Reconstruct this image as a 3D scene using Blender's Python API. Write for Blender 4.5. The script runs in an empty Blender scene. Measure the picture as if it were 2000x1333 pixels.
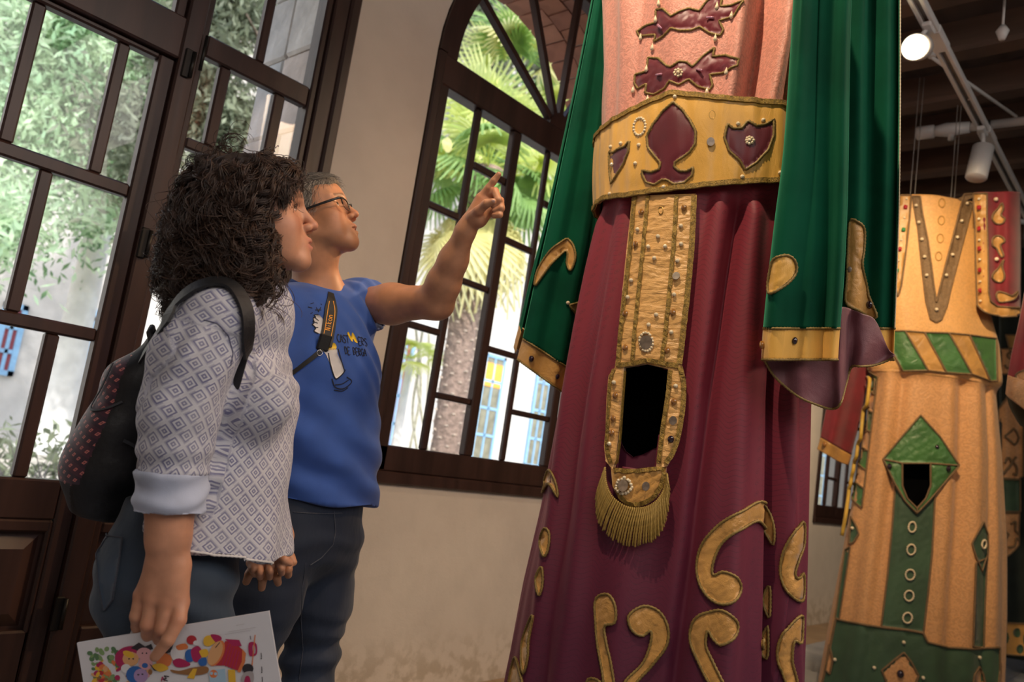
import bpy, bmesh, math, random
import numpy as np
from mathutils import Vector, Matrix
from mathutils.bvhtree import BVHTree
from mathutils.geometry import delaunay_2d_cdt
rng = np.random.default_rng(7)
random.seed(7)
SC = bpy.context.scene
COL = SC.collection

# ------------------------------------------------------------------ camera
ROLL, PITCH, YAW, FPX = math.radians(8.62), math.radians(7.99), math.radians(42.01), 1542.0
CAM = np.array([0.0, 0.0, 1.10])
FW = np.array([math.cos(YAW)*math.cos(PITCH), math.sin(YAW)*math.cos(PITCH), math.sin(PITCH)])
R0 = np.array([math.sin(YAW), -math.cos(YAW), 0.0])       # level right
F0 = np.array([math.cos(YAW), math.sin(YAW), 0.0])        # level forward
U0 = np.cross(R0, FW)
RT = math.cos(ROLL)*R0 + math.sin(ROLL)*U0
UP = -math.sin(ROLL)*R0 + math.cos(ROLL)*U0
Z = np.array([0.0, 0.0, 1.0])
cd = bpy.data.cameras.new('camera')
co = bpy.data.objects.new('camera', cd); COL.objects.link(co)
co.matrix_world = Matrix(((RT[0], UP[0], -FW[0], CAM[0]), (RT[1], UP[1], -FW[1], CAM[1]), (RT[2], UP[2], -FW[2], CAM[2]), (0, 0, 0, 1)))
cd.sensor_width = 36.0; cd.lens = 36.0*FPX/2000.0; cd.clip_start = 0.05; cd.clip_end = 400
cd.dof.use_dof = True; cd.dof.focus_distance = 1.80; cd.dof.aperture_fstop = 4.0
SC.camera = co

# ------------------------------------------------------------------ light, sky, exposure
SC.view_settings.view_transform = 'Standard'; SC.view_settings.look = 'None'
SC.view_settings.exposure = 0.0; SC.view_settings.gamma = 1.0
SC.view_settings.use_curve_mapping = False
w = bpy.data.worlds.new('sky'); SC.world = w; w.use_nodes = True
bg = w.node_tree.nodes['Background']
sk = w.node_tree.nodes.new('ShaderNodeTexSky'); sk.sky_type = 'NISHITA'; sk.sun_disc = False
sk.sun_elevation = math.radians(48); sk.sun_rotation = math.radians(200); sk.air_density = 1.2; sk.dust_density = 2.0
w.node_tree.links.new(sk.outputs[0], bg.inputs[0]); bg.inputs[1].default_value = 0.42

def look(o, d):
    o.rotation_euler = Vector(d).to_track_quat('-Z', 'Y').to_euler()
def lamp(name, kind, loc, aim, power, color=(1, 1, 1), size=0.05, spot=60, blend=0.5):
    l = bpy.data.lights.new(name, kind); l.energy = power; l.color = color
    if kind == 'SPOT':
        l.spot_size = math.radians(spot); l.spot_blend = blend; l.shadow_soft_size = size
    elif kind == 'AREA':
        l.shape = 'RECTANGLE'; l.size, l.size_y = size if isinstance(size, tuple) else (size, size)
    elif kind == 'SUN':
        l.angle = size
    else:
        l.shadow_soft_size = size
    o = bpy.data.objects.new(name, l); COL.objects.link(o); o.location = loc
    look(o, np.array(aim, float) - np.array(loc, float)); return o
WARM = (1.0, 0.74, 0.46)
lamp('sun', 'SUN', (0, -5, 12), (3.0, 6.0, 4.0), 4.8, (1, .96, .9), 0.02)
# track spots out of frame; fills are added where no lamp is known
lamp('key_spot', 'SPOT', (.55, 1.05, 3.60), (1.88, 1.10, 1.85), 760, (1, .80, .56), .030, 58, .9)
lamp('fill_spot', 'SPOT', (3.0, -.9, 3.5), (1.7, 2.4, .7), 230, (1, .72, .48), .55, 66, .9)  # fill added to warm the lower wall
lamp('visitor_fill', 'SPOT', (1.45, .15, 3.6), (1.15, 1.65, 1.5), 125, (1, .66, .38), .10, 34, .8)  # fill added to brighten the visitors' faces
lamp('far_costume_spot', 'SPOT', (3.15, .75, 3.34), (4.85, 1.2, 2.0), 250, (1, .74, .44), .05, 66, .8)
lamp('wall_fill', 'SPOT', (5.9, .55, 3.34), (6.9, 2.6, .9), 190, (1, .80, .58), .08, 60, .9)  # fill added to brighten the wall by the far window
lamp('room_bounce', 'AREA', (.9, -1.5, 3.3), (1.3, 1.2, .6), 112, (1, .91, .85), (5.5, 2.4))  # unseen area fill standing in for light bounced round the room

# ------------------------------------------------------------------ shader helper
class S:
    def __init__(s, nt, sock): s.nt, s.k = nt, sock
    def op(s, o, *a):
        n = s.nt.nodes.new('ShaderNodeMath'); n.operation = o
        for i, v in enumerate((s,) + a):
            if isinstance(v, S): s.nt.links.new(v.k, n.inputs[i])
            else: n.inputs[i].default_value = float(v)
        return S(s.nt, n.outputs[0])
    def __add__(s, b): return s.op('ADD', b)
    def __sub__(s, b): return s.op('SUBTRACT', b)
    def __mul__(s, b): return s.op('MULTIPLY', b)
    def __truediv__(s, b): return s.op('DIVIDE', b)
    __radd__ = __add__; __rmul__ = __mul__
    def gt(s, b): return s.op('GREATER_THAN', b)
    def lt(s, b): return s.op('LESS_THAN', b)
    def abs(s): return s.op('ABSOLUTE')
    def fr(s): return s.op('FRACT')
    def sin(s): return s.op('SINE')
    def mx(s, b): return s.op('MAXIMUM', b)
    def mn(s, b): return s.op('MINIMUM', b)
    def step(s, a, b):
        n = s.nt.nodes.new('ShaderNodeMapRange'); n.interpolation_type = 'SMOOTHSTEP'
        s.nt.links.new(s.k, n.inputs[0]); n.inputs[1].default_value = a; n.inputs[2].default_value = b
        return S(s.nt, n.outputs[0])
class Mat:
    def __init__(s, name, color=(.5, .5, .5), rough=.6, **kw):
        m = bpy.data.materials.new(name); m.use_nodes = True; s.m = m; s.nt = m.node_tree
        s.b = s.nt.nodes['Principled BSDF']; s.out = s.nt.nodes['Material Output']
        s.col(color); s.set('Roughness', rough)
        for k, v in kw.items(): s.set({'metal': 'Metallic', 'sheen': 'Sheen Weight', 'spec': 'Specular IOR Level', 'coat': 'Coat Weight', 'sss': 'Subsurface Weight', 'alpha': 'Alpha', 'trans': 'Transmission Weight', 'ior': 'IOR'}[k], v)
    def set(s, k, v):
        i = s.b.inputs[k]
        if isinstance(v, S): s.nt.links.new(v.k, i)
        else: i.default_value = v
    def node(s, t): return s.nt.nodes.new(t)
    def coord(s, kind='Object'):
        n = s.node('ShaderNodeTexCoord'); return n.outputs[kind]
    def attr(s, name, out='Vector'):
        n = s.node('ShaderNodeAttribute'); n.attribute_name = name; return n.outputs[out]
    def xyz(s, v):
        n = s.node('ShaderNodeSeparateXYZ'); s.nt.links.new(v, n.inputs[0]); return [S(s.nt, o) for o in n.outputs]
    def noise(s, scale, detail=3, v=None, dist=0, stretch=None):
        n = s.node('ShaderNodeTexNoise'); v = v or s.coord()
        if stretch:
            mp = s.node('ShaderNodeMapping'); mp.inputs['Scale'].default_value = stretch; s.nt.links.new(v, mp.inputs[0]); v = mp.outputs[0]
        s.nt.links.new(v, n.inputs['Vector']); n.inputs['Scale'].default_value = scale; n.inputs['Detail'].default_value = detail
        n.inputs['Distortion'].default_value = dist
        return S(s.nt, n.outputs[0])
    def voro(s, scale, v=None, feat='F1'):
        n = s.node('ShaderNodeTexVoronoi'); n.feature = feat; s.nt.links.new(v or s.coord(), n.inputs['Vector']); n.inputs['Scale'].default_value = scale
        return S(s.nt, n.outputs['Distance'])
    def mix(s, f, a, b):
        n = s.node('ShaderNodeMix'); n.data_type = 'RGBA'
        if isinstance(f, S): s.nt.links.new(f.k, n.inputs[0])
        else: n.inputs[0].default_value = f
        for i, c in ((6, a), (7, b)):
            if isinstance(c, (tuple, list)): n.inputs[i].default_value = (*c[:3], 1)
            else: s.nt.links.new(c, n.inputs[i])
        return n.outputs[2]
    def col(s, c):
        if isinstance(c, (tuple, list)): s.b.inputs['Base Color'].default_value = (*c[:3], 1)
        else: s.nt.links.new(c, s.b.inputs['Base Color'])
    def bump(s, h, strength=.3, dist=.01):
        n = s.node('ShaderNodeBump'); n.inputs['Strength'].default_value = strength; n.inputs['Distance'].default_value = dist
        s.nt.links.new(h.k, n.inputs['Height']); s.nt.links.new(n.outputs[0], s.b.inputs['Normal']); return s
def basic(name, c, rough=.6, var=.25, scale=12, bump=0, bscale=60, stretch=None, bdist=.004, **kw):
    m = Mat(name, c, rough, **kw)
    if var: 
        d = tuple(x*(1-var) for x in c); l = tuple(min(1, x*(1+var*.6)) for x in c)
        m.col(m.mix(m.noise(scale, 4, stretch=stretch).step(.3, .7), d, l))
    if bump: m.bump(m.noise(bscale, 3, stretch=stretch), bump, bdist)
    return m.m

# ------------------------------------------------------------------ geometry helper
def v3(a): return np.asarray(a, float)
def unit(a): a = v3(a); return a/np.linalg.norm(a)
def ray(x, y): return FW + (x-1000)/FPX*RT - (y-666.5)/FPX*UP
def P(x, y, d): return CAM + d*ray(x, y)
def at_plane(x, y, ax, val):
    d = ray(x, y); return CAM + d*(val-CAM[ax])/d[ax]
def tagit(o, label=None, cat=None, group=None, kind=None):
    for k, v in (('label', label), ('category', cat), ('group', group), ('kind', kind)):
        if v: o[k] = v
    return o
def link(o, parent=None):
    COL.objects.link(o)
    if parent is not None: o.parent = parent
    return o
def empty(name, loc, label=None, cat=None, group=None, kind=None):
    o = bpy.data.objects.new(name, None); link(o); o.location = loc; o.empty_display_size = .05
    return tagit(o, label, cat, group, kind)
def put(o, parent):
    """parent o to a thing keeping its place (things are only translated)"""
    o.parent = parent
    q = parent; off = Vector((0, 0, 0))
    while q is not None: off += q.location; q = q.parent
    o.location = o.location - off
def mesh_obj(name, verts, faces, mat, parent=None, smooth=False, fmat=None, kind=None):
    me = bpy.data.meshes.new(name)
    verts = np.asarray(verts, np.float64).reshape(-1, 3)
    if len(verts) == 0: raise ValueError('empty mesh '+name)
    c = (verts.min(0)+verts.max(0))/2
    if isinstance(faces, np.ndarray):
        n, k = faces.shape
        me.vertices.add(len(verts)); me.vertices.foreach_set('co', (verts-c).astype(np.float32).ravel())
        me.loops.add(n*k); me.loops.foreach_set('vertex_index', faces.astype(np.int32).ravel())
        me.polygons.add(n); me.polygons.foreach_set('loop_start', np.arange(0, n*k, k, dtype=np.int32))
        try: me.polygons.foreach_set('loop_total', np.full(n, k, dtype=np.int32))
        except Exception: pass
        me.update(calc_edges=True)
    else:
        me.from_pydata((verts-c).tolist(), [], faces); me.update()
    for m in (mat if isinstance(mat, (list, tuple)) else [mat]): me.materials.append(m)
    if fmat is not None: me.polygons.foreach_set('material_index', np.asarray(fmat, np.int32))
    if smooth: me.polygons.foreach_set('use_smooth', np.ones(len(me.polygons), bool))
    o = bpy.data.objects.new(name, me); link(o); o.location = c
    if parent is not None: put(o, parent)
    if kind: o['kind'] = kind
    return o
class MB:
    def __init__(s): s.v = []; s.f = []; s.m = []
    def add(s, v, f, m=0):
        b = len(s.v); s.v.extend([tuple(x) for x in v]); s.f.extend([tuple(i+b for i in q) for q in f]); s.m.extend([m]*len(f)); return s
    def box(s, lo, hi, m=0):
        (a, b, c), (d, e, f) = lo, hi
        return s.add([(a, b, c), (d, b, c), (d, e, c), (a, e, c), (a, b, f), (d, b, f), (d, e, f), (a, e, f)],
                     [(0, 3, 2, 1), (4, 5, 6, 7), (0, 1, 5, 4), (1, 2, 6, 5), (2, 3, 7, 6), (3, 0, 4, 7)], m)
    def cbox(s, lo, hi, b, m=0):
        """box with chamfered edges"""
        lo, hi = v3(lo), v3(hi); b = min(b, *(abs(hi-lo)*.45)); V = []; idx = {}
        for i in range(8):
            sg = [(i >> k) & 1 for k in range(3)]
            for ax in range(3):
                p = [(hi if sg[k] else lo)[k] + (0 if k == ax else (-b if sg[k] else b)) for k in range(3)]
                idx[(i, ax)] = len(V); V.append(p)
        bm = bmesh.new()
        for p in V: bm.verts.new(p)
        r = bmesh.ops.convex_hull(bm, input=bm.verts[:]); bm.verts.ensure_lookup_table(); bm.verts.index_update()
        bmesh.ops.dissolve_limit(bm, angle_limit=.01, verts=bm.verts[:], edges=bm.edges[:]); bm.verts.index_update()
        s.add([v.co[:] for v in bm.verts], [tuple(v.index for v in f.verts) for f in bm.faces], m); bm.free(); return s
    def prism(s, poly, ax, a, b, m=0):
        """polygon (2 coords, in the axes other than ax) extruded along ax"""
        o = [k for k in range(3) if k != ax]; n = len(poly); V = []
        for t in (a, b):
            for p in poly:
                q = [0, 0, 0]; q[ax] = t; q[o[0]] = p[0]; q[o[1]] = p[1]; V.append(q)
        return s.add(V, [tuple(range(n))[::-1], tuple(range(n, 2*n))] + [(i, (i+1) % n, n+(i+1) % n, n+i) for i in range(n)], m)
    def tube(s, pts, rad, n=8, cap=True, m=0, flat=1.0, upv=None, closed=False):
        pts = [v3(p) for p in pts]; k = len(pts); rad = [rad]*k if np.isscalar(rad) else list(rad); V = []; prev = None
        for i, p in enumerate(pts):
            t = pts[(i+1) % k]-pts[i-1] if closed else pts[min(i+1, k-1)]-pts[max(i-1, 0)]
            t = t/max(np.linalg.norm(t), 1e-9)
            if prev is None:
                q = v3(upv) if upv is not None else (Z if abs(t[2]) < .9 else np.array([1., 0, 0]))
            else: q = prev if upv is None else v3(upv)
            a = q-t*(q@t); a = a/max(np.linalg.norm(a), 1e-9); b = np.cross(t, a); prev = a
            for j in range(n):
                w_ = 2*math.pi*j/n; V.append(p+rad[i]*(math.cos(w_)*a*flat+math.sin(w_)*b))
        F = [(i*n+j, i*n+(j+1) % n, ((i+1) % k)*n+(j+1) % n, ((i+1) % k)*n+j) for i in range(k if closed else k-1) for j in range(n)]
        if cap and not closed: F += [tuple(range(n))[::-1], tuple((k-1)*n+j for j in range(n))]
        return s.add(V, F, m)
    def ball(s, c, r, nu=10, nv=7, axes=None, m=0):
        c = v3(c); r = v3([r]*3 if np.isscalar(r) else r); A = np.eye(3) if axes is None else np.array(axes, float); V = []
        for i in range(nv+1):
            th = math.pi*i/nv
            for j in range(nu):
                ph = 2*math.pi*j/nu; q = np.array([math.sin(th)*math.cos(ph), math.sin(th)*math.sin(ph), math.cos(th)])*r; V.append(c+q@A)
        return s.add(V, [(i*nu+j, i*nu+(j+1) % nu, (i+1)*nu+(j+1) % nu, (i+1)*nu+j)[::-1] for i in range(nv) for j in range(nu)], m)
    def ribbon(s, pts, nrm, width, thick, m=0):
        """flat strap along pts, nrm per point = outward normal"""
        pts = [v3(p) for p in pts]; k = len(pts); V = []
        for i, p in enumerate(pts):
            t = unit(pts[min(i+1, k-1)]-pts[max(i-1, 0)]); n_ = v3(nrm[i] if not np.isscalar(nrm[0]) else nrm); n_ = unit(n_-t*(n_@t)); b = np.cross(t, n_); wd = width if np.isscalar(width) else width[i]
            V += [p-b*wd/2, p+b*wd/2, p+b*wd/2+n_*thick, p-b*wd/2+n_*thick]
        F = [(i*4+j, i*4+(j+1) % 4, i*4+4+(j+1) % 4, i*4+4+j) for i in range(k-1) for j in range(4)] + [(3, 2, 1, 0), (k*4-4, k*4-3, k*4-2, k*4-1)]
        return s.add(V, F, m)
    def build(s, name, mat, parent=None, smooth=False, kind=None):
        return mesh_obj(name, s.v, s.f, mat, parent, smooth, s.m if isinstance(mat, (list, tuple)) else None, kind)
def copy_of(o, name=None, loc=None, parent=None):
    c = o.copy(); COL.objects.link(c)
    if loc is not None: c.location = loc
    if parent is not None: c.parent = parent
    return c
def spline(pts, n):
    """Catmull-Rom through pts, n samples"""
    p = np.array(pts, float); k = len(p); ext = np.vstack([2*p[0]-p[1], p, 2*p[-1]-p[-2]])
    t = np.linspace(0, k-1-1e-9, n); i = t.astype(int); f = (t-i)[:, None]
    a, b, c, d = ext[i], ext[i+1], ext[i+2], ext[i+3]
    return .5*(2*b+(c-a)*f+(2*a-5*b+4*c-d)*f**2+(-a+3*b-3*c+d)*f**3)

# ------------------------------------------------------------------ implicit sculpting (smooth unions, surface nets)
class Sdf:
    """groups of primitives; every primitive is (kind, data, k)"""
    def __init__(s): s.g = []
    def grp(s, k=.02): s.g.append({'p': [], 'c': [], 's': [], 'k': k}); return s
    def cone(s, a, b, r1, r2, k=.02, axes=None, sc=None, sub=False):
        A = None
        if axes is not None: A = (np.array(axes, float)/np.array(sc, float)[:, None]); 
        s.g[-1]['s' if sub else 'p'].append(('c', (v3(a), v3(b), r1, r2, A, 1.0 if sc is None else float(min(sc))), k)); return s
    def chain(s, pts, rs, k=.02, **kw):
        for i in range(len(pts)-1): s.cone(pts[i], pts[i+1], rs[i], rs[i+1], k, **kw)
        return s
    def ell(s, c, r, axes=None, k=.02, sub=False):
        s.g[-1]['s' if sub else 'p'].append(('e', (v3(c), v3([r]*3 if np.isscalar(r) else r), np.eye(3) if axes is None else np.array(axes, float)), k)); return s
    def cut(s, p, n): s.g[-1]['c'].append((v3(p), unit(n))); return s
    @staticmethod
    def ev(pr, X):
        t, d, k = pr
        if t == 'c':
            a, b, r1, r2, A, mn = d
            p = X-a; ba = b-a
            if A is not None: p = p@A.T; ba = A@ba
            h = np.clip((p@ba)/max(ba@ba, 1e-12), 0, 1)
            q = p-h[..., None]*ba
            return (np.sqrt((q*q).sum(-1))-(r1+(r2-r1)*h))*mn
        c, r, A = d
        p = (X-c)@A.T; q = p/r; k0 = np.sqrt((q*q).sum(-1)); q = q/r; k1 = np.sqrt((q*q).sum(-1))
        return np.where(k1 > 1e-9, k0*(k0-1)/np.maximum(k1, 1e-9), -r.min())
    @staticmethod
    def smin(a, b, k):
        h = np.maximum(k-np.abs(a-b), 0)/k
        return np.minimum(a, b)-h*h*k*.25
    def f(s, X, keep=None):
        tot = None
        for gi, g in enumerate(s.g):
            d = None
            for i, pr in enumerate(g['p']):
                if keep is not None and not keep[gi][0][i]: continue
                e = s.ev(pr, X); d = e if d is None else s.smin(d, e, pr[2])
            if d is None: continue
            for i, pr in enumerate(g['s']):
                if keep is not None and not keep[gi][1][i]: continue
                d = -s.smin(-d, s.ev(pr, X), pr[2])
            for p, n in g['c']: d = np.maximum(d, (X-p)@n)
            tot = d if tot is None else s.smin(tot, d, g['k'])
        return np.full(X.shape[:-1], 9.0) if tot is None else tot
    def bounds(s):
        lo, hi = [], []
        for g in s.g:
            for t, d, k in g['p']:
                if t == 'c':
                    m = max(d[2], d[3])*(1 if d[4] is None else 1/ max(1e-6, np.linalg.svd(d[4])[1].min())); lo.append(np.minimum(d[0], d[1])-m); hi.append(np.maximum(d[0], d[1])+m)
                else: lo.append(d[0]-d[1].max()); hi.append(d[0]+d[1].max())
        return np.min(lo, 0)-.02, np.max(hi, 0)+.02
    def mesh(s, h):
        lo, hi = s.bounds(); B = 8; SB = 4
        nb = np.ceil((hi-lo)/(h*B)).astype(int)+1
        ns = np.ceil(nb/SB).astype(int)
        rb = h*B*.87; rs = h*B*SB*.87
        g = np.stack(np.meshgrid(*[np.arange(n) for n in ns], indexing='ij'), -1).reshape(-1, 3)
        sc = lo+(g+.5)*h*B*SB
        E = [([s.ev(p, sc) for p in q['p']], [s.ev(p, sc) for p in q['s']]) for q in s.g]
        best = np.min([e for q in E for e in q[0]], 0)
        loc = np.stack(np.meshgrid(*[np.arange(9)]*3, indexing='ij'), -1).reshape(-1, 3)
        allb, allv = [], []
        sub = np.stack(np.meshgrid(*[np.arange(SB)]*3, indexing='ij'), -1).reshape(-1, 3)
        for i in np.where(best < rs*1.25+.03)[0]:
            keep = [([bool(e[i] < best[i]+2*rs*1.2+.06) for e in q[0]], [bool(e[i] < rs*1.3+.05) for e in q[1]]) for q in E]
            b = g[i]*SB+sub
            d = s.f(lo+(b+.5)*h*B, keep); b = b[np.abs(d) < rb*1.35+.004]
            if not len(b): continue
            X = lo+(b[:, None, :]*B+loc[None])*h
            allb.append(b); allv.append(s.f(X, keep).astype(np.float32))
        b = np.concatenate(allb); V = np.concatenate(allv).reshape(-1, 9, 9, 9)
        ins = V < 0
        cnt = sum(ins[:, x:x+8, y:y+8, z:z+8].astype(np.int8) for x in (0, 1) for y in (0, 1) for z in (0, 1))
        ci = np.argwhere((cnt > 0) & (cnt < 8))
        n_, x, y, z = ci.T
        acc = np.zeros((len(ci), 3)); num = np.zeros(len(ci))
        for ax in range(3):
            e = np.eye(3, dtype=int)[ax]; o1, o2 = [k for k in range(3) if k != ax]
            for u in (0, 1):
                for v in (0, 1):
                    c0 = np.zeros(3, int); c0[o1] = u; c0[o2] = v; c1 = c0+e
                    f0 = V[n_, x+c0[0], y+c0[1], z+c0[2]]; f1 = V[n_, x+c1[0], y+c1[1], z+c1[2]]
                    m = (f0 < 0) != (f1 < 0); t = np.where(m, f0/np.where(m, f0-f1, 1), 0)
                    acc += np.where(m[:, None], c0+t[:, None]*e, 0); num += m
        pos = lo+(b[n_]*B+np.stack([x, y, z], 1)+acc/num[:, None])*h
        M = int((nb.max()+SB+2)*B)
        cid = lambda q: (q[:, 0]*M+q[:, 1])*M+q[:, 2]
        cell = cid(b[n_]*B+np.stack([x, y, z], 1)); order = np.argsort(cell); cs = cell[order]
        quads = []
        for ax in range(3):
            e = np.eye(3, dtype=int)[ax]; o1, o2 = [(1, 2), (2, 0), (0, 1)][ax]
            A = ins[:, :8, :8, :8]; Bv = ins[:, e[0]:8+e[0], e[1]:8+e[1], e[2]:8+e[2]]
            ei = np.argwhere(A != Bv); gp = b[ei[:, 0]]*B+ei[:, 1:]
            flip = A[ei[:, 0], ei[:, 1], ei[:, 2], ei[:, 3]]
            Q = []
            for du, dv in ((0, 0), (-1, 0), (-1, -1), (0, -1)):
                q = gp.copy(); q[:, o1] += du; q[:, o2] += dv; k = cid(q); j = np.searchsorted(cs, k); j = np.minimum(j, len(cs)-1)
                Q.append(np.where(cs[j] == k, order[j], -1))
            Q = np.stack(Q, 1); ok = (Q >= 0).all(1); Q = Q[ok]; fl = flip[ok]
            Q[~fl] = Q[~fl][:, ::-1]; quads.append(Q)
        return pos, np.concatenate(quads)
def vnormals(v, f):
    n = np.cross(v[f[:, 2]]-v[f[:, 0]], v[f[:, 3 if f.shape[1] > 3 else 1]]-v[f[:, 1 if f.shape[1] > 3 else 0]])
    o = np.zeros_like(v)
    for k in range(f.shape[1]): np.add.at(o, f[:, k], n)
    return o/np.maximum(np.linalg.norm(o, axis=1), 1e-12)[:, None]
def smooth_mesh(v, f, it=1, lam=.5):
    for _ in range(it):
        s = np.zeros_like(v); c = np.zeros(len(v))
        for k in range(f.shape[1]):
            a, b = f[:, k], f[:, (k+1) % f.shape[1]]
            np.add.at(s, a, v[b]); np.add.at(c, a, 1); np.add.at(s, b, v[a]); np.add.at(c, b, 1)
        v = v+lam*(s/np.maximum(c, 1)[:, None]-v)
    return v
def wobble(v, seed, freq, amp, dirs=None, oct=3):
    """smooth pseudo-random scalar field per vertex"""
    r = np.random.default_rng(seed); o = np.zeros(len(v))
    for i in range(oct):
        for _ in range(4):
            k = r.normal(size=3)*freq*(1.7**i)
            if dirs is not None: k = k*dirs
            o += np.sin(v@k+r.uniform(0, 6.28))*amp/(1.6**i)/2
    return o
def set_attr(o, name, data, kind='FLOAT_VECTOR'):
    a = o.data.attributes.new(name, kind, 'POINT')
    a.data.foreach_set('vector' if kind == 'FLOAT_VECTOR' else 'value', np.asarray(data, np.float32).ravel())
# ------------------------------------------------------------------ materials
def skin_mat(name, base, lip):
    m = Mat(name, base, .48, sss=.06)
    m.b.inputs['Subsurface Radius'].default_value = (.008, .003, .0015)
    a = m.xyz(m.attr('tone'))
    blot = m.noise(22, 4).step(.3, .75)
    c = m.mix(blot, tuple(x*.82 for x in base), tuple(min(1, x*1.12) for x in base))
    c = m.mix(a[1], c, (base[0]*1.02, base[1]*.70, base[2]*.66))      # ruddier cheeks, nose, knuckles
    c = m.mix(a[0], c, lip)
    c = m.mix(a[2], c, tuple(x*.38 for x in base))                     # stubble / brows
    m.col(c); m.bump(m.noise(420, 2), .12, .001); return m.m
SKIN_M = skin_mat('skin_tanned', (.50, .235, .125), (.40, .14, .10))
SKIN_W = skin_mat('skin_fair', (.54, .26, .155), (.50, .15, .12))
NAIL = basic('nail', (.66, .40, .32), .3, 0)
EYEW = basic('eye_white', (.75, .72, .68), .15, 0)
IRIS = basic('iris_brown', (.10, .05, .025), .12, 0)
BLACK = basic('black_plastic', (.012, .012, .013), .35, 0)
def hair_mat(name, c1, c2):
    m = Mat(name, c1, .42)
    a = m.attr('shade', 'Fac'); m.col(m.mix(S(m.nt, a), c1, c2)); m.set('Specular IOR Level', .45); return m.m
HAIR_W = hair_mat('brown_curls', (.022, .012, .009), (.085, .046, .030))
HAIR_M = hair_mat('grey_hair', (.07, .058, .048), (.42, .37, .31))
SCALP_W = basic('hair_mass', (.018, .010, .008), .8, .3, 60)
SCALP_M = basic('grey_hair_mass', (.15, .13, .11), .8, .4, 120, bump=.6, bscale=300)
def fabric(name, c, rough=.85, var=.12, sheen=.15, weave=900):
    m = Mat(name, c, rough, sheen=sheen)
    m.col(m.mix(m.noise(9, 4).step(.3, .7), tuple(x*(1-var) for x in c), tuple(min(1, x*(1+var)) for x in c)))
    m.bump(m.noise(weave, 1), .25, .001); return m.m
TSHIRT = fabric('blue_jersey', (.028, .085, .34))
TRIM_BLUE = fabric('blue_rib', (.012, .045, .22))
PRINT_WHITE = fabric('print_white', (.62, .60, .60), .7)
PRINT_BLACK = basic('print_black', (.010, .012, .022), .7, 0)
PRINT_YELLOW = basic('print_yellow', (.80, .52, .03), .6, .1)
STRAP = basic('black_webbing', (.012, .012, .012), .6, .2, 200)
STRAP_TXT = basic('strap_lettering', (.85, .36, .02), .5, 0)
def denim(name, c):
    m = Mat(name, c, .85, sheen=.1)
    x = m.xyz(m.coord())
    fade = m.noise(3.2, 3).step(.42, .72)
    weave = (x[2]*2600+x[0]*1800+x[1]*1800).sin()*.5+.5
    cc = m.mix(fade, c, tuple(min(1, v*2.1+.015) for v in c))
    m.col(m.mix(weave*.25, cc, tuple(min(1, v*1.7+.01) for v in c)))
    m.bump(m.noise(26, 4, stretch=(1, 1, .35)), .35, .01); return m.m
DENIM_M = denim('dark_denim', (.007, .014, .032))
DENIM_W = denim('washed_denim', (.020, .034, .056))
STITCH = basic('denim_stitch', (.05, .055, .075), .8, 0)
def blouse_mat():
    m = Mat('diamond_print_cotton', (.6, .6, .6), .85, sheen=.1)
    p = m.xyz(m.attr('pat')); k = 43.0
    a = ((p[0]+p[1])*k*.70); b = ((p[1]-p[0])*k*.70)
    ax = (a.fr()-.5).abs(); bx = (b.fr()-.5).abs(); r = ax.mx(bx)      # square rings in a diagonal lattice
    grid = r.gt(.44); ring = r.gt(.26)*r.lt(.36); core = r.lt(.15); dot = r.lt(.05)
    dark = (grid*.10+ring*.95+core*.9*(dot*-1+1)).mn(1)
    halo = r.gt(.36)*r.lt(.44)*((a*1.0).fr()-.5).gt(0)
    f = (dark+halo*.5).mn(1)
    fade = m.noise(30, 3).step(.2, .8)*.35+.65
    m.col(m.mix(f*fade, (.56, .56, .60), (.12, .12, .25)))
    m.bump(m.noise(700, 1), .2, .001); return m.m
BLOUSE = blouse_mat()
CUFF = fabric('chambray_cuff', (.42, .46, .58), var=.2)
def pack_mat():
    m = Mat('dotted_purple_cloth', (.05, .01, .02), .6, sheen=.3)
    p = m.xyz(m.attr('pat')); k = 72
    a = (p[0]+p[1])*k*.7; b = (p[1]-p[0])*k*.7
    da = (a.fr()-.5).abs(); db = (b.fr()-.5).abs()
    d = da.mx(db); dot = d.lt(.19)*d.gt(.08)+d.lt(.03)
    m.col(m.mix(dot, m.mix((a*.5).fr().gt(.5), (.055, .010, .028), (.028, .006, .022)), (.55, .16, .14)))
    m.bump(m.noise(60, 2), .2, .003); return m.m
PACK_DOT = pack_mat()
PACK_BLK = basic('black_nylon', (.010, .010, .012), .55, .3, 30, .3, 90)
PACK_EDGE = basic('charcoal_nylon', (.045, .047, .055), .6, .2)
def glass(name, tint=(1, 1, 1), rough=0.0):
    m = Mat(name); nt = m.nt; nt.nodes.remove(m.b)
    t = m.node('ShaderNodeBsdfTransparent'); t.inputs[0].default_value = (*tint, 1)
    g = m.node('ShaderNodeBsdfGlossy'); g.inputs['Roughness'].default_value = rough
    lw = m.node('ShaderNodeLayerWeight'); f5 = S(nt, lw.outputs['Facing']).op('POWER', 5)*.9+.035
    mx = m.node('ShaderNodeMixShader'); nt.links.new(f5.k, mx.inputs[0]); nt.links.new(t.outputs[0], mx.inputs[1]); nt.links.new(g.outputs[0], mx.inputs[2])
    nt.links.new(mx.outputs[0], m.out.inputs[0]); return m.m
GLASS = glass('window_glass', (.97, .98, .98))
LENS = glass('spectacle_lens', (.97, .97, .96))
def satin(name, c, rough=.36, wr=.5, sc=18, stretch=None, sheen=.2, var=.18):
    m = Mat(name, c, rough, sheen=sheen)
    n = m.noise(sc, 5, stretch=stretch, dist=.5)
    m.col(m.mix(m.noise(6, 4).step(.3, .7), tuple(x*(1-var) for x in c), tuple(min(1, x*(1+var)) for x in c)))
    m.bump(n*.8+m.noise(500, 1)*.05, wr, .012); return m.m
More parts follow.
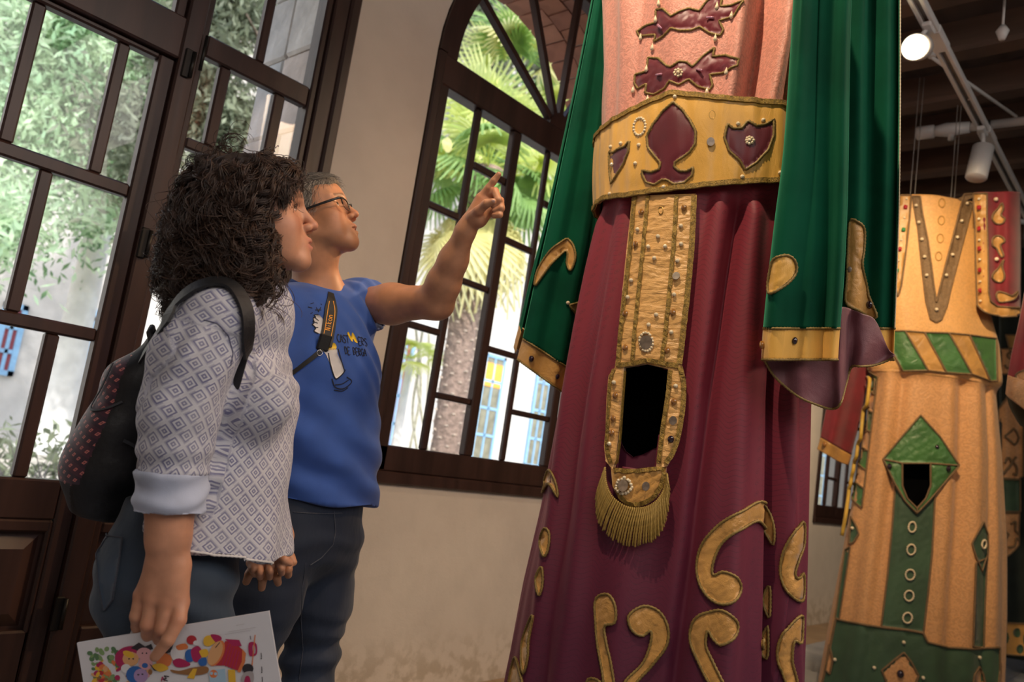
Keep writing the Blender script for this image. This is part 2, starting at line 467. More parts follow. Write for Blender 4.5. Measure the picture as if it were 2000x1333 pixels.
GOLD = satin('gold_satin', (.74, .40, .075), .40, .55, 24, (1, 1, .30))
GOLDR = satin('ruched_gold_satin', (.70, .385, .125), .34, 1.0, 22, (.55, .55, 1.9), .25, .07)
GOLDC = satin('copper_gold_satin', (.52, .27, .07), .36, .7, 22)
BRAID = basic('antique_gold_braid', (.30, .18, .03), .5, .45, 160, .8, 420, bdist=.003, metal=.25)
CORDM = basic('olive_gold_cord', (.24, .155, .04), .55, .3, 200, metal=.2)
FRINGE = basic('gold_bullion_cord', (.36, .23, .055), .45, .25, 120, metal=.3)
def velvet(name, c, hi):
    m = Mat(name, c, .8, sheen=1.0); m.b.inputs['Sheen Roughness'].default_value = .35; m.b.inputs['Sheen Tint'].default_value = (*hi, 1)
    n = m.noise(5, 5).step(.3, .7); m.col(m.mix(n, tuple(x*.7 for x in c), tuple(x*1.25 for x in c)))
    m.set('Specular IOR Level', .1); m.bump(m.noise(38, 4), .10, .006); return m.m
GREENV = velvet('green_velvet', (.002, .062, .030), (.12, .62, .36))
WINE = velvet('wine_velvet', (.095, .004, .012), (.8, .25, .3))
def damask():
    m = Mat('maroon_damask', (.16, .015, .035), .62, sheen=.14); m.b.inputs['Sheen Tint'].default_value = (.9, .35, .42, 1)
    p = m.xyz(m.attr('pat')); u = p[0]*24.0; v = p[1]*38.0
    warp = (u*6.283).sin()*.18
    a = ((v+warp).fr()-.5).abs(); stripe = (u.fr()-.5).abs()
    line = ((v*2+warp*2+(u*3.1416).sin()*.5).fr()-.5).abs().lt(.09)
    oval = (stripe*stripe*6+a*a*3.2); ring = oval.gt(.10)*oval.lt(.16)+oval.lt(.02)
    col_ = (p[0]*7.0).fr().gt(.62)
    f = (line*(col_*-1+1)*.75+ring*col_).mn(1)*(m.noise(60, 2).step(.25, .75)*.5+.5)
    # key lamp's fall-off put into the colour: crimson waist, dim plum hem
    g = p[1].step(.55, 1.75)
    f = f*.8; base = m.mix(g, (.088, .006, .030), (.215, .013, .027)); dk = m.mix(g, (.050, .004, .022), (.085, .008, .014))
    m.col(m.mix(f, base, dk)); m.bump(f*-.4+m.noise(90, 3)*.6, .22, .003); return m.m
DAMASK = damask()
def brocade(name, c, sc=60, st=.5, var=.16, rough=.5):
    m = Mat(name, c, rough, sheen=.25)
    d = m.noise(sc*.5, 3, dist=2.5).step(.45, .55); m.col(m.mix(d, tuple(x*(1-var) for x in c), tuple(min(1, x*(1+var)) for x in c)))
    m.bump(d*.5+m.noise(sc*2.2, 4)*.7, st, .005); return m.m
PINK = brocade('rose_brocade', (.68, .28, .205), 95, .30, .10)
LINING = satin('mauve_lining', (.145, .045, .055), .55, .6, 12, None, .1, .3)
CREAM = brocade('cream_brocade', (.70, .37, .12), 70, .35, .06)
CREAM2 = brocade('peach_brocade', (.62, .31, .12), 60, .40, .08)
CGREEN = satin('leaf_green_satin', (.055, .16, .040), .36, .8, 20)
DGREEN = satin('dull_green_cloth', (.040, .085, .040), .6, .4, 14)
TAUPE = basic('taupe_braid', (.20, .12, .055), .7, .25, 120, .4, 260)
REDC = fabric('crimson_cloth', (.20, .006, .014), .7, .2, .4)
HOLEBLK = fabric('hole_black', (.0012, .0012, .0014), 1.0, .2, .0); HOLEBLK.node_tree.nodes['Principled BSDF'].inputs['Specular IOR Level'].default_value = .05  # near-black, stands for the unlit depth behind the viewing holes
PEARL = Mat('pearl', (.80, .66, .44), .18, coat=.6).m
AMBERG = Mat('amber_glass', (.32, .13, .02), .06, coat=1.0, spec=.9).m
DISCG = basic('clouded_mirror_disc', (.24, .18, .13), .25, .3, 60)
DARKG = Mat('dark_garnet', (.02, .006, .012), .04, coat=1).m
RUBY = Mat('red_glass', (.35, .01, .015), .08, coat=1).m
EMER = Mat('green_glass', (.02, .22, .06), .08, coat=1).m
BUGLE = Mat('bugle_bead', (.62, .30, .42), .10, coat=1, metal=.4).m
SETTING = basic('brass_setting', (.45, .28, .08), .35, .2, 60, metal=.8)
# ------------------------------------------------------------------ cloth tools
def bvh_of(v, f): return BVHTree.FromPolygons([tuple(x) for x in v], [tuple(int(i) for i in q) for q in f])
def bvh_obj(*objs):
    V, F = [], []
    for o in objs:
        me = o.data; b = len(V); q = o; off = Vector((0, 0, 0))
        while q is not None: off = off+q.location; q = q.parent
        V += [tuple(v.co+off) for v in me.vertices]; F += [tuple(i+b for i in p.vertices) for p in me.polygons]
    return BVHTree.FromPolygons(V, F)
def cast(x, y, bvh, fall=None):
    for dx in (0, 2, -2, 4, -4, 7, -7, 11, -11, 16, -16, 23, -23):      # a miss at a silhouette steps sideways onto the cloth
        d = unit(ray(x+dx, y)); h = bvh.ray_cast(Vector(CAM), Vector(d))
        if h[0] is not None: break
    if h[0] is None: return None
    n = np.array(h[1]); n = -n if n@d > 0 else n
    return np.array(h[0]), n
def resample(poly, step, closed=True):
    poly = [v3(p) for p in poly]; out = []; k = len(poly)
    for i in range(k if closed else k-1):
        a, b = poly[i], poly[(i+1) % k]; n = max(1, int(round(np.linalg.norm(b-a)/step)))
        out += [a+(b-a)*j/n for j in range(n)]
    if not closed: out.append(poly[-1])
    return out
def curve(pts, n=None, closed=True):
    """smooth closed outline through px points; n samples"""
    p = [v3(q) for q in pts]
    if closed:
        e = spline(p[-3:]+p+p[:3], 12*(len(p)+5)+1); e = e[36:36+12*len(p)]
        return [q for q in e]
    return list(spline(p, n or 12*len(p)))
def inside(pt, poly):
    x, y = pt; c = False; j = len(poly)-1
    for i in range(len(poly)):
        xi, yi = poly[i][:2]; xj, yj = poly[j][:2]
        if (yi > y) != (yj > y) and x < (xj-xi)*(y-yi)/(yj-yi)+xi: c = not c
        j = i
    return c
def edge_dist(pt, P_):
    a = P_; b = np.roll(P_, -1, 0); d = b-a; t = np.clip(((pt-a)*d).sum(1)/np.maximum((d*d).sum(1), 1e-9), 0, 1)
    return np.linalg.norm(a+t[:, None]*d-pt, axis=1).min()
def patch(name, poly, bvh, mat, parent=None, lift=.0015, puff=0., step=9, kind=None, crumple=0, thick=.003):
    """a piece of cloth cut to an outline and laid on a surface; returns (object, rim points, rim normals)"""
    b = resample(poly, step); B = np.array(b)
    lo, hi = B.min(0), B.max(0); g = []
    for x in np.arange(lo[0]+step/2, hi[0], step):
        for y in np.arange(lo[1]+step/2, hi[1], step):
            if inside((x, y), b) and edge_dist(np.array([x, y]), B) > step*.45: g.append((x, y))
    n = len(b); pts = [Vector((float(q[0]), float(q[1]))) for q in list(B)+g]
    r = delaunay_2d_cdt(pts, [(i, (i+1) % n) for i in range(n)], [list(range(n))], 1, 1e-4)
    v2, tri, ov = r[0], r[2], r[3]
    V = []; Nn = []; H = [cast(q[0], q[1], bvh) for q in v2]
    okx = [i for i in range(len(H)) if H[i] is not None]
    if not okx: raise ValueError('no surface under '+name)
    q2 = np.array([(q[0], q[1]) for q in v2])
    for i, q in enumerate(v2):
        h = H[i]
        if h is None:                                     # past the cloth edge: carry the nearest part of the surface on
            j = okx[int(np.argmin(((q2[okx]-q2[i])**2).sum(1)))]; h = (P(q[0], q[1], float((H[j][0]-CAM)@FW)), H[j][1])
        dd = edge_dist(np.array([q[0], q[1]]), B)
        l = lift+puff*min(1, dd/(step*1.5))
        if crumple: l += crumple*(math.sin(q[0]*.35+q[1]*.11)*math.sin(q[1]*.27-q[0]*.13))*min(1, dd/step)
        V.append(h[0]+h[1]*l); Nn.append(h[1])
    V = np.array(V); Nn = np.array(Nn); m = len(V)
    F = []
    for t in tri:
        t = tuple(t); nn = np.cross(V[t[1]]-V[t[0]], V[t[2]]-V[t[0]]); F.append(t if nn@Nn[t[0]] > 0 else t[::-1])
    rim = [i for i in range(m) if ov[i] and min(ov[i]) < n]; rim.sort(key=lambda i: min(ov[i]))
    low = {i: m+k for k, i in enumerate(rim)}
    W_ = np.vstack([V, np.array([V[i]-Nn[i]*(lift+thick) for i in rim])])
    for k in range(len(rim)):
        a, c = rim[k], rim[(k+1) % len(rim)]; F.append((a, low[a], low[c], c))
    o = mesh_obj(name, W_, F, mat, parent, True, kind=kind)
    return o, [V[i] for i in rim], [Nn[i] for i in rim]
def resample3(pts, step, closed):
    pts = [v3(p) for p in pts]
    if closed: pts = pts+[pts[0]]
    L = np.r_[0, np.cumsum([np.linalg.norm(pts[i+1]-pts[i]) for i in range(len(pts)-1)])]
    n = max(4, int(L[-1]/step)); t = np.linspace(0, L[-1], n+1)
    A = np.array(pts); out = np.stack([np.interp(t, L, A[:, k]) for k in range(3)], 1)
    return out[:-1] if closed else out
def cord(mb, pts, r, closed=True, twist=True, step=.0045, m=0, n=6):
    q = resample3(pts, step, closed)
    rad = [r*(1.22 if i % 2 else .80) for i in range(len(q))] if twist else r
    return mb.tube(q, rad, n, cap=not closed, closed=closed, m=m)
def grid_faces(nu, nv, closed_u=False):
    """grid of nv rows by nu columns"""
    i, j = np.meshgrid(np.arange(nv-1), np.arange(nu if closed_u else nu-1), indexing='ij')
    j2 = (j+1) % nu
    return np.stack([i*nu+j, i*nu+j2, (i+1)*nu+j2, (i+1)*nu+j], -1).reshape(-1, 4)
def solid(o, t, off=-1):
    m = o.modifiers.new('thickness', 'SOLIDIFY'); m.thickness = t; m.offset = off; return o
def project_level(f, X, level=0., it=6):
    """move points onto a level set of f"""
    for _ in range(it):
        d = f(X)-level; e = 1e-3
        g = np.stack([(f(X+np.eye(3)[k]*e)-d-level)/e for k in range(3)], -1)
        X = X-g*(d/np.maximum((g*g).sum(-1), .05))[..., None]
    return X
def grad(f, X, e=1e-3):
    b = f(X); return np.stack([(f(X+np.eye(3)[k]*e)-b)/e for k in range(3)], -1)
def hair_curves(name, strands, radius, shade, mat, parent):
    """strands: (n, k, 3) world positions"""
    n, k, _ = strands.shape; c = strands.reshape(-1, 3).mean(0)
    h = bpy.data.hair_curves.new(name); h.add_curves([k]*n)
    h.attributes['position'].data.foreach_set('vector', (strands-c).astype(np.float32).ravel())
    ra = h.attributes.get('radius') or h.attributes.new('radius', 'FLOAT', 'POINT')
    ra.data.foreach_set('value', np.repeat(np.asarray(radius, np.float32)[None], n, 0).ravel())
    sa = h.attributes.new('shade', 'FLOAT', 'CURVE'); sa.data.foreach_set('value', np.asarray(shade, np.float32))
    h.materials.append(mat); o = bpy.data.objects.new(name, h); link(o); o.location = c
    if parent is not None: put(o, parent)
    return o
def on(bvh, pxs, lift, n=40):
    Pq, Nq = [], []
    for q in spline([(a, b, 0) for a, b in pxs], n):
        h = cast(q[0], q[1], bvh)
        if h is not None: Pq.append(h[0]+h[1]*lift); Nq.append(h[1])
    return Pq, Nq
# ================================================================== ROOM
K_ = 1.0407
wx = lambda x: K_*x
wz = lambda z: K_*(z+.057)
YW = 2.5*K_; TH = .55; YO = YW+TH
HC = 3.75
def plaster():
    m = Mat('cream_plaster', (.66, .58, .49), .9)
    p = m.xyz(m.coord('Object'))
    n1 = m.noise(1.3, 5).step(.3, .7); n2 = m.noise(7, 5).step(.35, .75)
    c = m.mix(n1, (.68, .59, .49), (.77, .67, .55)); c = m.mix(n2*.22, c, (.54, .46, .37))
    low = (p[2]*-1-1.62).step(0, .22)*m.noise(14, 4).step(.45, .6)        # scuffs and flaking above the floor
    c = m.mix(low*.55, c, (.42, .33, .22)); m.col(c)
    m.bump(m.noise(30, 5)*.7+m.noise(150, 2)*.3, .25, .01); return m.m
PLASTER = plaster()
def wood(name, c, rough=.38, sc=14, stretch=(1, 1, .12)):
    m = Mat(name, c, rough)
    g = m.noise(sc, 6, stretch=stretch, dist=.6).step(.3, .7)
    m.col(m.mix(g, tuple(x*.7 for x in c), tuple(x*1.25 for x in c))); m.bump(g, .12, .003); return m.m
DOORW = wood('stained_door_wood', (.040, .019, .015))
WINW = wood('stained_window_wood', (.045, .021, .016))
BEAMW = wood('dark_ceiling_beam', (.105, .062, .042), .7, 9, (.12, .12, 1))
BOARDW = wood('dark_ceiling_boards', (.060, .040, .030), .8, 6, (.2, 1, 1))
STONE_MATS = [basic('pale_stone_%d' % i, c, .9, .18, 6, .6, 16, bdist=.02) for i, c in enumerate(((.66, .60, .54), (.60, .55, .50), (.70, .58, .50), (.62, .60, .57)))]
BRICK_MATS = [basic('arch_tile_%d' % i, c, .85, .2, 9, .4, 40) for i, c in enumerate(((.40, .17, .10), (.36, .15, .095), (.44, .20, .125), (.34, .15, .10)))]
MORTAR = basic('lime_mortar', (.50, .42, .36), .95, .15, 20)
IRON = basic('black_iron', (.02, .018, .016), .45, .2, metal=.6)
X0R, X1R, YB = -3.2, 13.5, -3.6
dL, dR, dT = wx(-.62), wx(1.59), wz(3.3)
WINS = [0.0, wx(4.85)]
cx0 = wx(2.90); R_out = wx(.872); zsp = wz(2.65); zsill = wz(.80)
def arch(cx, r, z0, n=28, a0=0, a1=math.pi): return [(cx-r*math.cos(a0+(a1-a0)*i/n), z0+r*math.sin(a0+(a1-a0)*i/n)) for i in range(n+1)]
def wall_front():
    mb = MB(); T = HC+.12
    mb.box((X0R, YW, -.05), (dL, YO, T)); mb.box((dL, YW, dT), (dR, YO, T))
    xs = dR
    for o in WINS:
        a, b = cx0+o-R_out, cx0+o+R_out
        mb.box((xs, YW, -.05), (a, YO, T)); mb.box((a, YW, -.05), (b, YO, zsill))
        mb.prism([(a, T), (a, zsp)]+arch(cx0+o, R_out, zsp)[1:-1]+[(b, zsp), (b, T)], 1, YW, YO); xs = b
    mb.box((xs, YW, -.05), (X1R, YO, T)); return mb.build('wall_front', PLASTER, kind='structure')
wall_front()
def grout_floor():
    m = Mat('grey_stone_floor', (.30, .32, .36), .35)
    m.col(m.mix(m.noise(3, 5).step(.3, .7), (.25, .27, .31), (.36, .37, .40))); m.bump(m.noise(30, 3), .1, .004); return m.m
FLOORM = grout_floor()
mb = MB(); mb.box((X0R, YB, -.08), (X1R, YW+.0, -.012)); fl = mb.build('floor', MORTAR, kind='structure')
BORDER = basic('tan_border_tile', (.36, .24, .14), .5, .15, 4)
# floor slabs: those the photograph can see are laid one by one
slab = MB().cbox((-.298, -.298, -.012), (.298, .298, 0), .004).build('floor_tile', FLOORM, fl); slab.location = (0, 0, 0)
n_ = 0
fo = Vector(fl.location)
for i in range(26):
    for j in range(8):
        c = Vector((1.0+i*.6, YW-.33-.3-j*.6, -.006)); t = slab if n_ == 0 else copy_of(slab)
        t.location = c-fo; t.parent = fl; n_ += 1
bt = MB().cbox((-.298, -.163, -.012), (.298, .163, 0), .004).build('border_tile', BORDER, fl)
for i in range(28):
    t = bt if i == 0 else copy_of(bt); t.location = Vector((-.2+i*.6, YW-.165, -.006))-fo; t.parent = fl
mb = MB(); mb.box((X0R, YB, -.012), (.7, YW, -.002)); mb.box((.7, YB, -.012), (X1R, YW-.33-4.8, -.002)); mb.build('floor_slab', FLOORM, fl, kind='stuff')
MB().box((X0R, YB-.2, -.05), (X1R, YB, HC+.1)).build('wall_back', PLASTER, kind='structure')
MB().box((X0R-.2, YB, -.05), (X0R, YO, HC+.1)).build('wall_left', PLASTER, kind='structure')
SHADEW = basic('shaded_far_wall', (.10, .085, .07), .9, .2, 3)  # darkness of the room's far end put into the wall colour
MB().box((X1R, YB, -.05), (X1R+.2, YO, HC+.1)).build('wall_right', SHADEW, kind='structure')
ce = MB().box((X0R-.2, YB-.2, HC+.04), (X1R+.2, YO, HC+.14)).build('ceiling', BOARDW, kind='structure')
cl = Vector(ce.location)
# beams with rounded edges run from the window wall across the room; boards lie between them
def beam_mesh():
    b = .02; w_ = .075; h = .20; pr = [(-w_, 0), (-w_, -h+b), (-w_+b, -h), (w_-b, -h), (w_, -h+b), (w_, 0)]
    return MB().prism(pr, 1, YB-.1, YW+.06)
bm_ = beam_mesh().build('ceiling_beam', BEAMW, ce); bx0 = wx(4.29)-.02; bs = wx(.528)
for i in range(-13, 18):
    t = bm_ if i == -13 else copy_of(bm_); t.location = Vector((bx0+i*bs, (YB+YW)/2-.02, HC-.06))-cl; t.parent = ce
bd = MB().cbox((-.11, YB-.1, -.012), (.11, YW+.06, .012), .004).build('ceiling_board', BOARDW, ce)
for i in range(60):
    t = bd if i == 0 else copy_of(bd); t.location = Vector((X0R+.3+i*.226, (YB+YW)/2-.02, HC+.028-.002*(i % 3)))-cl; t.parent = ce

# ------------------------------------------------------------------ glazed door
def panes_parts(root, cols, y0, y1, glassy, mat, xz, zlo, zhi, bar=.036):
    """cols: list of (xa, xb, [z splits]) glass columns; sticks between them become muntins"""
door = empty('door_1', (wx(.8), YW, 0), kind='structure')
fy0, fy1 = YW-.012, YW+.10
def bar(name, x0, x1, z0, z1, y0=None, y1=None, root=None, mat=None, ch=.006):
    y0 = YW+.012 if y0 is None else y0; y1 = YW+.048 if y1 is None else y1
    return MB().cbox((wx(x0), y0, wz(z0)), (wx(x1), y1, wz(z1)), ch).build(name, mat or DOORW, root or door)
def pane(x0, x1, z0, z1, root, y=None):
    y = YW+.036 if y is None else y
    return MB().box((wx(x0)-.006, y-.0025, wz(z0)-.006), (wx(x1)+.006, y+.0025, wz(z1)+.006)).build('glass_pane', GLASS, root)
# outer frame
bar('door_frame', 1.500, 1.592, -.057, 3.3, YW-.014, YW+.12)
bar('door_frame', 1.560, 1.605, -.057, 3.3, YW-.030, YW-.010, ch=.008)
bar('door_frame', -.62, -.52, -.057, 3.3, YW-.014, YW+.12)
# meeting post between the left leaf and the fixed right leaf
bar('door_post', .985, 1.046, -.057, 3.3, YW-.018, YW+.10)
bar('door_rail', -.52, .985, 2.075, 2.215, YW-.020, YW+.09)
def leaf(xa, xb, rows, x_edges, zk):
    """stiles, rails, muntins, panes"""
    return
# left leaf: stiles, rails, staggered muntins
bar('door_stile', .935, .985, -.04, 2.075, YW+.004, YW+.048)
bar('door_stile', -.52, -.44, -.04, 2.075, YW+.004, YW+.048)
bar('door_rail', -.44, .935, 2.056, 2.075, YW+.004, YW+.048)
for z0, z1 in ((1.597, 1.638), (1.141, 1.180), (.610, .725)): bar('door_rail', -.44, .935, z0, z1, YW+.008, YW+.048)
rows = {(1.638, 2.056): [(-.440, -.15), (-.11, .195), (.235, .574), (.611, .813), (.850, .935)], (1.180, 1.597): [(-.44, -.21), (-.17, .13), (.17, .39), (.43, .689), (.726, .935)], (.725, 1.141): [(-.44, -.1), (-.06, .31), (.35, .52), (.56, .803), (.841, .935)]}
for (z0, z1), cs in rows.items():
    for i, (a, b) in enumerate(cs):
        pane(a, b, z0, z1, door)
        if i: bar('door_muntin', cs[i-1][1], a, z0, z1, YW+.014, YW+.048)
# raised panels below
for a, b in ((-.44, .06), (.10, .60), (.64, .92)):
    bar('door_stile', b, b+(.04 if b < .9 else .015), -.04, .610, YW+.006, YW+.06)
    mb = MB(); x0, x1, z0, z1 = wx(a), wx(b), wz(.30), wz(.575); y0 = YW+.030
    mb.box((x0, y0, z0), (x1, y0+.02, z1)); e = .030
    mb.add([(x0+.01, y0, z0+.01), (x1-.01, y0, z0+.01), (x1-.01, y0, z1-.01), (x0+.01, y0, z1-.01), (x0+e+.02, y0-.020, z0+e+.02), (x1-e-.02, y0-.020, z0+e+.02), (x1-e-.02, y0-.020, z1-e-.02), (x0+e+.02, y0-.020, z1-e-.02)],
           [(4, 5, 6, 7), (0, 1, 5, 4), (1, 2, 6, 5), (2, 3, 7, 6), (3, 0, 4, 7)]); mb.build('raised_panel', DOORW, door)
bar('door_rail', -.44, .935, .575, .61, YW+.008, YW+.048); bar('door_rail', -.44, .935, -.04, .30, YW+.006, YW+.048)
# transom above the left leaf, and the right leaf with its own transom
for i, (a, b) in enumerate(((-.5, -.12), (-.08, .30), (.34, .62), (.66, .95))):
    pane(a, b, 2.226, 3.2, door)
    if i: bar('door_muntin', (-.12, .30, .62)[i-1], a, 2.215, 3.25, YW+.012, YW+.048)
bar('door_stile', .95, .985, 2.215, 3.3, YW+.004, YW+.048); bar('door_rail', -.52, .985, 3.2, 3.3); bar('door_rail', 1.046, 1.50, 3.2, 3.3)
bar('door_stile', 1.046, 1.072, -.04, 3.2, YW+.004, YW+.048); bar('door_stile', 1.473, 1.500, -.04, 3.2, YW+.0, YW+.048)
for z0, z1 in ((2.135, 2.211), (1.816, 1.853), (1.36, 1.40), (.610, .725), (-.04, .30), (.575, .61)): bar('door_rail', 1.072, 1.473, z0, z1, YW+.006, YW+.048)
rr = {(2.211, 2.75): [(1.076, 1.251), (1.284, 1.473)], (2.79, 3.2): [(1.076, 1.30), (1.34, 1.473)], (1.853, 2.135): [(1.072, 1.136), (1.176, 1.347), (1.390, 1.470)], (1.40, 1.816): [(1.072, 1.26), (1.30, 1.473)], (.725, 1.36): [(1.072, 1.16), (1.20, 1.473)]}
bar('door_rail', 1.072, 1.473, 2.75, 2.79)
for (z0, z1), cs in rr.items():
    for i, (a, b) in enumerate(cs):
        pane(a, b, z0, z1, door)
        if i: bar('door_muntin', cs[i-1][1], a, z0, z1, YW+.014, YW+.048)
mb = MB(); x0, x1, z0, z1 = wx(1.072), wx(1.473), wz(.30), wz(.575); mb.box((x0, YW+.03, z0), (x1, YW+.05, z1)); mb.cbox((x0+.05, YW+.012, z0+.05), (x1-.05, YW+.032, z1-.05), .015); mb.build('raised_panel', DOORW, door)
for x, z in ((1.012, 2.072), (1.000, 1.468), (.99, .35)):
    mb = MB(); mb.cbox((wx(x)-.014, YW-.026, wz(z)-.05), (wx(x)+.012, YW-.016, wz(z)+.05), .003)
    h = mb.build('door_hinge', IRON, door); MB().tube([(wx(x)+.014, YW-.028, wz(z)-.045), (wx(x)+.014, YW-.028, wz(z)+.045)], .007, 10).build('hinge_pin', IRON, h, True)
MB().tube([(wx(1.052), YW-.030, wz(2.065)), (wx(1.052), YW-.030, wz(2.185))], .006, 10).build('door_bolt', IRON, door, True)
MB().box((dL, YW, -.05), (dR, YO, -.005)).build('trim_3', STONE_MATS[1], kind='structure')

# stone jamb outside the door: separate ashlars
jamb = empty('trim_1', (dR-.02, YO-.2, 0), kind='structure')
z = 0.0; i = 0; rs = random.Random(3)
while z < dT-.02:
    h = min(rs.uniform(.24, .40), dT-.01-z)
    cuts = [YW+.125, YW+.125+rs.uniform(.16, .27), YO+.02]
    for a, b in zip(cuts[:-1], cuts[1:]):
        j = rs.uniform(-.006, .006)
        MB().cbox((dR-.055+j, a+.003, z+.003), (dR+.02, b-.003, z+h-.003), .011).build('jamb_stone', STONE_MATS[i % 4], jamb); i += 1
    z += h
MB().box((dR-.035, YW+.122, 0), (dR+.0, YO, dT)).build('mortar_bed', MORTAR, jamb)

# ------------------------------------------------------------------ arched windows
def window(no, o, bricks):
    w_ = empty('window_%d' % no, (cx0+o, YW, zsill), kind='structure')
    X = lambda x: wx(x)+o
    def bar(name, x0, x1, z0, z1, y0=YW+.016, y1=YW+.044, ch=.006): return MB().cbox((X(x0), y0, wz(z0)), (X(x1), y1, wz(z1)), ch).build(name, WINW, w_)
    cx = 2.90; ro, ri, rm = .868, .752, .835
    def ring(r0, r1, y0, y1, name):
        a = arch(cx, r1, 2.65, 32); b = arch(cx, r0, 2.65, 32)[::-1]
        for k in range(2):                                             # the arched head is jointed at the crown
            s_ = a[k*16:k*16+17]; t_ = b[(1-k)*16:(1-k)*16+17]
            MB().prism([(X(p[0]), wz(p[1])) for p in s_+t_], 1, y0, y1).build(name, WINW, w_)
    ring(ri, rm, YW+.002, YW+.07, 'arched_sash'); ring(rm-.01, ro, YW-.016, YW+.09, 'arched_frame')
    for s in (-1, 1):
        a, b = sorted((cx+s*ro, cx+s*(rm-.01))); bar('window_frame', a, b, .802, 2.65, YW-.016, YW+.09)
        a, b = sorted((cx+s*(rm-.012), cx+s*.768)); bar('window_stile', a, b, .850, 2.65, YW+.002, YW+.07)
    bar('window_sill', cx-ro, cx+ro, .802, .852, YW-.022, YW+.09); bar('window_rail', cx-.835, cx+.835, .852, .957, YW+.002, YW+.07)
    bar('transom_bar', cx-.835, cx+.835, 2.513, 2.652, YW-.004, YW+.075)
    for s in (-1, 1): a, b = sorted((cx+s*.263, cx+s*.320)); bar('window_stile', a, b, .957, 2.513, YW+.006, YW+.050)
    L1 = [((2.132, 2.325), [.957, 1.453, 1.482, 1.978, 2.010, 2.513]), ((2.363, 2.580), [.957, 1.185, 1.213, 1.712, 1.741, 2.239, 2.274, 2.513])]
    L2 = [((2.637, 2.846), [.957, 1.447, 1.475, 1.975, 2.007, 2.513]), ((2.877, 3.163), [.957, 1.182, 1.209, 1.706, 1.738, 2.237, 2.270, 2.513])]
    L3 = [((5.80-b, 5.80-a), zs) for (a, b), zs in L1[::-1]]
    for cols in (L1, L2, L3):
        bar('window_muntin', cols[0][0][1], cols[1][0][0], .957, 2.513)
        for (a, b), zs in cols:
            for k in range(0, len(zs), 2): pane_ = MB().box((X(a)-.005, YW+.034, wz(zs[k])-.005), (X(b)+.005, YW+.038, wz(zs[k+1])+.005)).build('glass_pane', GLASS, w_)
            for k in range(1, len(zs)-1, 2): bar('window_muntin', a, b, zs[k], zs[k+1])
    # fan of spokes
    hub = [(X(cx)+wx(.085)*math.cos(t), wz(2.65)+wx(.085)*math.sin(t)) for t in np.linspace(0, math.pi, 14)]
    MB().prism(hub, 1, YW+.004, YW+.07).build('fan_hub', WINW, w_)
    for ang in (30, 60, 88, 119.5, 150.5):
        t = math.radians(180-ang) if 0 else math.radians(ang); d = np.array([math.cos(t), math.sin(t)]); n = np.array([-d[1], d[0]])*.0145
        q = [np.array([cx, 2.65])+d*.07-n, np.array([cx, 2.65])+d*.07+n, np.array([cx, 2.65])+d*.765+n, np.array([cx, 2.65])+d*.765-n]
        MB().prism([(X(p[0]), wz(p[1])) for p in q], 1, YW+.012, YW+.048).build('fan_spoke', WINW, w_)
    g = [(X(p[0]), wz(p[1])) for p in arch(cx, .757, 2.652, 28)]
    MB().prism(g, 1, YW+.034, YW+.038).build('glass_pane', GLASS, w_)
    if not bricks: return
    # tile-lined arch of the outer reveal
    tr = empty('trim_2', (cx0+o, YO-.2, zsp), kind='structure'); nb = 22; rows_ = [YW+.092, YW+.24, YW+.39, YO+.03]; rb = random.Random(9)
    for r_ in range(3):
        for k in range(nb+1):
            a0 = (k-(.5 if r_ % 2 else 0))/nb*math.pi; a1 = a0+math.pi/nb; a0, a1 = max(a0, 0)+.006, min(a1, math.pi)-.006
            if a1-a0 < .02: continue
            j = rb.uniform(-.004, .004); r0 = R_out-.022+j; r1 = R_out+.015
            pr = [(cx0+o-r0*math.cos(a0), zsp+r0*math.sin(a0)), (cx0+o-r0*math.cos(a1), zsp+r0*math.sin(a1)), (cx0+o-r1*math.cos(a1), zsp+r1*math.sin(a1)), (cx0+o-r1*math.cos(a0), zsp+r1*math.sin(a0))]
            MB().prism(pr, 1, rows_[r_]+.003, rows_[r_+1]-.003).build('brick', BRICK_MATS[rb.randrange(4)], tr)
    a = arch(cx0+o, R_out-.008, zsp, 28); b = arch(cx0+o, R_out+.01, zsp, 28)[::-1]
    MB().prism(a+b, 1, YW+.09, YO).build('mortar_bed', MORTAR, tr)
window(1, WINS[0], True); window(2, WINS[1], False)
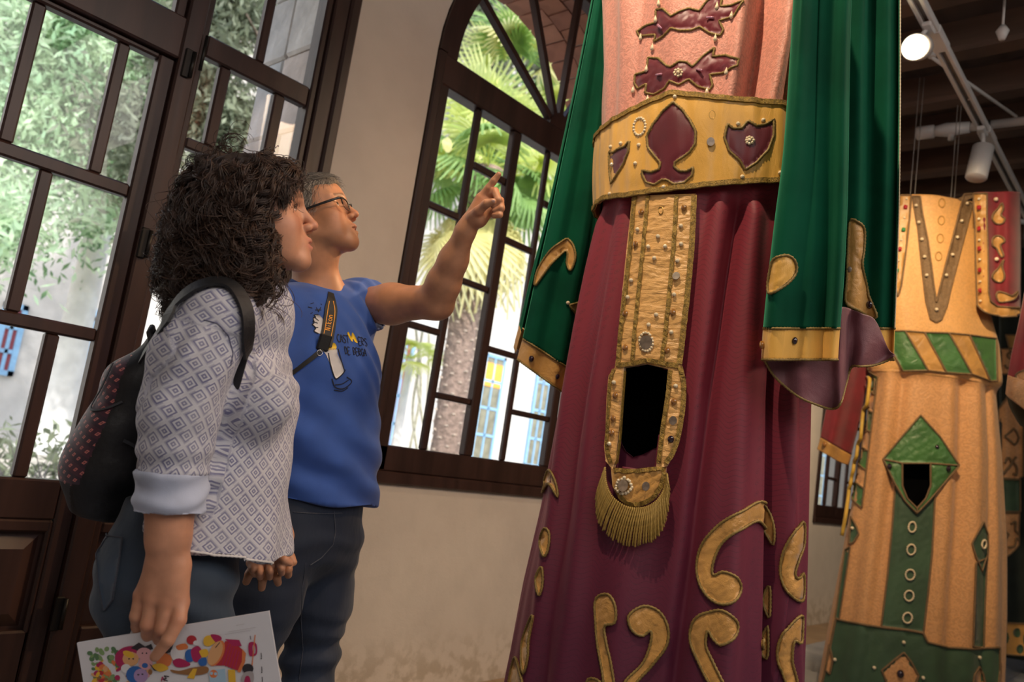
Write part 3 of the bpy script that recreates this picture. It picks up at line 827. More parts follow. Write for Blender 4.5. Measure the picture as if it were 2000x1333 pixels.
# ================================================================== GARDEN OUTSIDE
GR = basic('pale_garden_gravel', (.50, .45, .38), .95, .2, 2, .4, 30)
MB().box((-40, YO, -.35), (70, 70, -.12)).build('ground', GR, kind='structure')
FY = 22.0
BUILD = basic('pale_rendered_stone', (.50, .47, .44), .95, .10, 3, .5, 8, bdist=.03)
BLUEF = basic('blue_painted_frame', (.22, .40, .60), .6, .1)
MAROON_SH = basic('maroon_curtain', (.24, .05, .06), .8, .1)
AMBER = basic('ochre_panel', (.75, .36, .06), .6, .1)
DKGL = basic('dim_far_glass', (.20, .19, .14), .2, .3, 3)
house = empty('courtyard_building', (6, FY, 0), 'long pale stone building with blue framed windows across the courtyard', 'building')
MB().box((-22, FY, -.3), (60, FY+1.2, 19)).build('wall', BUILD, house)
def far_window(x0, x1, y0, y1, pts=None, arch_top=False, bars=2, amber=False, panel=DKGL):
    """x/y in photo pixels of the window corners on the facade"""
    a = at_plane(x0, (y0+y1)/2, 1, FY); b = at_plane(x1, (y0+y1)/2, 1, FY); xm = (x0+x1)/2
    zt = at_plane(xm, y0, 1, FY)[2]; zb = at_plane(xm, y1, 1, FY)[2]; X0, X1 = a[0], b[0]; t = .13
    fr = MB(); fr.box((X0, FY-.10, zb), (X0+t, FY+.02, zt)).box((X1-t, FY-.10, zb), (X1, FY+.02, zt)).box((X0, FY-.10, zt-t), (X1, FY+.02, zt)).box((X0, FY-.10, zb), (X1, FY+.02, zb+t))
    if arch_top:
        r = (X1-X0)/2; q = [((X0+X1)/2-r*math.cos(w_), zt+r*1.25*math.sin(w_)) for w_ in np.linspace(0, math.pi, 15)]; fr.prism(q, 1, FY-.06, FY+.02)
    f = fr.build('far_window', BLUEF, house)
    MB().box((X0+t, FY-.05, zb+t), (X1-t, FY-.02, zt-t)).build('pane', panel, f)
    for k in range(1, bars+1): MB().box((X0+t, FY-.09, zb+(zt-zb)*k/(bars+1)-.05), (X1-t, FY-.01, zb+(zt-zb)*k/(bars+1)+.05)).build('glazing_bar', BLUEF, f)
    MB().box(((X0+X1)/2-.04, FY-.09, zb+t), ((X0+X1)/2+.04, FY-.01, zt-t)).build('glazing_bar', BLUEF, f)
    if amber: MB().box((X0+t, FY-.085, zb+(zt-zb)*.70), (X1-t, FY-.055, zb+(zt-zb)*.92)).build('pane', AMBER, f)
far_window(-10, 40, 590, 735, bars=2, panel=MAROON_SH, arch_top=False)
far_window(115, 172, 610, 770, arch_top=True, bars=1)
far_window(18, 58, -40, 22, bars=0, panel=BLUEF)
far_window(758, 792, 660, 885, bars=3, panel=MAROON_SH); far_window(930, 972, 690, 905, bars=3, amber=True); far_window(1036, 1066, 690, 915, bars=3); far_window(1075, 1112, 720, 930, bars=3)
far_window(870, 900, 800, 890, bars=1)
far_window(1590, 1625, 850, 1010, bars=3); 
# ------------------------------------------------------------------ plants
def leaf_mat(name, c1, c2, tr=.35):
    m = Mat(name, c1, .55)
    m.col(m.mix(m.noise(1.7, 3).step(.3, .7), c1, c2))
    t = m.node('ShaderNodeBsdfTranslucent'); t.inputs[0].default_value = (*[min(1, x*1.5) for x in c2], 1)
    mx = m.node('ShaderNodeMixShader'); mx.inputs[0].default_value = tr
    m.nt.links.new(m.b.outputs[0], mx.inputs[1]); m.nt.links.new(t.outputs[0], mx.inputs[2]); m.nt.links.new(mx.outputs[0], m.out.inputs[0]); return m.m
LEAF_MINT = leaf_mat('cypress_green', (.22, .40, .24), (.60, .76, .52), .42); LEAF_DARK = leaf_mat('dark_pine_green', (.085, .10, .065), (.22, .25, .16), .25)
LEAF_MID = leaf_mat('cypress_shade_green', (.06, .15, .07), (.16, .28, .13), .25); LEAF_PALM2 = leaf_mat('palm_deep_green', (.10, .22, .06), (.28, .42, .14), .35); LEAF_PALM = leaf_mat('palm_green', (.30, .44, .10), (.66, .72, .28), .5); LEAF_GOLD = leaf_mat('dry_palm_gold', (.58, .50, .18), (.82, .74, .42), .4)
BARK = basic('grey_brown_bark', (.20, .15, .12), .95, .3, 10, .8, 20, bdist=.03); BARKW = basic('pale_bark', (.70, .67, .64), .9, .12, 4, .5, 8, bdist=.03)
def sprays(name, centers, n, spread, size, mat, parent, seed, droop=.5):
    """foliage: many short needle sprays round branch centres, one mesh"""
    r = np.random.default_rng(seed); c = np.array(centers)[r.integers(0, len(centers), n)]; sp = np.asarray(spread)
    p = c+r.normal(size=(n, 3))*sp*.5
    d = r.normal(size=(n, 3)); d[:, 2] -= droop; d /= np.linalg.norm(d, axis=1)[:, None]
    s = np.cross(d, r.normal(size=(n, 3))); s /= np.maximum(np.linalg.norm(s, axis=1), 1e-6)[:, None]
    L_ = size*r.uniform(.6, 1.5, n)[:, None]; W_ = L_*.16
    v = np.stack([p-s*W_*.3, p+d*L_*.5-s*W_, p+d*L_, p+d*L_*.5+s*W_], 1).reshape(-1, 3)
    return mesh_obj(name, v, np.arange(4*n).reshape(-1, 4), mat, parent, kind='stuff')
def tree(name, label, x, y, h, trunk_r, clumps, mat, bark, n, size, seed, branches=6, flare=1.0, lean=0):
    t = empty(name, (x, y, -.12), label, 'tree', 'trees in the courtyard'); r = random.Random(seed); mb = MB()
    pts = [(x, y, -.2), (x, y, .25), (x+lean*.1, y, .8), (x+lean*.3, y, h*.35), (x+lean*.6, y, h*.65), (x+lean, y, h)]
    mb.tube(spline(pts, 14), np.interp(np.linspace(0, 1, 14), [0, .05, .15, .5, 1], [trunk_r*1.9*flare, trunk_r*1.45*flare, trunk_r*1.08, trunk_r*.8, trunk_r*.25]), 14)
    mb.build('trunk', bark, t, True)
    for b in range(branches):
        z = h*r.uniform(.25, .8); a = r.uniform(0, 6.28); l = r.uniform(.8, 2.0)
        q = [(x+lean*z/h, y, z), (x+lean*z/h+math.cos(a)*l*.5, y+math.sin(a)*l*.5, z+.35*l), (x+lean*z/h+math.cos(a)*l, y+math.sin(a)*l, z+.5*l)]
        MB().tube(spline(q, 8), np.linspace(trunk_r*.35, trunk_r*.08, 8), 7).build('branch', bark, t, True)
    sprays('foliage', [c[:3] for c in clumps], n, [clumps[0][3]*.72]*3, size, mat, t, seed)
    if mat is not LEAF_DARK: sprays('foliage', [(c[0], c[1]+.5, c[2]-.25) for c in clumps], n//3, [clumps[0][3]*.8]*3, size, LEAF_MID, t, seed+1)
    return t
def clump_px(list_, Y): return [(*at_plane(a, b, 1, Y+random.uniform(-.8, .8)), s) for a, b, s in list_]
random.seed(11)
# big cypress with a pale flaring trunk seen through the left leaf
T1 = at_plane(168, 560, 1, 15.5)
tree('cypress_tree', 'bushy bright green cypress with a pale flaring trunk beyond the glazed door', T1[0], 15.5, 11, .33,
     clump_px([(20, 60, 1.1), (60, 140, 1.1), (-30, 210, 1.1), (60, 230, 1.1), (110, 110, 1.1), (130, 230, 1.1), (170, 60, 1.1), (180, 170, 1.1), (200, 280, 1.1), (20, 370, 1.1), (0, 430, 1.1), (215, 390, 1.1), (250, 120, 1.1), (180, 20, 1.1), (20, -60, 1.1), (120, -60, 1.1), (250, -30, 1.1), (330, -40, 1.1)], 14.0), LEAF_MINT, BARKW, 21000, .17, 21, 8, 1.25)
T2 = at_plane(395, 500, 1, 12.0)
tree('pine_tree', 'dark pine with bare forking branches behind the right door leaf', T2[0], 12.0, 9, .16,
     clump_px([(420, 60, .9), (470, 30, .9), (400, 150, .9), (450, 230, .9), (380, 220, .9), (350, 100, .9), (440, 290, .9), (260, 250, .9), (285, 330, .9), (390, 0, .9), (430, -60, .9), (500, -40, .9)], 12.0), LEAF_DARK, BARK, 17000, .16, 22, 12, 1.0, .8)
T3 = at_plane(893, 700, 1, 17)
tree('evergreen_tree', 'hazy grey-green tree behind the fan palm', T3[0], 17, 11, .25,
     clump_px([(930, 20, 1.3), (990, 60, 1.3), (1050, 110, 1.3), (960, 110, 1.3), (900, 60, 1.3), (1080, 220, 1.3), (1030, 20, 1.3), (1100, 60, 1.3), (1000, -60, 1.3), (1120, 180, 1.3)], 17.0), LEAF_DARK, BARK, 18000, .20, 23, 5)
# fan palm
PX, PY = at_plane(893, 760, 1, 9.0)[0], 9.0
palm = empty('fan_palm', (PX, PY, -.12), 'fan palm with a shaggy trunk and yellowing fronds outside the arched window', 'tree')
pt0 = at_plane(868, 890, 1, PY); pt1 = at_plane(918, 540, 1, PY); pt2 = at_plane(955, 330, 1, PY)
tr_ = MB(); zz_ = np.linspace(-.2, pt2[2], 30)
px_ = [np.array([np.interp(z, [pt0[2], pt1[2], pt2[2]], [pt0[0], pt1[0], pt2[0]]), PY, z]) for z in zz_]
tr_.tube(px_, [.235+.012*math.sin(z*19)+.05*max(0, .5-z) for z in zz_], 18); tk = tr_.build('trunk', basic('palm_trunk_fibre', (.27, .19, .15), .95, .35, 14, .9, 30, bdist=.03), palm, True)
STUB = basic('cut_frond_base', (.52, .42, .34), .9, .25)
st0 = MB().add([(-.035, 0, 0), (.035, 0, 0), (.028, -.075, .045), (-.028, -.075, .045), (-.03, 0, .05), (.03, 0, .05), (.02, -.08, .066), (-.02, -.08, .066)], [(0, 1, 2, 3), (4, 7, 6, 5), (0, 4, 5, 1), (1, 5, 6, 2), (2, 6, 7, 3), (3, 7, 4, 0)]).build('frond_stub', STUB, palm)
rs = random.Random(4); cnt = 0
for k in range(150):
    z = .1+k*.024; a = k*2.399; c = np.array([np.interp(z, [pt0[2], pt1[2], pt2[2]], [pt0[0], pt1[0], pt2[0]]), PY, z])
    o = st0 if k == 0 else copy_of(st0); o.parent = palm; o.rotation_euler = (0, 0, a)
    o.location = Vector(c+.225*np.array([math.sin(a), -math.cos(a), 0]))-Vector(palm.location); 
def frond_mesh(droop, seed, r=.62, n=26, stalk=.7):
    """a fan leaf: a stalk and n folded segments; local +Y outwards"""
    q = random.Random(seed); mb = MB(); mb.tube([(0, 0, 0), (0, stalk*.6, .06), (0, stalk, .0)], [.016, .012, .009], 5)
    for i in range(n):
        a = (i/(n-1)-.5)*math.radians(230); L_ = r*(1-.22*abs(a)/2)*q.uniform(.85, 1.08)
        prev = None; V = []
        for s in (0, .3, .62, .85, 1.0):
            w_ = .026*(1-abs(s-.4)*1.25)+.003; rr = L_*s; dz = -droop*rr*rr-(.22*max(0, s-.6)*q.uniform(.3, 1.3)); c = np.array([math.sin(a)*rr, stalk+math.cos(a)*rr, dz]); t = np.array([math.cos(a), -math.sin(a), 0])
            V += [c-t*w_+np.array([0, 0, w_*.5]), c, c+t*w_+np.array([0, 0, w_*.5])]
        mb.add(V, [(j*3+k, j*3+k+1, j*3+k+4, j*3+k+3) for j in range(4) for k in (0, 1)])
    return mb
base = [frond_mesh(.55, 1).build('frond', LEAF_PALM, palm), frond_mesh(1.0, 2).build('frond', LEAF_PALM2, palm), frond_mesh(1.7, 3).build('frond', LEAF_GOLD, palm)]
offs = [Vector(b.location) for b in base]
for b in base:   # make the stalk foot the origin
    q = Vector(b.location)+Vector(palm.location); b.data.transform(Matrix.Translation(q))
crown = Vector(pt2)-Vector(palm.location)
for k in range(58):
    typ = 0 if k < 22 else (1 if k < 38 else 2); src = base[typ]; o = src if k in (0, 22, 38) else copy_of(src); o.parent = palm
    el = (rs.uniform(.15, 1.3) if typ == 0 else (rs.uniform(-.5, .3) if typ == 1 else rs.uniform(-1.35, -.7)))
    o.location = crown+Vector((0, 0, rs.uniform(-.35, .25)+(-.45 if typ == 2 else 0))); o.rotation_euler = (el, rs.uniform(-.4, .4), k*2.399); s = rs.uniform(.95, 1.45); o.scale = (s, s, s)
# hanging pale palm leaves behind the fanlight: a second, taller palm
p2 = at_plane(1010, 175, 1, 10.5); palm2 = empty('fan_palm', (p2[0], 10.5, -.12), 'taller bright yellow-green fan palm filling the fanlight of the arched window', 'tree')
MB().tube([(p2[0], 10.5, -.2), (p2[0], 10.5, 2), (p2[0]+.05, 10.5, p2[2])], [.2, .18, .16], 12).build('trunk', BARK, palm2, True)
for k in range(34):
    src = base[(0, 1, 0, 1, 2)[k % 5]]; o = copy_of(src); o.parent = palm2
    o.location = Vector((p2[0], 10.5, p2[2]+rs.uniform(-.6, .5)))-Vector(palm2.location); o.rotation_euler = (rs.uniform(-.9, 1.1), rs.uniform(-.4, .4), k*2.399); s = rs.uniform(1.0, 1.5); o.scale = (s, s, s)
# low plants
p3 = at_plane(800, 700, 1, 12); small = empty('young_palm', (p3[0], 12, -.12), 'small green palm low behind the arched window on its left', 'tree')
MB().tube([(p3[0], 12, -.2), (p3[0]+.03, 12, p3[2])], [.10, .07], 8).build('trunk', BARKW, small, True)
for k in range(12):
    o = copy_of(base[0]); o.parent = small; o.location = Vector((p3[0], 12, p3[2]))-Vector(small.location); o.rotation_euler = (rs.uniform(-.4, .8), 0, k*2.399); o.scale = (.75, .75, .75)
VINE = basic('bare_vine', (.42, .40, .30), .9, .2)
vp = empty('climbing_plant', (p3[0]+.5, 13, -.12), 'bare pale climber stems against the building behind the window', 'plant')
for (a, b, c) in (((812, 640), (822, 760), (800, 880)), ((826, 640), (815, 740), (835, 880)), ((822, 700), (806, 800), (815, 885)), ((838, 640), (836, 760), (822, 885))):
    MB().tube(spline([at_plane(*q, 1, 13) for q in (a, b, c)], 14), .03, 6).build('stem', VINE, vp, True)
# leafless hedge and the low planting by the door
TW = basic('grey_twigs', (.24, .21, .19), .9, .2)
hb = at_plane(60, 890, 1, 6.5); hedge = empty('bare_hedge', (hb[0], 6.5, -.12), 'low leafless hedge of grey twigs outside the door', 'hedge')
tw = MB(); r = random.Random(8)
for k in range(260):
    x = hb[0]-2.6+r.uniform(0, 5.2); y = 6.5+r.uniform(-.3, .3); p = np.array([x, y, -.15]); d = np.array([r.uniform(-.4, .4), r.uniform(-.3, .3), 1.0]); q = [p]
    for s in range(4): d = d+np.array([r.uniform(-.5, .5), r.uniform(-.3, .3), r.uniform(-.1, .1)]); q.append(q[-1]+unit(d)*r.uniform(.13, .24))
    tw.tube(q, [.007, .006, .005, .004, .002], 4, cap=False)
tw.build('twigs', TW, hedge, kind='stuff')
sprays('leaves', [(hb[0]+r.uniform(-2.6, 2.6), 9.5, r.uniform(0, .5)) for _ in range(30)], 2500, [.5, .4, .35], .14, LEAF_DARK, hedge, 33, -.6)
# ================================================================== COSTUMES
class Body:
    """a hanging robe: ellipse sections whose outline follows two edge lines (photo pixels, read on the plane of its axis)"""
    def __init__(s, px, py, d, alpha, left, right, ratio=.75):
        a = P(px, py, d); s.A = np.array([a[0], a[1], 0.]); al = math.radians(alpha)
        s.N = -math.cos(al)*F0-math.sin(al)*R0; s.L = math.cos(al)*R0-math.sin(al)*F0; s.ratio = ratio
        dp = (s.A-CAM)@F0
        def lat(pts):
            o = []
            for x, y in pts:
                r = ray(x, y); q = CAM+r*dp/(r@F0); o.append((q[2], (q-s.A)@R0))
            o.sort(); return np.array(o)
        l, r = lat(left), lat(right); zs = np.linspace(0, 3.6, 120)
        lo = np.interp(zs, l[:, 0], l[:, 1]); hi = np.interp(zs, r[:, 0], r[:, 1])
        # keep the flare going below the last reading
        for arr, q in ((lo, l), (hi, r)):
            k = (q[1, 1]-q[0, 1])/(q[1, 0]-q[0, 0]); m = zs < q[0, 0]; arr[m] = q[0, 1]+k*(zs[m]-q[0, 0])*.8
        s.zs, s.c = zs, (lo+hi)/2; s.a = (hi-lo)/2/math.sqrt(math.cos(al)**2+(ratio*math.sin(al))**2)
        s.folds = []
    def pt(s, th, z, off=0.):
        th, z = np.broadcast_arrays(np.asarray(th, float), np.asarray(z, float))
        a = np.interp(z, s.zs, s.a); c = np.interp(z, s.zs, s.c); b = a*s.ratio
        d = off
        for f in s.folds: d = d+f(th, z)
        n1, n2 = np.sin(th)*b, np.cos(th)*a; nn = np.sqrt(n1*n1+n2*n2); n1, n2 = n1/nn, n2/nn
        return s.A+(a*np.sin(th)+d*n1)[..., None]*s.L+(b*np.cos(th)+d*n2)[..., None]*s.N+c[..., None]*R0+z[..., None]*Z
    def grid(s, z0, z1, nu, nv, t0=-math.pi, t1=math.pi, off=0.):
        th = np.linspace(t0, t1, nu); zz = np.linspace(z1, z0, nv); T, Q = np.meshgrid(th, zz); return s.pt(T, Q, off), T, Q
    def theta(s, p):
        q = p-s.A-np.interp(p[2], s.zs, s.c)*R0; a = np.interp(p[2], s.zs, s.a); return math.atan2((q@s.L)/a, (q@s.N)/(a*s.ratio))
    def bvh(s, z0, z1, nu=240, nv=200, t=2.0):
        g, _, _ = s.grid(z0, z1, nu, nv, -t, t); return bvh_of(g.reshape(-1, 3), grid_faces(nu, nv))
    def thpx(s, x, y, bv): h = cast(x, y, bv); return s.theta(h[0]) if h else None
def cloth(name, g, mat, parent, hole=None, pat=None, t=.002, kind=None):
    nv, nu, _ = g.shape; f = grid_faces(nu, nv); v = g.reshape(-1, 3)
    if hole is not None:
        c = v[f].mean(1); d = c-CAM; z = d@FW; x = 1000+FPX*(d@RT)/z; y = 666.5-FPX*(d@UP)/z
        keep = np.array([not (abs(x[i]-hole[1][0]) < hole[1][1] and abs(y[i]-hole[2][0]) < hole[2][1] and z[i] < hole[3] and inside((x[i], y[i]), hole[0])) for i in range(len(f))]); f = f[keep]
    o = mesh_obj(name, v, f, mat, parent, True, kind=kind)
    if pat is not None: set_attr(o, 'pat', pat.reshape(-1, 3))
    if t: solid(o, t, 0)
    return o
def fold(th0, th1, z0, z1, w_, amp, a0=1.0):
    """a ridge running from angle th0 at height z0 to th1 at z1; a0: share of the height at the start"""
    def f(th, z):
        k = np.clip((z-z0)/(z1-z0), -.1, 1.15); c = th0+(th1-th0)*k; am = amp*(a0+(1-a0)*np.clip(k, 0, 1))
        d = (th-c+math.pi) % (2*math.pi)-math.pi
        return am*np.exp(-(d/w_)**2)
    return f
def applique(name, poly, bvh, mat, parent, cr=.0032, cmat=None, smooth=True, puff=.003, crumple=.0015, step=7, lift=.002, cname='cord_trim'):
    q = [p[:2] for p in curve([(a, b, 0) for a, b in poly])] if smooth else poly
    o, rim, nr = patch(name, q, bvh, mat, parent, lift, puff, step, None, crumple)
    if cr:
        mb = MB(); cord(mb, [p+n*cr*.5 for p, n in zip(rim, nr)], cr); mb.build(cname, cmat or CORDM, o, True)
    return o
def braid(name, pxs, bvh, mat, parent, width, lift=.004, thick=.002, n=50):
    p, q = on(bvh, pxs, lift, n); return MB().ribbon(p, q, width, thick).build(name, mat, parent)
_proto = {}
def bead(name, key, builder, mat, x, y, bvh, parent, r, lift=.6, rot=0):
    """one bead, gem or pearl sewn on at a photo pixel; alike beads share their mesh"""
    h = cast(x, y, bvh)
    if h is None: return
    k = (key, round(r, 4), mat.name)
    if k not in _proto:
        mb = MB(); builder(mb, r); me = bpy.data.meshes.new(name); me.from_pydata(mb.v, [], mb.f); me.materials.append(mat); me.polygons.foreach_set('use_smooth', np.full(len(me.polygons), key != 'd')); _proto[k] = me
    o = bpy.data.objects.new(name, _proto[k]); link(o)
    n = h[1]; up = Z-n*(Z@n); up = unit(up); sx = np.cross(up, n)
    if rot: c, s_ = math.cos(rot), math.sin(rot); up, sx = up*c+sx*s_, sx*c-up*s_
    p = h[0]+n*r*lift; o.matrix_world = Matrix(((sx[0], up[0], n[0], p[0]), (sx[1], up[1], n[1], p[1]), (sx[2], up[2], n[2], p[2]), (0, 0, 0, 1)))
    q = parent; off = Vector((0, 0, 0))
    while q is not None: off += q.location; q = q.parent
    o.parent = parent; o.location = o.location-off
    return o
B_PEARL = lambda mb, r: mb.ball((0, 0, 0), r, 10, 7)
B_GEM = lambda mb, r: mb.ball((0, 0, 0), (r*.85, r, r*.6), 12, 8)
B_DISC = lambda mb, r: mb.prism([(r*.85*math.cos(t), r*math.sin(t)) for t in np.linspace(0, 6.283, 17)[:-1]], 2, -.001, .0015)
B_DROP = lambda mb, r: mb.tube([(0, r*1.2, 0), (0, r*.6, 0), (0, -.2*r, 0), (0, -r*1.1, 0), (0, -r*1.75, 0), (0, -r*2.1, 0)], [r*.12, r*.3, r*.62, r*.85, r*.6, r*.1], 10)
B_TUBE = lambda mb, r: mb.tube([(-r*3, 0, 0), (r*3, 0, 0)], r, 8)
B_SQ = lambda mb, r: mb.cbox((-r, -r*1.15, -r*.5), (r, r*1.15, r*.5), r*.4)
def pearl_ring(x, y, rx, ry, n, r, bvh, parent, rot=0.1, mat=None, lift=.6):
    for k in range(n):
        a = 2*math.pi*k/n; dx, dy = rx*math.cos(a), ry*math.sin(a); c, s_ = math.cos(rot), math.sin(rot)
        bead('pearl', 'p', B_PEARL, mat or PEARL, x+dx*c-dy*s_, y+dx*s_+dy*c, bvh, parent, r, lift)

# ------------------------------------------------------------------ the great robe
RB = Body(1385, 300, 2.27, 27, [(1180, -300), (1186, 0), (1186, 200), (1184, 400), (1146, 580), (1103, 780), (1062, 1000), (1026, 1150), (990, 1333)],
          [(1590, -300), (1600, 0), (1600, 200), (1590, 400), (1566, 600), (1550, 800), (1541, 1000), (1534, 1150), (1524, 1333)], .74)
robe = empty('giant_robe', tuple(RB.A), 'giant robe of maroon damask with a gold spade belt and green velvet sleeves', 'costume', 'hanging festival costumes')
b0 = RB.bvh(.1, 2.9)
thx = lambda x, y: RB.thpx(x, y, b0)
zpx = lambda x, y: cast(x, y, b0)[0][2]
zb = zpx(1350, 375)
for (xa, ya), (xb, yb), w_, am in (((1168, 450), (1075, 1100), .12, .030), ((1205, 450), (1130, 1100), .08, .016), ((1395, 420), (1385, 1250), .16, .022), ((1478, 420), (1420, 1150), .10, .034), ((1445, 400), (1372, 900), .06, -.048), ((1545, 600), (1548, 1250), .12, .024), ((1525, 560), (1512, 1280), .07, -.055), ((1300, 1000), (1290, 1330), .25, -.012), ((1360, 980), (1330, 1330), .07, .020), ((1230, 1000), (1200, 1330), .12, .012), ((1120, 900), (1060, 1330), .07, -.020)):
    ta, tb, za, zc = thx(xa, ya), thx(xb, yb), zpx(xa, ya), zpx(xb, yb)
    RB.folds.append(fold(ta, tb, za, zc, w_, am, .45 if am > 0 else .7))
up_ = lambda z: 1/(1+np.exp(-(z-zb)/.012))      # 1 above the belt seam
fs = list(RB.folds)
fb_ = [fold(thx(xa, ya), thx(xb, yb), zpx(xa, ya), zpx(xb, yb), w_, am) for (xa, ya), (xb, yb), w_, am in (((1500, 5), (1466, 185), .085, -.055), ((1452, 5), (1428, 185), .06, .022), ((1538, 5), (1506, 185), .06, .026), ((1556, 60), (1540, 190), .05, -.035), ((1222, 5), (1215, 190), .08, .012), ((1252, 5), (1240, 190), .06, -.012))]
RB.folds = [lambda th, z: sum(f(th, z) for f in fs)*(1-up_(z))*np.clip((zb-z)/.05, .25, 1),
            lambda th, z: (1-up_(z))*(.010*np.exp(-np.clip(zb-z, 0, 9)/.22)*np.sin(th*23+2*np.sin(th*3))+.012*np.clip((zb-z)/1.2, 0, 1)*np.sin(th*8+1.3)*(np.abs(th) > 1.2)+.004*np.sin(th*15+z*3)),
            lambda th, z: up_(z)*(.006*np.sin(th*14+np.sin(z*5)+z*2)*np.clip((z-zb)/.2, 0, 1)+sum(f(th, z) for f in fb_)*np.clip((z-zb-.09)/.10, 0, 1))]
HOLE = [(1221, 718), (1262, 711), (1306, 721), (1298, 800), (1286, 860), (1280, 914), (1242, 917), (1206, 914), (1213, 830), (1218, 760)]
g, T, Q = RB.grid(.10, zb+.10, 420, 226)
skirt = cloth('skirt', g, DAMASK, robe, (HOLE, (1260, 60), (815, 110), 2.24), np.stack([T*.33, Q, 0*Q], -1))
g, T, Q = RB.grid(zb+.07, 3.0, 300, 130, off=.002); bodice = cloth('bodice', g, PINK, robe)
b1 = RB.bvh(.1, 2.95, 420, 320)
# belt
def edge_curve(pts):
    q = sorted((RB.theta(cast(x, y, b0)[0]), cast(x, y, b0)[0][2]) for x, y in pts); q = np.array(q); return lambda th: np.interp(np.abs(th)*0+th, q[:, 0], q[:, 1])
eT = edge_curve([(1196, 250), (1240, 222), (1280, 202), (1319, 186), (1360, 191), (1420, 198), (1480, 203), (1535, 208)]); eB = edge_curve([(1193, 396), (1240, 391), (1300, 382), (1360, 375), (1440, 367), (1530, 363)])
bf_ = RB.folds; RB.folds = [lambda th, z: .0016*np.sin(th*31+z*9)+.001*np.sin(th*57)]
th = np.linspace(-2.6, 2.6, 260); rows_ = np.linspace(0, 1, 26)
gb = np.stack([RB.pt(th, eT(th)*(1-r)+eB(th)*r, .024+.004*math.sin(r*math.pi)) for r in rows_]); belt = cloth('belt', gb, GOLD, robe, t=.004)
b2 = bvh_of(gb.reshape(-1, 3), grid_faces(260, 26))
for e, nm in ((eT, 'belt_braid'), (eB, 'belt_braid')):
    q = RB.pt(th, e(th), .028); nr = RB.pt(th, e(th), .06)-q
    sg = -1 if e is eT else 1
    MB().ribbon([p+sg*.006*Z for p in q], [unit(n) for n in nr], .013, .003).build(nm, BRAID, belt)
    mb = MB(); cord(mb, [p+sg*.0005*Z for p in q], .0028, False, step=.006); mb.build('cord_trim', CORDM, belt, True)
RB.folds = bf_
SPADE = [(1315.6, 200), (1333, 216), (1349.5, 237), (1359.4, 258), (1358.5, 281), (1348, 298), (1331.5, 309), (1320, 317), (1318, 326), (1327, 335), (1342, 335), (1354.6, 328), (1352, 344), (1337, 358), (1318, 361), (1303, 352), (1294, 352), (1279, 362), (1264, 357), (1255, 341), (1256, 333), (1273, 337), (1288, 331), (1291, 319), (1279, 306), (1267, 288), (1265, 267), (1276, 243), (1295, 219)]
WINES = satin('wine_satin', (.105, .005, .014), .42, .25, 10, (1, 1, .3))
applique('spade', SPADE, b2, WINES, belt, .0036, smooth=False, crumple=0)
applique('shield', [(1420, 243), (1432, 252), (1447, 252), (1462, 237), (1477, 247), (1495, 244), (1511, 234), (1511, 264), (1499, 294), (1477, 318), (1456, 333), (1444, 315), (1423, 294), (1415, 270)], b2, WINES, belt, .0036, smooth=False, crumple=0)
applique('shield', [(1192, 297), (1199, 299), (1208, 292), (1222, 287), (1231, 276), (1229, 297), (1220, 319), (1206, 342), (1196, 358), (1193, 335)], b2, WINES, belt, .0036, smooth=False, crumple=0)
pearl_ring(1250, 248, 11.5, 17, 17, .0043, b2, belt, .15)
for x, y in ((1195, 287), (1214, 281), (1197, 322), (1249, 284), (1242, 320), (1193, 379), (1297, 366), (1319, 190), (1441, 243), (1490, 236), (1449, 346), (1523, 338)): bead('pearl', 'p', B_PEARL, PEARL, x, y, b2, belt, .0058)
for a in range(8): bead('pearl', 'p', B_PEARL, PEARL, 1464.4+6.2*math.cos(a*.785), 276+6.2*math.sin(a*.785), b2, belt, .0042, 1.4)
bead('pearl', 'p', B_PEARL, PEARL, 1464.4, 276, b2, belt, .0052, 1.4); bead('mirror_disc', 'd', B_DISC, DISCG, 1387, 279, b2, belt, .0115)
def wire_ring(x, y, rx, ry, r, bvh, parent, mat=SETTING, n=20):
    p, q = on_pts([(x+rx*math.cos(t), y+ry*math.sin(t)) for t in np.linspace(0, 6.283, n+1)[:-1]], bvh, r); 
    if len(p) > 5: return MB().tube(p, r, 6, closed=True).build('thread_ring', mat, parent, True)
def on_pts(pxs, bvh, lift):
    P_, N_ = [], []
    for q in pxs:
        h = cast(q[0], q[1], bvh)
        if h is not None: P_.append(h[0]+h[1]*lift); N_.append(h[1])
    return P_, N_
wire_ring(1391, 225, 6, 8, .0012, b2, belt)
# bows on the bodice
BOW1 = [(1283, 20), (1297, 18), (1312, 33), (1327, 24), (1345, 18), (1366, 23), (1379, 6), (1393, -6), (1411, -3), (1408, 14), (1429, 12), (1452, 3), (1435, 33), (1405, 42), (1414, 60), (1408, 71), (1387, 66), (1367, 54), (1348, 61), (1327, 61), (1312, 56), (1297, 72), (1279, 83), (1282, 69), (1249, 72), (1244, 63), (1264, 51), (1283, 45)]
BOW2 = [(1267, 114), (1288, 115), (1303, 129), (1312, 132), (1327, 121), (1342, 123), (1352, 132), (1372, 112), (1397, 94), (1393, 112), (1420, 109), (1441, 117), (1438, 129), (1414, 144), (1387, 147), (1393, 168), (1387, 177), (1363, 171), (1345, 156), (1327, 167), (1309, 159), (1300, 174), (1279, 186), (1261, 183), (1264, 165), (1249, 174), (1240, 165), (1241, 147), (1264, 141)]
WINEB = satin('wine_bow_satin', (.14, .008, .018), .45, .22, 12)
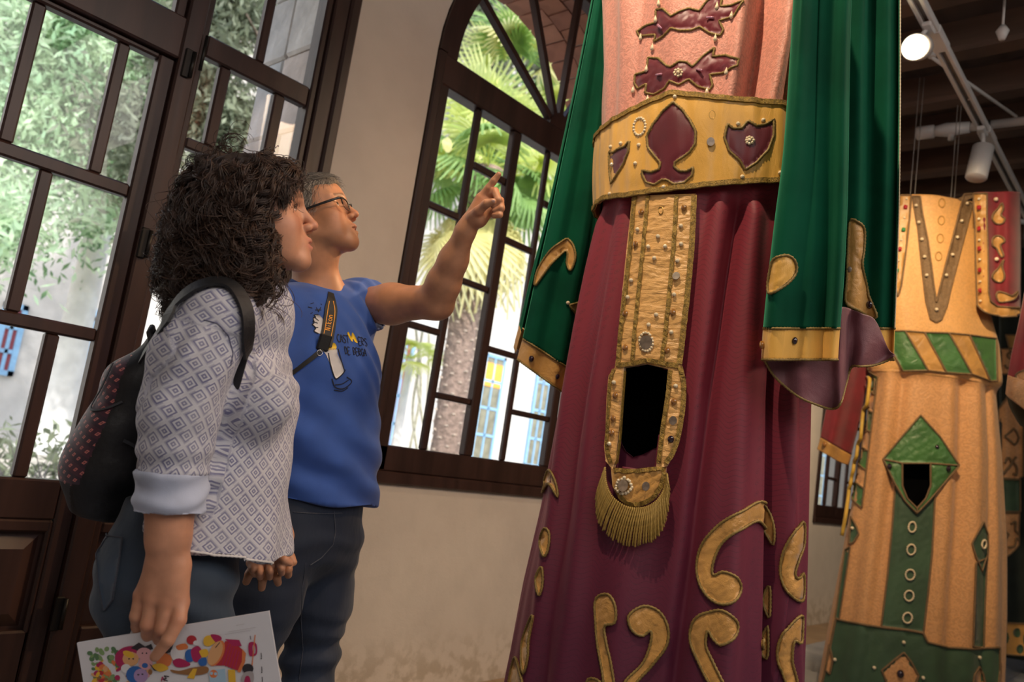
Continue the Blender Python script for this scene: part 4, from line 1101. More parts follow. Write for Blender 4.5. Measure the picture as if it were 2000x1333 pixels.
for bw, dr, bg_ in ((BOW1, ((1284, 37), (1255, 72), (1277, 92), (1402, 12), (1432, 30), (1399, 74), (1290, 5)), ((1290, 53, .9), (1387, 35, .05))), (BOW2, ((1265, 134), (1238, 175), (1267, 193), (1423, 139), (1382, 178)), ((1288, 147, .15), (1367, 138, .45)))):
    o = applique('bow', bw, b1, WINEB, robe, .0034, smooth=False, puff=.006, lift=.003, crumple=.003); bb = bvh_obj(o)
    for x, y in dr: bead('pearl_drop', 'q', B_DROP, PEARL, x, y, b1, o, .0065, 1.2)
    for x, y, r_ in bg_: bead('bugle_bead', 'b', B_TUBE, BUGLE, x, y, bb, o, .0032, 1.2, r_)
    if bw is BOW1: pearl_ring(1343, 42, 11, 12, 14, .0040, b1, o)
    else:
        for a in range(8): bead('pearl', 'p', B_PEARL, PEARL, 1326.4+6.6*math.cos(a*.785), 144.6+6.6*math.sin(a*.785), b1, o, .0040, 2.2)
        bead('pearl', 'p', B_PEARL, PEARL, 1326.4, 144.6, b1, o, .005, 2.2)
# front band with the viewing hole
RB.folds = [lambda th, z: .004*np.sin(z*70+th*6)*0+.012]
b3 = RB.bvh(.3, zb+.03, 260, 260); RB.folds = bf_
UPB = [(1237, 384), (1360, 380), (1356, 440), (1352, 500), (1346, 575), (1338, 640), (1332, 700), (1322, 722), (1306, 722), (1264, 712), (1222, 719), (1203, 722), (1207, 690), (1211, 640), (1219, 560), (1227, 480), (1233, 430)]
band = applique('front_band', UPB, b3, GOLDR, robe, 0, smooth=False, puff=.002, crumple=.0022, step=6, lift=.006)
b4 = bvh_obj(band)
fL = applique('frame_side', [(1203, 720), (1222, 718), (1218, 770), (1213, 830), (1206, 900), (1199, 918), (1186, 902), (1183, 872), (1186, 840), (1188, 780), (1192, 735)], b3, GOLDR, band, 0, smooth=False, puff=.002, crumple=.002, step=6, lift=.008)
fR = applique('frame_side', [(1306, 721), (1330, 706), (1338, 735), (1337, 790), (1329, 845), (1318, 885), (1303, 912), (1283, 914), (1288, 860), (1297, 800), (1303, 760)], b3, GOLDR, band, 0, smooth=False, puff=.002, crumple=.002, step=6, lift=.008)
tg = applique('frame_tongue', [(1196, 914), (1240, 917), (1284, 912), (1302, 914), (1300, 938), (1286, 968), (1264, 986), (1238, 992), (1212, 978), (1199, 950)], b3, GOLDC, band, 0, smooth=False, puff=.004, crumple=.004, step=6, lift=.008)
b5 = bvh_obj(band, fL, fR, tg)
def br(pxs, wd, par, bv=None, lift=.0015, n=40): 
    p, q = on(bv or b5, pxs, lift, n)
    if len(p) > 3: return MB().ribbon(p, q, wd, .0022).build('gold_braid', BRAID, par)
br([(1240, 385), (1232, 480), (1221, 580), (1213, 650), (1208, 716)], .014, band); br([(1356, 382), (1351, 480), (1342, 580), (1334, 650), (1327, 712)], .014, band)
br([(1266, 384), (1257, 480), (1247, 580), (1240, 650), (1236, 706)], .011, band); br([(1322, 382), (1316, 480), (1307, 580), (1300, 650), (1293, 708)], .011, band)
br([(1208, 714), (1235, 711), (1265, 705), (1300, 711), (1325, 716)], .012, band)
br([(1200, 722), (1193, 745), (1190, 790), (1187, 850), (1186, 875), (1194, 905)], .010, fL); br([(1219, 725), (1214, 790), (1209, 860), (1203, 905)], .010, fL)
br([(1310, 724), (1304, 780), (1294, 845), (1287, 905)], .011, fR); br([(1328, 718), (1335, 750), (1333, 800), (1325, 850), (1314, 885), (1300, 905)], .012, fR)
br([(1200, 920), (1240, 921), (1284, 917), (1298, 917)], .010, tg); br([(1297, 924), (1292, 946), (1280, 967), (1260, 981), (1238, 986), (1215, 974), (1203, 950)], .011, tg)
for x, y in ((1246, 449), (1286, 463), (1267, 482), (1300, 482), (1279, 505), (1331, 442), (1331, 477), (1324, 511), (1234, 548), (1227, 582), (1318, 577), (1283, 616), (1268, 635), (1312, 650), (1200, 748), (1320, 754), (1191, 868)): bead('pearl', 'p', B_PEARL, PEARL, x, y, b5, band, .0058)
for x, y in ((1253, 415), (1336, 406), (1243, 477), (1222, 613), (1315, 611), (1303, 685), (1317, 785), (1203, 773), (1199, 818), (1196, 846), (1222, 680)): bead('amber_stone', 'g', B_GEM, AMBERG, x, y, b5, band, .0088, .4)
for x, y in ((1321, 542), (1313, 821), (1259, 949)): bead('mirror_disc', 'd', B_DISC, DISCG, x, y, b5, band, .0110)
bead('garnet', 'g', B_GEM, DARKG, 1310, 858, b5, band, .0095, .4)
pearl_ring(1262.5, 668.5, 12.5, 18, 17, .0040, b5, band, -.1); bead('mirror_disc', 'd', B_DISC, DISCG, 1262.5, 668.5, b5, band, .018)
pearl_ring(1219, 951, 14.5, 14.5, 16, .0045, b5, tg); bead('pearl', 'p', B_PEARL, PEARL, 1219, 934, b5, tg, .0045, 1.5); bead('mirror_disc', 'd', B_DISC, DISCG, 1219, 951, b5, tg, .0145)
wire_ring(1291, 411, 4.5, 7, .0012, b5, band)
# inner lip of the hole, and a near-black sheet added for the dark inside the robe
RB.folds = [lambda th, z: -.030]; b6 = RB.bvh(.3, zb, 120, 120); RB.folds = bf_
patch('inner_lip', [(1205, 830), (1214, 868), (1222, 882), (1236, 893), (1256, 888), (1278, 876), (1292, 872), (1290, 930), (1200, 930)], b6, DAMASK, band, 0, 0, 6)
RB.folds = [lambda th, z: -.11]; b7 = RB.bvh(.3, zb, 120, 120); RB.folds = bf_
patch('dark_backing', [(1190, 690), (1320, 690), (1310, 940), (1185, 940)], b7, HOLEBLK, band, 0, 0, 10)
# bullion fringe
tops = spline([(1187, 914, 0), (1190, 945, 0), (1203, 972, 0), (1230, 990, 0), (1260, 991, 0), (1284, 978, 0), (1299, 953, 0), (1304, 926, 0)], 54); bots = spline([(1171, 978, 0), (1171, 1004, 0), (1180, 1032, 0), (1210, 1059, 0), (1250, 1067, 0), (1285, 1050, 0), (1303, 1012, 0), (1310, 958, 0)], 54)
fr_r = random.Random(2)
for i in range(54):
    a, b = cast(*tops[i][:2], b3), cast(bots[i][0]+fr_r.uniform(-1, 1), bots[i][1]+fr_r.uniform(-3, 3), b3)
    if a is None or b is None: continue
    p0, p1 = a[0]+a[1]*.012, b[0]+b[1]*(.013+.003*(i % 2)); k = int(np.linalg.norm(p1-p0)/.0034)
    q = [p0+(p1-p0)*t+(a[1]*math.sin(t*math.pi)*.006) for t in np.linspace(0, 1, k)]
    ax_ = unit(np.cross(p1-p0, a[1])); q = [p+.0002*(math.cos(j*1.4)*ax_+math.sin(j*1.4)*a[1]) for j, p in enumerate(q)]
    MB().tube(q, [.0027*(1.14 if j % 2 else .88) for j in range(k)], 6).build('fringe_cord', FRINGE, tg, True)
# scrolls sewn on the skirt
SCR = [[(1482, 980), (1504, 1000), (1514, 1032), (1512, 1064), (1498, 1044), (1478, 1018), (1442, 1036), (1410, 1064), (1394, 1100), (1394, 1124), (1414, 1118), (1436, 1128), (1443, 1152), (1430, 1176), (1406, 1180), (1378, 1160), (1365, 1120), (1370, 1076), (1394, 1036), (1438, 1004)],
       [(1386, 1196), (1414, 1194), (1436, 1216), (1432, 1244), (1410, 1260), (1394, 1248), (1384, 1232), (1380, 1260), (1394, 1292), (1414, 1336), (1430, 1372), (1410, 1374), (1386, 1333), (1366, 1296), (1352, 1256), (1354, 1224), (1366, 1204)],
       [(1226, 1208), (1238, 1192), (1262, 1184), (1290, 1196), (1304, 1224), (1300, 1264), (1274, 1300), (1242, 1333), (1228, 1362), (1208, 1362), (1222, 1328), (1254, 1296), (1270, 1260), (1272, 1232), (1254, 1242), (1234, 1232)],
       [(1166, 1172), (1190, 1162), (1203, 1184), (1202, 1216), (1184, 1224), (1186, 1252), (1194, 1292), (1200, 1336), (1202, 1372), (1184, 1372), (1180, 1320), (1170, 1260), (1166, 1216)],
       [(1062, 962), (1074, 920), (1086, 940), (1090, 972), (1075, 946)], [(1058, 1060), (1066, 1034), (1074, 1042), (1072, 1072), (1064, 1088)], [(1050, 1132), (1060, 1108), (1061, 1140), (1054, 1164)],
       [(1044, 1204), (1036, 1250), (1033, 1288), (1025, 1316), (1022, 1288), (1024, 1252), (1036, 1218)], [(1009, 1286), (1017, 1308), (1023, 1340), (1012, 1372), (996, 1372), (999, 1325)],
       [(1566, 1020), (1548, 1042), (1530, 1080), (1525, 1120), (1535, 1152), (1554, 1172), (1565, 1168), (1566, 1122), (1556, 1130), (1550, 1120), (1558, 1088), (1567, 1062)],
       [(1562, 1203), (1545, 1217), (1526, 1244), (1519, 1280), (1527, 1316), (1540, 1350), (1554, 1360), (1554, 1330), (1545, 1290), (1549, 1252), (1561, 1256), (1563, 1230)],
       [(1492, 1172), (1499, 1150), (1506, 1150), (1505, 1204), (1497, 1194)], [(1486, 1254), (1499, 1226), (1502, 1232), (1501, 1282), (1491, 1280)],
       [(1150, 1330), (1162, 1326), (1176, 1334), (1180, 1352), (1165, 1364), (1150, 1352)]]
for q in SCR: applique('scroll', q, b1, GOLDC, skirt, .0034, crumple=.0025, puff=.003, lift=.0045)
# hem band below the frame
zz_h = np.linspace(.10, .17, 4); th = np.linspace(-math.pi, math.pi, 200)
cloth('hem_band', np.stack([RB.pt(th, np.full(200, z), .004) for z in zz_h]), GOLDC, skirt)

# ------------------------------------------------------------------ velvet sleeves
def sheet(rows, nu, nv, folds=None):
    A = np.array([spline(r, nu) for r in rows]); G = np.stack([spline(A[:, j], nv) for j in range(nu)], 1)
    if folds is not None:
        U, V = np.meshgrid(np.linspace(0, 1, nu), np.linspace(0, 1, nv)); G[..., 2] += folds(U, V)
    W = np.zeros_like(G); W = CAM+G[..., 2:3]*(FW+((G[..., 0:1]-1000)/FPX)*RT-((G[..., 1:2]-666.5)/FPX)*UP); return W
def row_r(y, xl, xa, xb, dy=0, k=1.0):
    return [(xa, y, 1.800), (xa-12, y, 1.790), (xa-34, y, 1.822), (xa-60, y, 1.806), ((xa+xl)/2-8, y, 1.812), ((xa+xl)/2-34, y, 1.790), (xl+14, y, 1.795), (xl, y, 1.845), (xl+16, y, 1.925), ((xl+xb)/2-30, y, 1.975), ((xl+xb)/2, y+dy, 1.995), (xa+22, y+dy, 1.965), (xb-58, y+dy, 2.000), (xb-26, y+dy, 1.965), (xb-6, y+dy, 1.985), (xb, y+dy, 1.965)]
rr_ = [(-170, 1560, 1672, 1759), (0, 1550, 1663, 1758), (150, 1541, 1659, 1758), (300, 1530, 1657, 1757), (420, 1515, 1654, 1755), (540, 1501, 1648, 1751), (642, 1491, 1640, 1747)]
slR = empty('x', (0, 0, 0)); bpy.data.objects.remove(slR)
gR = sheet([row_r(*q) for q in rr_], 130, 110, lambda U, V: .004*np.sin(U*34+V*3)*(.4+V))
sleeveR = cloth('velvet_sleeve', gR, GREENV, robe); bR = bvh_of(gR.reshape(-1, 3), grid_faces(130, 110))
gC = sheet([row_r(642, 1491, 1640, 1747), row_r(672, 1489, 1638, 1746), row_r(703, 1488, 1636, 1745)], 130, 14); cuffR = cloth('gold_cuff', gC, GOLD, sleeveR); bC = bvh_of(gC.reshape(-1, 3), grid_faces(130, 14))
mb = MB(); cord(mb, [p-.003*FW for p in gC[0]], .0032, False); mb.build('cord_trim', CORDM, cuffR, True)
mb = MB(); cord(mb, [p-.003*FW for p in gC[-1]], .0032, False); mb.build('cord_trim', CORDM, cuffR, True)
xs_ = [1492, 1510, 1535, 1562, 1592, 1622, 1640, 1652, 1662, 1680, 1705, 1730, 1744]; yb_ = [703, 733, 757, 777, 790, 799, 790, 750, 718, 716, 714, 706, 698]
yt_ = [612, 612, 612, 612, 610, 606, 600, 602, 606, 613, 626, 680, 694]
rowsL = [[(x+4*(1-k), yt_[i]+(yb-yt_[i])*k, 1.842+.010*((i % 3)-1)+(.035 if x > 1650 else 0)) for i, (x, yb) in enumerate(zip(xs_, yb_))] for k in (0, .3, .6, .85, 1.0)]
gL = sheet(rowsL, 110, 46, lambda U, V: .004*np.sin(U*33+V*6)); lin = cloth('sleeve_lining', gL, LINING, sleeveR)
mb = MB(); cord(mb, [p-.002*FW for p in gL[-1]], .0030, False); mb.build('cord_trim', CORDM, lin, True)
mb = MB(); cord(mb, [p-.001*FW for p in gR[:, -1]], .0016, False); mb.build('edge_piping', basic('cream_piping', (.62, .52, .34), .5, .1), sleeveR, True)
applique('gold_drop', [(1527, 500), (1542, 502), (1551, 515), (1551, 533), (1540, 550), (1522, 564), (1507, 574), (1504, 560), (1507, 535), (1513, 510)], bR, GOLD, sleeveR, .0034, puff=.004, lift=.004)
applique('gold_scroll', [(1662, 432), (1676, 436), (1684, 452), (1683, 490), (1680, 520), (1690, 560), (1704, 590), (1714, 618), (1700, 622), (1672, 606), (1654, 590), (1656, 540), (1658, 480)], bR, GOLDC, sleeveR, .0034, puff=.004, lift=.004)
wire_ring(1672, 465, 7, 8, .0018, bR, sleeveR)
bead('clear_stone', 'g', B_GEM, DISCG, 1660, 527, bR, sleeveR, .008, .6); bead('garnet', 'g', B_GEM, DARKG, 1700, 596, bR, sleeveR, .010, .8)
bead('amber_stone', 'g', B_GEM, AMBERG, 1492, 674, bC, cuffR, .010, .5); bead('garnet', 'g', B_GEM, DARKG, 1550, 666, bC, cuffR, .009, .4)
def row_l(y, xl, y2, xr, k=0):
    f = lambda t: (xl+(xr-xl)*t, y+(y2-y)*t)
    return [(xl, y, 2.44), (*f(.16), 2.412), (*f(.32), 2.420), (*f(.52), 2.400), (*f(.66), 2.436), (*f(.76), 2.408), (*f(.90), 2.43), (xr, y2, 2.47), (*f(.8), 2.52), (f(.5)[0], f(.5)[1]-.3*k, 2.54), (f(.2)[0]-5, f(.2)[1]-.7*k, 2.53), (xl-5, y-k, 2.50), (xl-3, y-k*.5, 2.47)]
rl_ = [(-170, 1192, -165, 1240, 0), (0, 1161, 8, 1222, 0), (150, 1132, 165, 1218, 0), (300, 1101, 325, 1212, 4), (450, 1069, 490, 1200, 10), (560, 1043, 615, 1182, 18), (662, 1021, 752, 1160, 26)]
gl_ = sheet([row_l(*q) for q in rl_], 150, 110, lambda U, V: .004*np.sin(U*30+V*4)*(.3+V)); sleeveL = cloth('velvet_sleeve', gl_, GREENV, robe); bL = bvh_of(gl_.reshape(-1, 3), grid_faces(150, 110))
gk = sheet([row_l(662, 1021, 752, 1160, 26), row_l(683, 1015, 775, 1152, 26), row_l(702, 1010, 800, 1145, 24)], 150, 12); cuffL = cloth('gold_cuff', gk, GOLDC, sleeveL); bk2 = bvh_of(gk.reshape(-1, 3), grid_faces(150, 12))
for rw in (gk[0], gk[-1]): mb = MB(); cord(mb, [p-.003*FW for p in rw[:120]], .0034, False); mb.build('cord_trim', CORDM, cuffL, True)
applique('gold_scroll', [(1047, 559), (1052, 530), (1071, 498), (1090, 476), (1106, 467), (1120, 477), (1126, 499), (1121, 521), (1115, 529), (1109, 515), (1110, 495), (1100, 492), (1082, 509), (1063, 538)], bL, GOLDC, sleeveL, .0034, puff=.004, lift=.004)
applique('gold_scroll', [(1113, 597), (1126, 591), (1139, 582), (1140, 600), (1130, 624), (1120, 611)], bL, GOLDC, sleeveL, .0034, lift=.004)
bead('pearl', 'p', B_PEARL, PEARL, 1110, 592, bL, sleeveL, .006); bead('garnet', 'g', B_GEM, DARKG, 1038, 701, bk2, cuffL, .010, .4); bead('garnet', 'g', B_GEM, DARKG, 1088, 736, bk2, cuffL, .009, .4)
# shoulder bar and cords that hang the robe from the beams
CORDW = basic('grey_hanging_cord', (.35, .33, .30), .7, 0); PIPEW = basic('white_painted_metal', (.62, .61, .59), .4, .08)
def hanger(body, z, half, parent, ztop):
    c = body.A+np.interp(z, body.zs, body.c)*R0; a, b = c-body.L*half+z*Z, c+body.L*half+z*Z
    MB().tube([a, b], .016, 12).build('hanging_bar', PIPEW, parent, True)
    for q in (a+(b-a)*.25, a+(b-a)*.32, a+(b-a)*.7, a+(b-a)*.77):
        MB().tube([q, v3([q[0], q[1], ztop])], .0018, 5).build('hanging_cord', CORDW, parent, True)
hanger(RB, 2.99, .30, robe, HC-.02)
# ------------------------------------------------------------------ the cream and green costume
CB = Body(1835, 690, 4.72, 5, [(1726, 300), (1722, 400), (1716, 600), (1714, 720), (1712, 745), (1690, 880), (1664, 1020), (1640, 1150), (1612, 1300)],
          [(1898, 300), (1900, 400), (1908, 600), (1928, 680), (1933, 745), (1945, 900), (1951, 1050), (1950, 1200), (1946, 1310)], .50)
cos2 = empty('giant_robe', tuple(CB.A), 'cream costume with green striped belt, taupe V braid and green lozenge', 'costume', 'hanging festival costumes')
cb0 = CB.bvh(.05, 3.1, 120, 160)
zc = lambda x, y: cast(x, y, cb0)[0][2]
tc = lambda x, y: CB.theta(cast(x, y, cb0)[0])
zt2, zbl = zc(1840, 388), zc(1830, 735)
for (xa, ya), (xb, yb), w_, am in (((1735, 760), (1690, 1180), .16, .035), ((1762, 760), (1735, 1000), .10, -.03), ((1880, 760), (1862, 1100), .10, -.035), ((1905, 760), (1895, 1150), .13, .035), ((1930, 760), (1930, 1150), .08, -.03), ((1795, 1000), (1770, 1280), .3, .015), ((1850, 1000), (1840, 1250), .10, .02)):
    CB.folds.append(fold(tc(xa, ya), tc(xb, yb), zc(xa, ya), zc(xb, yb), w_, am, .7))
f2 = list(CB.folds); lowz = lambda z: 1/(1+np.exp((z-zbl)/.012))
CB.folds = [lambda th, z: sum(f(th, z) for f in f2)*lowz(z), lambda th, z: lowz(z)*.010*np.sin(th*9+1)*np.clip((zbl-z)/1, 0, 1)+(1-lowz(z))*(.006*np.sin(th*7+z*3)+.035)]
g, T, Q = CB.grid(.06, zbl+.01, 240, 130); sk2 = cloth('skirt', g, CREAM2, cos2, ([(1758, 902), (1819, 902), (1820, 950), (1809, 976), (1790, 998), (1769, 976), (1758, 950)], (1790, 40), (950, 60), 4.7))
g, T, Q = CB.grid(zbl-.01, zt2, 200, 80); bo2 = cloth('bodice', g, CREAM, cos2)
cb1 = CB.bvh(.05, zt2, 260, 320)
ap = lambda n, q, m, par, cr=.007, sm=False, **k: applique(n, q, cb1, m, par, cr, TAUPE, sm, **{'puff': .004, 'step': 7, 'crumple': .002, 'lift': .004, **k})
ap('v_braid', [(1783, 384), (1797, 384), (1800, 410), (1812, 470), (1820, 530), (1828, 592), (1836, 560), (1848, 510), (1862, 455), (1875, 405), (1882, 380), (1900, 379), (1900, 392), (1888, 440), (1872, 500), (1858, 555), (1848, 600), (1838, 625), (1828, 630), (1817, 624), (1808, 590), (1800, 520), (1793, 450), (1785, 405)], TAUPE, bo2, .005, crumple=0)
cb2 = cb1
for x, y in ((1789, 403), (1794, 436), (1800, 469), (1805, 503), (1809, 539), (1886, 399), (1875, 433), (1866, 465), (1857, 499), (1846, 539), (1828, 606)): bead('pearl', 'p', B_PEARL, PEARL, x, y, cb1, bo2, .010, 1.6)
for x, y in ((1839, 397), (1838, 431), (1836, 466), (1833, 501)): wire_ring(x, y, 6, 8.5, .0035, cb1, bo2, basic('gold_thread', (.45, .25, .06), .6, .1))
# gem-set border at the left of the bodice
ap('gem_border', [(1757, 382), (1780, 382), (1776, 430), (1768, 500), (1760, 560), (1754, 580), (1748, 560), (1751, 470)], GOLDC, bo2, .005)
for x, y, m in ((1768, 406, RUBY), (1764, 450, EMER), (1757, 488, RUBY), (1752, 530, EMER)): bead('square_stone', 's', B_SQ, m, x, y, cb1, bo2, .011, 1.4)
for x, y in ((1770, 390), (1766, 427), (1760, 470), (1755, 510)): bead('pearl', 'p', B_PEARL, PEARL, x, y, cb1, bo2, .007, 1.6)
# striped belt
st_g = [[(1745, 647), (1768, 647), (1812, 724), (1764, 724), (1745, 690)], [(1805, 650), (1853, 651), (1897, 731), (1848, 728)], [(1892, 655), (1944, 662), (1946, 744), (1932, 744)]]
st_o = [[(1768, 647), (1805, 650), (1848, 728), (1812, 724)], [(1853, 651), (1892, 655), (1932, 744), (1897, 731)]]
for q in st_g: ap('belt_stripe', q, CGREEN, bo2, .005)
for q in st_o: ap('belt_stripe', q, GOLDC, bo2, .005)
for xs, nm in (((1700, 745), 'sash_stripe'),):
    ys = [728, 765, 800, 838, 875, 912, 948, 985]
    for i in range(7):
        xl = np.interp(ys[i], [728, 985], [1690, 1666]); xr = np.interp(ys[i], [728, 985], [1716, 1684]); xl2 = np.interp(ys[i+1], [728, 985], [1690, 1666]); xr2 = np.interp(ys[i+1], [728, 985], [1716, 1684])
        ap(nm, [(xl, ys[i]-8), (xr, ys[i]+8), (xr2, ys[i+1]+8), (xl2, ys[i+1]-8)], CGREEN if i % 2 == 0 else CREAM2, sk2, .005)
CGOLD = satin('yellow_cord', (.55, .33, .03), .5, .3, 60)
p_, q_ = on(cb1, [(1694, 735), (1686, 800), (1678, 880), (1671, 940), (1664, 1000), (1655, 1050)], .03, 50); mb = MB(); cord(mb, p_, .011, False, False, .03); mb.build('sash_cord', CGOLD, cos2, True)
# green lozenge with the viewing hole, centre band, hem
LOZ = [(1797, 812), (1835, 855), (1871, 910), (1846, 940), (1812, 978), (1790, 1001), (1768, 978), (1748, 945), (1726, 898), (1760, 856)]
HO2 = [(1762, 906), (1815, 906), (1816, 950), (1807, 974), (1790, 994), (1771, 974), (1762, 950)]
CB.folds = [lambda th, z: .012*lowz(z)]; cb3 = CB.bvh(.05, zbl, 160, 160)
for q in ([(1797, 812), (1835, 855), (1871, 910), (1816, 906), (1762, 906), (1726, 898), (1760, 856)], [(1726, 898), (1762, 906), (1762, 950), (1771, 974), (1790, 994), (1790, 1003), (1768, 980), (1748, 945)], [(1871, 910), (1816, 906), (1816, 950), (1807, 974), (1790, 994), (1790, 1003), (1812, 980), (1846, 940)]):
    applique('lozenge', q, cb3, CGREEN, sk2, .005, TAUPE, False, puff=.005, crumple=.004, lift=.012, step=6)
CB.folds = [lambda th, z: -.05]; cb4 = CB.bvh(.05, zbl, 100, 100); patch('dark_backing', [(1745, 890), (1832, 890), (1832, 1010), (1745, 1010)], cb4, HOLEBLK, cos2, 0, 0, 10)  # near-black sheet added for the dark inside this costume
CB.folds = [lambda th, z: sum(f(th, z) for f in f2)*lowz(z), lambda th, z: lowz(z)*.010*np.sin(th*9+1)*np.clip((zbl-z)/1, 0, 1)+.003]
ap('centre_band', [(1750, 950), (1768, 981), (1790, 1004), (1812, 981), (1826, 962), (1820, 1080), (1812, 1160), (1803, 1236), (1770, 1230), (1722, 1224), (1735, 1120), (1744, 1030)], DGREEN, sk2, .005)
zz_ = lambda x, y: cast(x, y, cb1)[0][2]
hem = [(1634, 1210), (1660, 1216), (1720, 1226), (1770, 1231), (1802, 1237), (1812, 1255), (1850, 1265), (1898, 1268), (1950, 1265), (1950, 1310), (1946, 1345), (1850, 1350), (1700, 1350), (1606, 1345), (1618, 1290)]
ap('hem', hem, DGREEN, sk2, .006, step=10)
ap('hem_diamond', [(1764, 1275), (1778, 1292), (1793, 1320), (1786, 1345), (1735, 1345), (1722, 1310), (1745, 1290)], CREAM2, sk2, .006, lift=.007)
ap('hem_diamond', [(1909, 1303), (1920, 1318), (1926, 1345), (1896, 1345), (1900, 1318)], CREAM2, sk2, .006, lift=.007); ap('hem_diamond', [(1622, 1260), (1628, 1290), (1622, 1318), (1615, 1310)], CREAM2, sk2, .005, lift=.007)
ap('side_lozenge', [(1918, 1020), (1926, 1044), (1926, 1080), (1915, 1117), (1906, 1092), (1898, 1062)], DGREEN, sk2, .005, lift=.006); ap('side_band', [(1905, 1100), (1925, 1090), (1921, 1265), (1899, 1264)], DGREEN, sk2, .005)
ap('side_lozenge', [(1664, 1010), (1674, 1030), (1678, 1044), (1668, 1060), (1660, 1064)], DGREEN, sk2, .005, lift=.006); ap('side_band', [(1652, 1075), (1662, 1068), (1640, 1210), (1633, 1208)], DGREEN, sk2, .004)
for x, y, rx, ry in ((1797, 866, 8, 10), (1780, 1030, 7, 10), (1778, 1074, 8, 10), (1776, 1123, 9, 10), (1774, 1164, 9, 10), (1771, 1207, 9, 10), (1917, 1063, 4, 8)): pearl_ring(x, y, rx, ry, 16, .0056, cb1 if y > 900 else cb3, sk2, .1, None, 2.6 if y > 900 else 1.6)
for x, y in ((1738, 912), (1849, 916)): bead('garnet', 'g', B_GEM, DARKG, x, y, cb3, sk2, .016, 1.4)
bead('garnet', 'g', B_GEM, DARKG, 1828, 874, cb3, sk2, .013, 1.4); bead('green_stone', 'g', B_GEM, DARKG, 1757, 1316, cb1, sk2, .022, .8)
for x, y in ((1764, 1255), (1709, 1305), (1802, 1324), (1632, 1289), (1909, 1284), (1667, 1033)): bead('pearl', 'p', B_PEARL, PEARL, x, y, cb1, sk2, .010, 1.2)
# sleeves
gs = sheet([[(1902, 376, 4.55), (1918, 375, 4.50), (1945, 375, 4.52), (1970, 374, 4.50), (1991, 375, 4.56), (1985, 376, 4.70), (1940, 377, 4.72), (1904, 378, 4.68)], [(1906, 480, 4.55), (1922, 480, 4.50), (1946, 480, 4.53), (1970, 480, 4.49), (1993, 478, 4.56), (1985, 478, 4.72), (1940, 480, 4.74), (1908, 480, 4.70)],
            [(1910, 598, 4.55), (1926, 612, 4.50), (1948, 617, 4.53), (1970, 618, 4.50), (1992, 616, 4.56), (1985, 612, 4.72), (1940, 612, 4.74), (1912, 600, 4.70)]], 60, 60)
sv2 = cloth('sleeve', gs, REDC, cos2); sb = bvh_of(gs.reshape(-1, 3), grid_faces(60, 60))
as_ = lambda n, q, m, **k: applique(n, q, sb, m, sv2, .005, TAUPE, k.pop('smooth', False), **{'puff': .003, 'step': 6, 'crumple': .003, 'lift': .003, **k})
as_('gold_border', [(1903, 378), (1926, 378), (1926, 420), (1928, 500), (1929, 570), (1933, 589), (1945, 598), (1965, 600), (1990, 602), (1990, 618), (1960, 619), (1935, 616), (1916, 606), (1908, 592), (1905, 500)], GOLDC)
for y, m in ((406, RUBY), (447, RUBY), (486, RUBY), (528, RUBY), (568, RUBY)): bead('square_stone', 's', B_SQ, m, 1914+(y-406)*.02, y, sb, sv2, .012, 1.0)
for y in (389, 428, 469, 507, 550, 588): bead('pearl', 'p', B_PEARL, PEARL, 1914+(y-406)*.02, y, sb, sv2, .008, 1.2)
for q in ([(1957, 397), (1960, 408), (1956, 420), (1963, 428), (1958, 437), (1944, 437), (1936, 428), (1939, 417), (1950, 406)], [(1937, 467), (1945, 461), (1958, 463), (1963, 472), (1955, 480), (1961, 498), (1957, 502), (1946, 487), (1937, 480)], [(1961, 508), (1959, 522), (1963, 540), (1957, 551), (1943, 550), (1936, 542), (1940, 532), (1952, 522)], [(1944, 578), (1950, 570), (1964, 573), (1975, 578), (1986, 570), (1982, 582), (1972, 588), (1952, 590)]):
    as_('scroll', q, GOLDC, crumple=.001, smooth=True, step=4)
for x, y in ((1942, 390), (1943, 507)): bead('pearl', 'p', B_PEARL, PEARL, x, y, sb, sv2, .012, 1)
gs = sheet([[(1652, 640, 4.80), (1668, 640, 4.74), (1685, 640, 4.78), (1700, 640, 4.82), (1680, 640, 4.92), (1655, 640, 4.88)], [(1622, 760, 4.80), (1645, 760, 4.74), (1668, 765, 4.78), (1690, 770, 4.82), (1660, 765, 4.94), (1626, 760, 4.90)], [(1602, 855, 4.80), (1622, 866, 4.74), (1642, 878, 4.78), (1663, 890, 4.82), (1640, 880, 4.96), (1606, 856, 4.92)]], 50, 50)
sv3 = cloth('sleeve', gs, REDC, cos2)
gs = sheet([[(1602, 855, 4.795), (1622, 866, 4.735), (1642, 878, 4.775), (1663, 890, 4.815), (1640, 880, 4.965), (1606, 856, 4.925)], [(1599, 868, 4.795), (1619, 880, 4.735), (1640, 893, 4.775), (1660, 902, 4.815), (1640, 892, 4.965), (1603, 868, 4.925)], [(1596, 878, 4.795), (1617, 890, 4.735), (1637, 902, 4.775), (1657, 909, 4.815), (1637, 902, 4.965), (1600, 878, 4.925)]], 50, 10)
cu3 = cloth('cuff', gs, GOLDC, sv3); bead('amber_stone', 'g', B_GEM, AMBERG, 1612, 869, bvh_of(gs.reshape(-1, 3), grid_faces(50, 10)), cu3, .016)
c_ = CB.A+np.interp(zt2, CB.zs, CB.c)*R0
MB().tube([c_-CB.L*.34+(zt2-.03)*Z, c_+CB.L*.62+(zt2-.03)*Z], .016, 12).build('hanging_bar', PIPEW, cos2, True)
for x in (1812, 1821, 1893, 1900):
    q = cast(x, 395, cb1)[0]; MB().tube([v3([q[0], q[1]+.1, zt2-.04]), v3([q[0], q[1]+.1, HC-.02])], .0022, 5).build('hanging_cord', CORDW, cos2, True)

